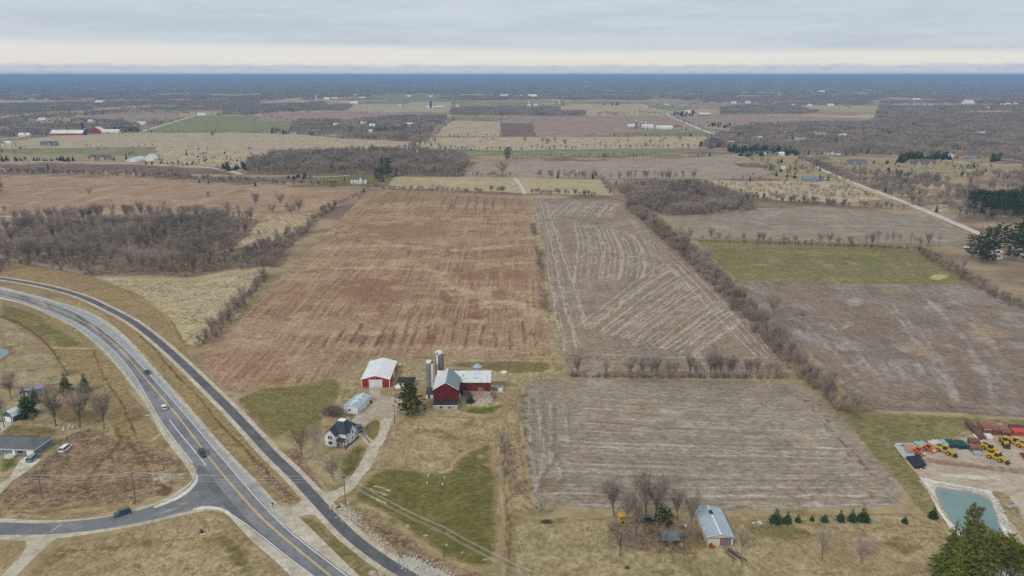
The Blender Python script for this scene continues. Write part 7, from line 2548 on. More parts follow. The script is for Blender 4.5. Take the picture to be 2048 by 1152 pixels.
# ------------------------------------------------------------------ single trees
for kind, x, y, yt, lb in [
 ('bigfir', 823, 828, 764, 'large dark green fir beside the farmyard'),
 ('spruce', 132, 782, 742, 'dark spruce with bushy sides at the lower end of the curving fence'),
 ('spruce', 170, 783, 744, 'yellowish green spruce right of the bushy one'),
 ('spruce', 56, 832, 772, 'tall dark spruce between the two left sheds'),
 ('spruce', 70, 806, 772, 'dark spruce in front of the mauve roofed shed'),
 ('vase', 112, 852, 782, 'bare vase shaped tree, left one of the three by the highway'),
 ('vase', 160, 856, 776, 'largest bare vase shaped tree of the three by the highway'),
 ('vase', 208, 858, 792, 'bare reddish tree, right one of the three by the highway'),
 ('vase', 22, 798, 748, 'bare tree beside the mauve roofed shed'),
 ('wood', 9, 856, 798, 'bare tree in front of the gambrel shed'),
 ('round', 66, 850, 826, 'small bare tree behind the ranch house'),
 ('round', 604, 911, 858, 'grey bare tree left of the white birch'),
 ('birch', 632, 914, 856, 'white barked birch in front of the farmhouse'),
 ('round', 667, 964, 912, 'thin grey bare tree on the front lawn by the drive'),
 ('round', 1240, 1113, 1040, 'gnarled bare tree standing alone in the dry yard'),
 ('vase', 1228, 1032, 958, 'bare tree behind the school bus, left one'),
 ('vase', 1292, 1034, 950, 'large bare tree behind the yard, middle one'),
 ('vase', 1312, 1036, 962, 'bare tree just right of the large one behind the yard'),
 ('vase', 1355, 1038, 985, 'slim bare tree left of the metal building'),
 ('vase', 1382, 1060, 986, 'bare tree beside the metal building wall'),
 ('round', 1272, 1076, 996, 'large bare tree in front of the school bus'),
 ('vase', 1252, 1056, 985, 'bare tree touching the left end of the school bus'),
 ('round', 1318, 1108, 1048, 'bare tree left of the small gambrel shed'),
 ('round', 1367, 1100, 1042, 'bare tree with dark forked trunk right of the gambrel shed'),
 ('vase', 1482, 1110, 1064, 'bare bush like tree beside the lumber pile'),
 ('round', 1643, 1122, 1058, 'left one of two bare trees in the long dry grass'),
 ('round', 1722, 1128, 1072, 'right one of two bare trees in the long dry grass'),
 ('round', 1081, 1034, 1000, 'small bare tree at the corner of the front grey field'),
 ('round', 1707, 838, 776, 'pale barked bare tree at the edge of the olive grass'),
 ('cedar', 940, 806, 784, 'dark green bushy cedar growing in the barnyard'),
 ('cedar', 1866, 1036, 1012, 'small dark cedar left of the pond'),
 ('cedar', 1809, 1046, 1030, 'tiny dark cedar in the dry grass'),
 ('cedar', 1552, 1045, 1014, 'widest dark cedar of the yard row'),
 ('cedar', 1574, 1046, 1018, 'dark cedar right of the widest one'),
 ('cedar', 1596, 1044, 1026, 'medium dark cedar of the yard row'),
 ('cedar', 1624, 1042, 1027, 'small dark cedar standing apart in the yard row'),
 ('cedar', 1649, 1043, 1026, 'pointed dark cedar standing apart in the yard row'),
 ('cedar', 1681, 1042, 1017, 'first of three merged dark cedars'),
 ('cedar', 1704, 1042, 1014, 'middle of three merged dark cedars'),
 ('cedar', 1726, 1042, 1012, 'right of three merged dark cedars'),
 ('pine_deep', 1320, 1052, 1014, 'dark evergreen between the bare yard trees'),
 ('pine_deep', 1334, 1056, 1020, 'second dark evergreen between the bare yard trees'),
 ('pine_deep', 758, 363, 336, 'shorter dark pine near the gambrel roofed house'),
 ('pine_deep', 772, 355, 316, 'tallest dark pine near the gambrel roofed house'),
 ('pine_deep', 1015, 321, 294, 'lone tall dark evergreen in the field behind the lot'),
 ('pine_deep', 867, 344, 334, 'small dark pine at the right end of the middle wood'),
 ('round', 1005, 352, 320, 'lone bare tree before the greyish field'),
 ('round', 425, 276, 261, 'lone bare tree in the tan field'),
 ('spruce', 1344, 383, 358, 'green spruce at the edge of the right thicket'),
 ('spruce', 1393, 396, 375, 'green spruce right of the other in the right thicket'),
 ('pine_deep', 1398, 392, 380, 'dark round evergreen behind the thicket'),
 ('round', 1626, 343, 325, 'yellowish bare willow beside the tan shack'),
 ('round', 1546, 632, 590, 'bare tree clump at the left edge of the wide greyish field'),
 ('shrub', 1604, 632, 617, 'small round bare shrub in the wide greyish field'),
 ('vase', 1545, 690, 648, 'bare tree at the right lot line beside the grey field'),
 ('vase', 512, 415, 386, 'bare tree in the reddish field, left one of the group'),
 ('vase', 560, 413, 388, 'bare tree in the reddish field, tall one of the group'),
 ('shrub', 545, 425, 404, 'low bare shrub of the group in the reddish field'),
 ('vase', 598, 427, 399, 'bare tree in the reddish field, right one of the group'),
 ('shrub', 580, 426, 404, 'dark bare shrub left of the right tree of the group'),
 ('shrub', 417, 393, 379, 'round bare bush alone in the reddish field'),
 ('shrub', 178, 388, 374, 'row of low bare bushes in the reddish field'),
 ('vase', 424, 672, 636, 'bare tree at the lower corner of the reddish field'),
]:
 tree(kind, x, y, yt, None, lb)
# tall pines at the bottom right corner
for kd, x, y, yt in [('grove', 1888, 1152, 1030), ('grove', 1912, 1168, 1020), ('grove', 1936, 1176, 1024), ('grove', 1900, 1190, 1058), ('grove', 1950, 1196, 1046), ('pine', 1926, 1150, 1012), ('pine', 1955, 1165, 1052), ('pine', 1970, 1172, 1064), ('pine', 1984, 1165, 1074), ('pine', 1996, 1178, 1078), ('pine', 2008, 1170, 1070), ('pine', 2020, 1182, 1084), ('pine', 2032, 1176, 1088), ('pine', 2044, 1188, 1096), ('pine', 2056, 1192, 1100), ('pine', 1978, 1188, 1078), ('pine', 2014, 1195, 1094), ('pine', 2036, 1198, 1104), ('pine', 1962, 1185, 1068), ('grove', 1874, 1176, 1090)]:
 tree(kd, x, y, yt, None, 'dark conical pine at the left of the grove by the pond' if kd == 'grove' else 'slender yellow green pine with bare trunk in the grove by the pond', 'pine grove beside the pond')
# pine groups at the right edge
for i, (x, y, yt) in enumerate([(1945, 515, 470), (1962, 520, 466), (1985, 522, 462), (2005, 516, 460), (2025, 520, 468), (1975, 505, 455), (2000, 498, 450), (2030, 500, 446), (2048, 505, 440), (1955, 506, 468), (2050, 525, 480), (1982, 528, 478), (2002, 530, 476), (1968, 526, 482), (2016, 528, 478)]):
 tree('pine_deep', x, y, yt, None, 'dark spreading pine around the white roofed house at the right edge', 'dark pines at the right edge')
for q in rand_in([(1925, 420), (1960, 405), (2060, 400), (2060, 438), (1990, 440)], 120, 5, 4.5):
 TREES.append(('pine_deep', Vector((q[0], q[1], 0)), rnd.uniform(13, 18), 'dark green pine of the pine wood at the right edge', 'pine wood at the right edge'))

for x, y, yt in ((650, 832, 814), (657, 833, 810), (664, 834, 808), (671, 835, 808), (678, 835, 812), (660, 829, 808), (668, 830, 806)):
 tree('shrub', x, y, yt, None, 'dense brown bush left of the white garage', 'brown bushes beside the garage')
# ------------------------------------------------------------------ hedgerows and tree lines
BT = ['wood', 'vase', 'round']
hedge([(1262, 412), (1310, 450), (1365, 500), (1430, 560), (1470, 600), (1510, 645)], 2.7, 12, (5, 13), ['round', 'vase', 'round', 'shrub'], 'bare bushy tree in the dense hedge along the right lot line', 'trees of the dense hedge on the right lot line', 1)
hedge([(1262, 415), (1340, 480), (1430, 562), (1505, 640)], 1.5, 14, (3.5, 7), ['shrub'], 'bare shrub under the dense hedge along the right lot line', 'shrubs of the dense hedge on the right lot line', 2)
hedge([(1520, 655), (1560, 700), (1600, 745), (1650, 790), (1680, 815)], 4.2, 7, (5, 13), ['vase', 'round'], 'bare tree in the thinner hedge beside the front grey field', 'trees of the thinner hedge on the right', 3)
hedge([(1520, 660), (1600, 748), (1690, 828)], 1.3, 10, (2.5, 6.5), ['shrub'], 'bare shrub in the thinner hedge beside the front grey field', 'shrubs of the thinner hedge on the right', 4)
for x, ht in [(1156, 40), (1211, 34), (1260, 40), (1285, 38), (1303, 42), (1313, 40), (1338, 34), (1352, 34), (1380, 44), (1392, 36), (1420, 48), (1428, 46), (1440, 40), (1456, 44), (1462, 42), (1492, 38), (1500, 36), (1513, 38), (1535, 32), (1552, 34)]:
 tree('vase' if ht > 36 else 'round', x, 754, 754 - ht, None, 'bare tree in the row between the two grey fields', 'tree row between the two grey fields')
hedge([(1140, 754), (1300, 756), (1440, 757), (1570, 757)], 1.3, 2.8, (1.5, 4.4), ['shrub'], 'low scrub between the two grey fields', 'scrub between the two grey fields', 5)
hedge([(1360, 480), (1460, 483), (1600, 488), (1700, 492)], 6.5, 6, (4, 13), ['vase', 'round'], 'bare tree in the row above the olive field', 'tree row above the olive field', 6)
hedge([(1700, 493), (1800, 496), (1880, 497)], 5.5, 6, (10, 16), ['wood', 'vase', 'wood'], 'tall bare tree at the right end of the row above the olive field', 'tall trees above the olive field', 7)
hedge([(1390, 482), (1700, 493), (1830, 498)], 2.2, 4, (1.5, 4.5), ['shrub'], 'low scrub above the olive field', 'scrub above the olive field', 8)
hedge([(1830, 500), (1870, 520), (1910, 545), (1960, 575), (2005, 598), (2050, 622)], 2.0, 8, (3, 8), ['shrub', 'round'], 'bare shrub along the right end of the olive field', 'shrubs right of the olive field', 9)
tree('round', 1927, 545, 510, None, 'large round bare bush at the right end of the olive field')
hedge([(400, 690), (420, 668), (448, 645)], 7, 4, (6, 10), ['vase', 'round'], 'bare tree beside the trail at the lower left lot line', 'trees at the lower left lot line', 10)
hedge([(446, 650), (475, 620), (505, 585), (525, 560)], 5, 5, (6, 11), ['vase', 'round', 'wood'], 'bare tree on the left lot line below the left wood', 'trees on the left lot line', 11)
hedge([(400, 695), (460, 635), (530, 555)], 2.2, 6, (2, 5), ['shrub'], 'bare shrub on the left lot line', 'shrubs on the left lot line', 12)
hedge([(590, 480), (612, 458), (640, 432), (668, 414)], 2.8, 9, (4, 9), ['round', 'shrub', 'vase'], 'bare bush in the hedge left of the reddish field', 'hedge left of the reddish field', 13)
hedge([(668, 412), (700, 395), (730, 382)], 3.5, 5, (2, 4), ['shrub'], 'low bush on the far left lot line', 'low bushes on the far left lot line', 14)
hedge([(1062, 455), (1068, 470)], 3, 4, (4, 6), ['shrub', 'round'], 'bare shrub on the strip between the middle fields, far clump', 'shrubs of the middle strip', 15)
hedge([(1074, 500), (1082, 540), (1086, 560)], 5, 4, (4, 7), ['shrub', 'round'], 'bare shrub on the strip between the middle fields', 'shrubs of the middle strip', 16)
hedge([(1088, 590), (1092, 620)], 4, 4, (4, 6.5), ['shrub', 'round'], 'bare shrub on the strip between the middle fields', 'shrubs of the middle strip', 17)
hedge([(742, 377), (800, 380), (880, 383), (960, 385)], 3.5, 7, (4, 8), ['shrub', 'round'], 'bare bush at the top edge of the reddish field', 'bushes at the top of the reddish field', 18)
hedge([(980, 384), (1000, 386), (1010, 386)], 6, 5, (6, 10), ['vase', 'round'], 'bare tree at the top corner of the reddish field', 'trees at the top of the lot', 19)
hedge([(1058, 388), (1120, 390), (1195, 393)], 3.2, 9, (5, 10), ['round', 'shrub', 'vase'], 'bare bushy tree above the grey brown field', 'bushy row above the grey brown field', 20)
hedge([(1012, 890), (1020, 940), (1030, 985)], 4, 5, (3, 6), ['shrub', 'round'], 'bare scrub left of the front grey field', 'scrub left of the front grey field', 21)
hedge([(1046, 790), (1048, 850), (1056, 920), (1056, 980)], 4, 3, (1.2, 3), ['shrub'], 'low weeds along the left edge of the front grey field', 'weeds left of the front grey field', 22)

# ------------------------------------------------------------------ woods
wood([(0, 548), (0, 480), (20, 462), (60, 450), (130, 442), (260, 438), (400, 438), (480, 440), (520, 448), (505, 470), (450, 495), (465, 520), (440, 540), (380, 553), (180, 550), (120, 540), (60, 528)], 9.6, (13, 20), ['wood', 'wood', 'wood', 'vase'], 'grey brown leafless tree of the left wood', 'trees of the left wood', 1)
wood([(0, 545), (0, 500), (140, 470), (480, 470), (450, 540), (380, 555), (180, 552), (60, 528)], 8.0, (2.5, 6), ['shrub'], 'leafless undergrowth shrub of the left wood', 'undergrowth of the left wood', 2)
wood([(450, 530), (505, 500), (560, 480), (592, 482), (575, 505), (545, 535), (480, 540)], 5.5, (5, 10), ['round', 'shrub', 'vase'], 'leafless bush of the thicket right of the left wood', 'thicket right of the left wood', 3)
wood([(495, 350), (500, 330), (560, 316), (700, 310), (830, 308), (900, 314), (942, 326), (930, 350), (905, 356), (760, 352), (640, 350)], 8.8, (12, 19), ['wood', 'wood', 'vase'], 'leafless tree of the middle wood', 'trees of the middle wood', 4)
wood([(1228, 374), (1300, 370), (1420, 376), (1495, 402), (1512, 421), (1440, 430), (1335, 432), (1275, 414)], 6.5, (6, 13), ['round', 'vase', 'shrub'], 'leafless tree of the thicket at the right lot corner', 'thicket at the right lot corner', 5)
hedge([(1070, 357), (1130, 358), (1200, 359)], 5, 12, (9, 15), ['wood', 'vase'], 'bare tree in the row along the hay field', 'tree row along the hay field', 23)
hedge([(1235, 360), (1300, 361), (1380, 361)], 4.5, 16, (9, 16), ['wood', 'vase'], 'bare tree in the row right of the hay field', 'tree row right of the hay field', 24)
hedge([(1180, 321), (1250, 321), (1312, 320)], 4, 24, (10, 15), ['wood'], 'bare tree of the small wood in the fields beyond', 'small wood beyond the lot', 25)
hedge([(1024, 322), (1100, 321), (1180, 321)], 8, 4, (9, 14), ['wood'], 'bare tree in the row before the marsh meadow', 'tree row before the marsh meadow', 26)
hedge([(850, 303), (920, 304), (1024, 304), (1180, 300), (1300, 297), (1400, 300)], 11, 5, (8, 14), ['wood', 'vase'], 'bare tree in the row at the marsh meadow edge', 'tree row at the marsh meadow edge', 27)
hedge([(930, 352), (990, 352), (1030, 355)], 7, 5, (5, 10), ['round', 'shrub'], 'bare bush below the middle wood end', 'bushes right of the middle wood', 28)
hedge([(0, 346), (100, 347), (250, 352), (400, 360), (512, 368), (620, 372), (720, 374)], 4.5, 14, (5, 10), ['round', 'shrub', 'vase'], 'bare bush in the long scrub belt across the left', 'long scrub belt on the left', 29)
hedge([(0, 343), (250, 349), (512, 364), (700, 371)], 5.5, 10, (4, 8), ['shrub', 'round'], 'bare bush in the long scrub belt across the left', 'long scrub belt on the left', 30)
hedge([(1400, 398), (1480, 398), (1560, 404), (1680, 412), (1800, 420)], 2.8, 14, (4, 10), ['round', 'shrub', 'vase'], 'bare bush in the scrub belt left of the right hand road', 'scrub belt left of the right hand road', 31)
hedge([(1850, 408), (1930, 428), (1990, 446)], 2.6, 40, (9, 15), ['wood', 'vase'], 'pale bare tree beside the right hand road', 'pale trees right of the road', 32)
hedge([(1690, 345), (1760, 372), (1830, 395), (1900, 400)], 2.6, 60, (5, 12), ['round', 'vase', 'shrub'], 'bare bush right of the right hand road', 'bushes right of the road', 33)
hedge([(1600, 316), (1640, 333), (1700, 356)], 2.6, 16, (5, 10), ['round', 'shrub'], 'bare bush along the right side of the road', 'bushes along the road top', 34)
hedge([(1300, 274), (1340, 282), (1200, 290)], 30, 10, (6, 12), ['shrub', 'round'], 'bare shrub in the marsh meadow', 'shrubs of the marsh meadow', 35)
for x, y, hh in [(1050, 286, 14), (1085, 288, 16), (1095, 292, 18), (1110, 286, 14), (1130, 292, 16), (1075, 296, 10), (1190, 282, 8), (1255, 280, 8), (1300, 290, 12), (1320, 290, 12), (1360, 284, 14), (985, 282, 9), (960, 288, 8), (870, 290, 20), (840, 296, 22), (828, 296, 20), (935, 275, 12)]:
 tree('round', x, y, None, hh, 'bare tree clump in the marsh meadow', 'trees of the marsh meadow')
# evergreens of the middle distance
for px, n_, hr_, lb, gr in [([(0, 321), (28, 320), (28, 322), (0, 323)], 7, (5, 9), 'dark evergreen of the roadside row on the far left', 'roadside evergreens on the far left'), ([(30, 320), (58, 320), (58, 322), (30, 323)], 8, (5, 8), 'dark evergreen of the roadside row on the far left', 'roadside evergreens on the far left'),
       ([(66, 320), (115, 320), (115, 322), (66, 323)], 8, (5, 9), 'dark evergreen of the roadside row on the far left', 'roadside evergreens on the far left'), ([(120, 320), (150, 320), (150, 323), (120, 323)], 8, (7, 11), 'dark evergreen of the roadside row on the far left', 'roadside evergreens on the far left'),
       ([(270, 324), (400, 329), (400, 331), (270, 326)], 18, (3, 7), 'small dark evergreen along the far road', 'small evergreens along the far road'),
       ([(443, 338), (490, 334), (500, 340), (450, 343)], 22, (6, 13), 'dark evergreen of the clump at the road end', 'evergreen clump at the road end'),
       ([(575, 357), (610, 352), (612, 358), (580, 361)], 8, (5, 9), 'dark small evergreen by the scrub belt', 'small evergreens by the scrub belt'),
       ([(690, 258), (860, 252), (865, 262), (760, 268), (700, 266)], 80, (7, 12), 'dark evergreen of the middle hamlet', 'evergreens of the middle hamlet'),
       ([(540, 262), (568, 260), (568, 266), (542, 267)], 9, (8, 15), 'dark evergreen beside the green field', 'evergreens beside the green field'),
       ([(222, 262), (280, 258), (280, 264), (225, 266)], 22, (8, 15), 'dark evergreen right of the red barns', 'evergreens right of the red barns'),
       ([(1345, 229), (1388, 226), (1390, 234), (1350, 235)], 22, (9, 15), 'dark evergreen before the white farmhouse', 'evergreens before the far white farmhouse'),
       ([(1215, 209), (1240, 209), (1240, 211), (1216, 211)], 10, (10, 15), 'dark evergreen left of the winding road', 'evergreens at the far yellow field'),
       ([(1394, 290), (1420, 284), (1450, 288), (1420, 298)], 26, (8, 14), 'dark evergreen under the road bend', 'evergreens under the road bend'),
       ([(1440, 300), (1580, 300), (1595, 312), (1480, 314)], 90, (8, 15), 'dark evergreen above the greyish field', 'evergreens above the greyish field'),
       ([(1795, 316), (1840, 312), (1850, 324), (1800, 326)], 26, (10, 17), 'dark evergreen left of the stone house', 'evergreens left of the stone house'),
       ([(1850, 316), (1900, 312), (1900, 320), (1860, 324)], 22, (9, 15), 'dark evergreen right of the stone house', 'evergreens right of the stone house'),
       ([(1975, 322), (2000, 318), (2000, 324), (1980, 326)], 8, (9, 15), 'dark evergreen by the pale lane', 'evergreens by the pale lane'),
       ([(1410, 246), (1462, 250), (1462, 258), (1420, 254)], 22, (7, 12), 'dark evergreen behind the white houses at the road', 'evergreens behind the roadside houses')]:
 for q in rand_in(px, n_, len(lb) + n_, 2.5):
  TREES.append((rnd.choice(['spruce', 'cedar', 'pine_deep']), Vector((q[0], q[1], 0)), rnd.uniform(*hr_), lb, gr))
# scattered yard trees of the left pasture and right yards
for px, n_, hr_, ks, lb, gr in [([(310, 318), (330, 300), (480, 302), (490, 330), (430, 330)], 40, (2, 6), ['shrub', 'cedar'], 'small bush in the rough pasture', 'bushes of the rough pasture'),
        ([(1440, 366), (1680, 366), (1760, 396), (1500, 396)], 160, (2, 6), ['shrub'], 'small bush in the rough meadow left of the road', 'bushes of the rough meadow'),
        ([(1700, 325), (1920, 322), (2040, 340), (1900, 362), (1740, 345)], 110, (2.5, 9), ['shrub', 'cedar', 'round', 'spruce'], 'small tree in the yards around the stone house', 'small trees of the right yards'),
        ([(1490, 318), (1600, 322), (1680, 356), (1560, 358)], 60, (2.5, 9), ['shrub', 'cedar', 'round'], 'small tree in the dry yard left of the road', 'small trees of the dry yard')]:
 for q in rand_in(px, n_, n_ + 3, 3):
  TREES.append((rnd.choice(ks), Vector((q[0], q[1], 0)), rnd.uniform(*hr_), lb, gr))

# ------------------------------------------------------------------ build: the trees that show largest as things, the rest as masses
def near_home(p):
 for c, r in HOMES:
  dx, dy = p.x - c.x, p.y - c.y
  if abs(dx) < r and -2.4 * r < dy < r:
   return True
 return False


ZONES = {}
_m = {}
for kind, p, h, lb, gr in TREES:
 if gr:
  _m.setdefault(gr, []).append((p.x / p.y, p.y, h))
for gr, q in _m.items():
 if len(q) > 5:
  a = np.array(q)
  ZONES[gr] = (np.quantile(a[:, 0], np.arange(1, 7) / 7) if len(q) > 14 else np.quantile(a[:, 0], [.33, .66]), np.quantile(a[:, 1], [.2, .4, .6, .8] if len(q) > 40 else [.33, .66]), np.quantile(a[:, 2], [.33, .66]))


def zone_label(gr, lb, p, h):
 qx, qy, qh = ZONES[gr]
 xs_ = ['far left', 'left', 'left middle', 'middle', 'right middle', 'right', 'far right'] if len(qx) == 6 else ['left', 'middle', 'right']
 x_ = xs_[int(np.searchsorted(qx, p.x / p.y))]
 y_ = (['front', 'second', 'middle', 'fourth', 'back'] if len(qy) == 4 else ['front', 'middle', 'back'])[int(np.searchsorted(qy, p.y))]
 h_ = ['short', 'medium', 'tall'][int(np.searchsorted(qh, h))]
 n_ = len(lb.split())
 return '%s, %s one, %s, %s row' % (lb, h_, x_, y_) if n_ < 10 else '%s, %s, %s, %s' % (lb, h_, x_, y_) if n_ < 13 else '%s, %s, %s' % (lb, h_, x_) if n_ < 14 else '%s, %s' % (lb, x_)


CAP = dict(bare_tree=292, bare_shrub=200, spruce_tree=90, cedar_tree=100, pine_tree=150)
order = sorted(range(len(TREES)), key=lambda i: -TREES[i][2] / (TREES[i][1] - camo.location).length)
count, rest = {}, {}
rr = random.Random(77)
for i in order:
 kind, p, h, lb, gr = TREES[i]
 nm, cat = NAMES[kind]
 if gr and near_home(p) and 'garage' not in gr:
  continue
 dist = (p - camo.location).length
 ppx = h / dist * F
 if gr and (count.get(nm, 0) >= CAP.get(nm, 300) or ppx < 9):
  rest.setdefault((gr, lb), []).append((kind, p, h))
  continue
 count[nm] = count.get(nm, 0) + 1
 pr = PROTO[kind]
 k = rr.randrange(len(pr))
 sx = h * rr.uniform(0.78, 1.22)
 rz = rr.uniform(0, 6.28)
 if gr and gr in ZONES:
  lb = zone_label(gr, lb, p, h)
 if ppx > 22 or not gr:
  o = empty(nm, tuple(p), rz, lb, cat, gr)
  o.scale = (sx, sx * rr.uniform(0.85, 1.15), h)
  o.rotation_euler = (rr.uniform(-.06, .06), rr.uniform(-.06, .06), rz)
  link('trunk', pr[k][0], o)
  link('crown', pr[k][1], o)
 else:
  o = link(nm, joined(kind, k).data)
  tag(o, lb, cat, gr)
  o.location = p
  o.rotation_euler = (0, 0, rz)
  o.scale = (sx, sx, h)
for (gr, lb), lst in rest.items():
 ev = gr and any(q in gr for q in ('evergreen', 'pine', 'cedar'))
 groups = {}
 for kind, p, h in lst:
  groups.setdefault(kind, []).append((p, h))
 far = sum((p - camo.location).length for _, p, _ in lst) / len(lst) > 1900
 protos, pts, sc = [], [], []
 for kind, q in groups.items():
  protos += [joined(kind, k) for k in range(len(PROTO[kind]))]
  pts += [tuple(p) for p, h in q]
  sc += [(h * rr.uniform(.9, 1.1), h * rr.uniform(.9, 1.1), h) for p, h in q]
 scatter('woodland' if len(lst) > 60 else 'undergrowth', pts, sc, protos, 'further ' + gr + ', too many to count', len(lst))

# ------------------------------------------------------------------ far woods
from mathutils import noise as mnoise
FP = [np.array([(q.x, q.y) for q in GP(px)]) for px in FIELDS]
FB = [(a.min(0), a.max(0)) for a in FP]


def free(pts):
 ok = np.ones(len(pts), bool)
 for a, (lo, hi) in zip(FP, FB):
  s = np.nonzero((pts > lo).all(1) & (pts < hi).all(1))[0]
  if len(s):
   ok[s[inside(pts[s], a)]] = False
 for c, r in HOMES:
  fr = min(120, 1.8 * r + 0.018 * max(0, c.y - 700))
  ok &= ~((abs(pts[:, 0] - c.x) < r * 0.8) & (pts[:, 1] - c.y < r * 0.7) & (pts[:, 1] - c.y > -fr))
 return ok


def nz(pts, s, off=0.0):
 return np.array([mnoise.noise(Vector((x / s + off, y / s, off))) + 0.5 * mnoise.noise(Vector((x / s * 2.7 + off, y / s * 2.7, 3.0))) for x, y in pts])


def far_wood(name, px, spacing, hr_, label, protos, thr=-0.3, s=160, seed=0, wide=1.0, cap=60000, mixp=None, mfrac=0.1):
 n_ = min(cap, int(area_of(px) / spacing ** 2))
 q = rand_in(px, n_, seed, spacing * 0.35)
 q = q[free(q)]
 if thr > -2:
  q = q[nz(q, s, seed * 1.7) > thr]
 r = np.random.RandomState(seed)
 h = r.uniform(hr_[0], hr_[1], len(q))
 sel = r.rand(len(q)) < (mfrac if mixp else 0)
 pts = np.column_stack([q, np.zeros(len(q))])
 sc = np.column_stack([h * wide, h * wide, h])
 scatter(name, pts[~sel], sc[~sel], protos, label, seed)
 if mixp and sel.any():
  scatter('evergreens', pts[sel], sc[sel] * np.array([0.8, 0.8, 0.9]), mixp, label.replace('leafless', 'evergreen') + ' with dark evergreens', seed + 1)


far_wood('woodland', [(1400, 300), (1420, 275), (1500, 250), (1745, 247), (1750, 236), (2060, 228), (2060, 330), (1990, 316), (1900, 312), (1700, 311), (1610, 311), (1560, 305), (1480, 302)], 7.6, (9, 15), 'leafless woods behind the right hand yards', LIGHT_BARE, -0.28, 90, 41, 1.1, 60000, LIGHT_FIR, 0.07)
far_wood('woodland', [(1700, 340), (2060, 345), (2060, 400), (1960, 404), (1900, 398), (1780, 380)], 8.0, (7, 14), 'leafless scrub woods before the right pine wood', [joined('wood', 0), joined('vase', 0), joined('round', 1)], -0.1, 60, 42)
far_wood('woodland', [(1420, 358), (1480, 360), (1700, 366), (1790, 398), (1700, 404), (1520, 400), (1440, 380)], 13, (4, 9), 'leafless scrub in the rough meadow left of the road', [joined('shrub', 0), joined('round', 1)], 0.1, 40, 43)
far_wood('woodland', [(-20, 236), (206, 226), (283, 258), (280, 266), (100, 270), (-20, 276)], 9.0, (8, 14), 'leafless trees around the far left hamlet', LIGHT_BARE, -0.05, 110, 44, 1.15, 60000, LIGHT_FIR, 0.14)
far_wood('woodland', [(280, 240), (400, 232), (512, 228), (512, 232), (390, 235), (290, 256)], 10, (8, 13), 'leafless trees along the far gravel road', LIGHT_BARE, 0.1, 90, 45, 1.15, 60000, LIGHT_FIR, 0.2)
far_wood('woodland', [(575, 268), (590, 246), (620, 236), (840, 232), (895, 232), (890, 246), (862, 262), (858, 280), (680, 276), (600, 272)], 8.5, (8, 13), 'leafless trees of the middle hamlet', LIGHT_BARE, -0.15, 70, 46, 1.15, 60000, LIGHT_FIR, 0.08)
far_wood('woodland', [(680, 276), (858, 274), (850, 296), (820, 298), (800, 284)], 8, (9, 15), 'leafless trees below the middle hamlet', LIGHT_BARE, -0.25, 60, 47)
far_wood('woodland', [(900, 219), (1170, 219), (1172, 233), (900, 231)], 8.5, (12, 17), 'leafless tree belt across the middle fields', LIGHT_BARE, -2.5, 60, 48, 1.1)
far_wood('woodland', [(1172, 228), (1330, 226), (1330, 230), (1172, 231)], 14, (8, 13), 'thin leafless row beside the tree belt', LIGHT_BARE, -0.1, 60, 49)
far_wood('woodland', [(640, 214), (710, 212), (710, 223), (640, 223)], 9, (12, 18), 'leafless grove before the silo farm', LIGHT_BARE, -2.5, 60, 50)
far_wood('woodland', [(512, 212), (650, 206), (655, 214), (640, 222), (530, 226), (480, 236), (440, 232), (460, 216)], 9, (11, 16), 'leafless woods left of the silo farm', LIGHT_BARE, -0.4, 120, 51, 1.15, 60000, LIGHT_FIR, 0.05)
far_wood('woodland', [(430, 268), (500, 262), (560, 262), (590, 270), (480, 271)], 12, (6, 11), 'leafless bushes at the tan field edge', LIGHT_BARE, -0.1, 60, 52, 1.15, 60000, LIGHT_FIR, 0.2)
far_wood('woodland', [(1440, 219), (1600, 216), (1640, 224), (1600, 230), (1440, 230)], 9, (11, 16), 'leafless wood above the long brown field', LIGHT_BARE, -0.6, 120, 53)
far_wood('woodland', [(1760, 205), (2060, 200), (2060, 232), (1750, 236)], 10, (11, 17), 'leafless woods at the far right', LIGHT_BARE, -0.12, 180, 54, 1.2, 60000, LIGHT_FIR, 0.04)
far_wood('woodland', [(-20, 210), (280, 204), (520, 200), (520, 222), (300, 224), (60, 234), (-20, 236)], 11, (10, 16), 'leafless woods at the far left', LIGHT_BARE, -0.2, 260, 55, 1.2)
far_wood('woodland', [(1330, 198), (1760, 192), (1760, 206), (1640, 222), (1440, 219), (1520, 206), (1400, 204)], 11, (10, 16), 'leafless woods beyond the ridge houses', LIGHT_BARE, -0.25, 240, 56, 1.2)
# hedgerow trees along the edges of the middle and far fields
r_ = np.random.RandomState(5)
pts, sc = [], []
for i, (px, mt, lb) in enumerate(FAR):
 P = resample(GP(px), 9.0)
 for j, p in enumerate(P):
  if mnoise.noise(Vector((p.x / 55.0, p.y / 55.0, 7.0))) > 0.12 and p.y > 650 and not near_home(p):
   h = r_.uniform(2.5, 11)
   pts.append((p.x + r_.uniform(-4, 4), p.y + r_.uniform(-4, 4), 0)); sc.append((h * 1.3, h * 1.3, h))
scatter('hedgerow', pts, sc, LIGHT_BARE + LIGHT_BARE + LIGHT_FIR[:1], 'leafless hedgerow trees along the edges of the far fields', 9)
# evergreens and yard trees round the far houses
pts, sc = [], []
for c, rad in HOMES:
 if c.y < 900:
  continue
 for _ in range(5):
  a = r_.uniform(0, 6.28)
  q = rad * r_.uniform(1.0, 2.2)
  h = r_.uniform(5, 12)
  if math.sin(a) * q > -rad * 0.6:
   pts.append((c.x + math.cos(a) * q * 1.4, c.y + math.sin(a) * q, 0)); sc.append((h * 1.1, h * 1.1, h))
scatter('evergreens', pts, sc, LIGHT_FIR + LIGHT_FIR + LIGHT_BARE[:1], 'dark evergreens and bare trees around the far houses', 10)
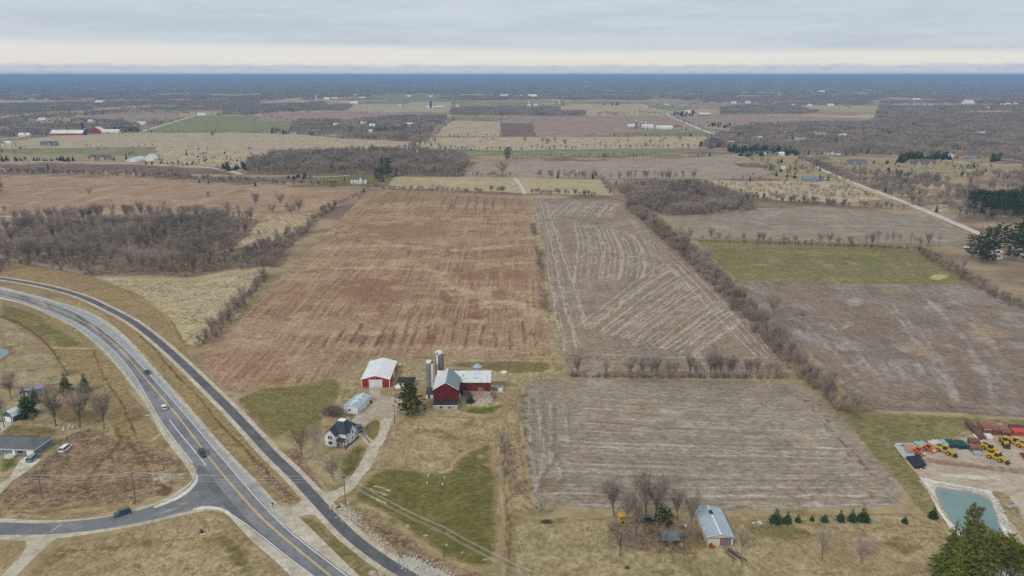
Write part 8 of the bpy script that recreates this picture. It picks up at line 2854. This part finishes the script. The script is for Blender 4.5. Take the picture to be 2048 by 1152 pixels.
# beyond, whole patches of wood out to the horizon
def ring(y0, y1, spacing, thr, s, seed, zs, xy, x0=-60, x1=2110, label=''):
 px = [(x0, y0), (x1, y0), (x1, y1), (x0, y1)]
 n_ = int(area_of(px) / spacing ** 2)
 q = rand_in(px, n_, seed)
 q = q[free(q)]
 nn = nz(q, s, seed * 0.37)
 q = q[nn > thr]
 r = np.random.RandomState(seed)
 sc = np.column_stack([xy * r.uniform(.8, 1.2, len(q)), xy * r.uniform(.8, 1.2, len(q)), zs * r.uniform(.85, 1.15, len(q))])
 scatter('distant_woods', np.column_stack([q, np.zeros(len(q))]), sc, CLUMPS, label, seed)


ring(186, 200, 55, -0.2, 420, 61, 52, 45, label='leafless woods between far fields')
ring(174, 187, 75, -0.42, 600, 62, 55, 62, label='bluish woods in the distance')
ring(164, 175, 120, -0.5, 900, 63, 58, 100, label='blue woods far away below the horizon')
ring(156.5, 165, 260, -0.35, 1600, 64, 60, 220, label='blue woods just under the horizon')
ring(153.2, 157, 700, -0.5, 3000, 65, 66, 600, label='dark blue woods along the horizon')
# ------------------------------------------------------------------ rough tufts in the foreground turf
def tuft_mesh(seed, n=26):
 r = random.Random(seed)
 T = TB()
 for i in range(n):
  a = r.uniform(0, 6.28)
  q = Vector((math.cos(a), math.sin(a), 0)) * r.uniform(0, 0.35)
  e = q + Vector((math.cos(a) * r.uniform(.1, .6), math.sin(a) * r.uniform(.1, .6), r.uniform(.35, 1.0)))
  T.sliver(q, e, 0.09, r, 1.0)
 return T


bark('dry_blade', C(172, 157, 128), 0.2, 0.25, 0.1)
bark('weed_stalk', C(160, 142, 120), 0.2, 0.25, 0.15)
TUFTS = [bpy.data.objects.new('grass_tuft', tuft_mesh(i).mesh('grass_tuft', 'dry_blade')) for i in range(3)]
WEEDS = [bpy.data.objects.new('weed_tuft', tuft_mesh(9 + i).mesh('weed_tuft', 'weed_stalk')) for i in range(3)]


def tufts(px, spacing, hr_, protos, label, seed, thr=-0.1, s=9):
 n_ = int(area_of(px) / spacing ** 2)
 q = rand_in(px, n_, seed)
 q = q[nz(q, s, seed) > thr]
 r = np.random.RandomState(seed)
 h = r.uniform(hr_[0], hr_[1], len(q))
 scatter('dry_grass', np.column_stack([q, np.full(len(q), 0.05)]), np.column_stack([h * 1.1, h * 1.1, h * 0.8]), protos, label, seed)


tufts([(120, 880), (190, 855), (330, 900), (372, 945), (320, 985), (250, 1005), (90, 1020), (0, 1016), (0, 968), (90, 925)], 1.2, (0.38, 0.83), WEEDS, 'rough brown weeds on the corner lot', 71, 0.05)
tufts([(125, 1092), (240, 1070), (380, 1028), (440, 1026), (470, 1045), (570, 1160), (70, 1160)], 1.3, (0.30, 0.60), TUFTS, 'long dry grass tufts below the side road', 72, -0.05)
tufts([(190, 560), (380, 562), (535, 538), (490, 590), (440, 636), (392, 690), (340, 630)], 1.7, (0.38, 0.75), TUFTS, 'tufts of the straw coloured meadow', 73, -0.1, 14)
tufts([(750, 900), (800, 845), (990, 842), (1004, 880), (905, 910), (895, 940), (760, 938)], 1.4, (0.30, 0.60), TUFTS, 'dry tufts on the knoll below the barn', 74, 0.0)
tufts([(1525, 1088), (1640, 1066), (1840, 1050), (1885, 1064), (1870, 1160), (1540, 1160)], 1.2, (0.30, 0.68), TUFTS, 'long dry tufts around the two small trees', 75, -0.05)
tufts([(720, 1030), (800, 1075), (870, 1118), (930, 1140), (980, 1150), (880, 1160), (780, 1100)], 1.1, (0.38, 0.83), WEEDS, 'brown weeds of the trail ditch', 76, -0.1)
tufts([(1235, 1046), (1400, 1046), (1415, 1090), (1380, 1114), (1250, 1102)], 1.1, (0.30, 0.75), WEEDS, 'dead weeds under the bare yard trees', 77, -0.05)
tufts([(500, 915), (540, 945), (590, 1000), (570, 1006), (520, 960)], 1.0, (0.30, 0.68), WEEDS, 'dead reeds in the highway ditch', 78, -0.2)
tufts([(1016, 850), (1040, 850), (1052, 930), (1050, 985), (1076, 1018), (1018, 1030)], 1.2, (0.38, 0.83), WEEDS, 'weeds on the bank left of the front grey field', 79, -0.05)
# ------------------------------------------------------------------ air
HZ_TOP = 168.0
me = bpy.data.meshes.new('haze')
X, Y0, Y1, Z0 = 43000, -3500, 42000, -1.2
me.from_pydata([(-X, Y0, Z0), (X, Y0, Z0), (X, Y1, Z0), (-X, Y1, Z0), (-X, Y0, HZ_TOP), (X, Y0, HZ_TOP), (X, Y1, HZ_TOP), (-X, Y1, HZ_TOP)], [],
               [(0, 3, 2, 1), (4, 5, 6, 7), (0, 1, 5, 4), (1, 2, 6, 5), (2, 3, 7, 6), (3, 0, 4, 7)])
m = bpy.data.materials.new('haze_air')
m.use_nodes = True
nt = m.node_tree
for q in list(nt.nodes):
 nt.nodes.remove(q)
pv = nt.nodes.new('ShaderNodeVolumePrincipled')
pv.inputs['Color'].default_value = (0.37, 0.61, 0.94, 1)
pv.inputs['Density'].default_value = HAZE_D
pv.inputs['Anisotropy'].default_value = 0.0
no = nt.nodes.new('ShaderNodeOutputMaterial')
nt.links.new(pv.outputs[0], no.inputs['Volume'])
me.materials.append(m)
hz = link('haze', me)
tag(hz, 'thin bluish air over the whole land', None, None, 'stuff')
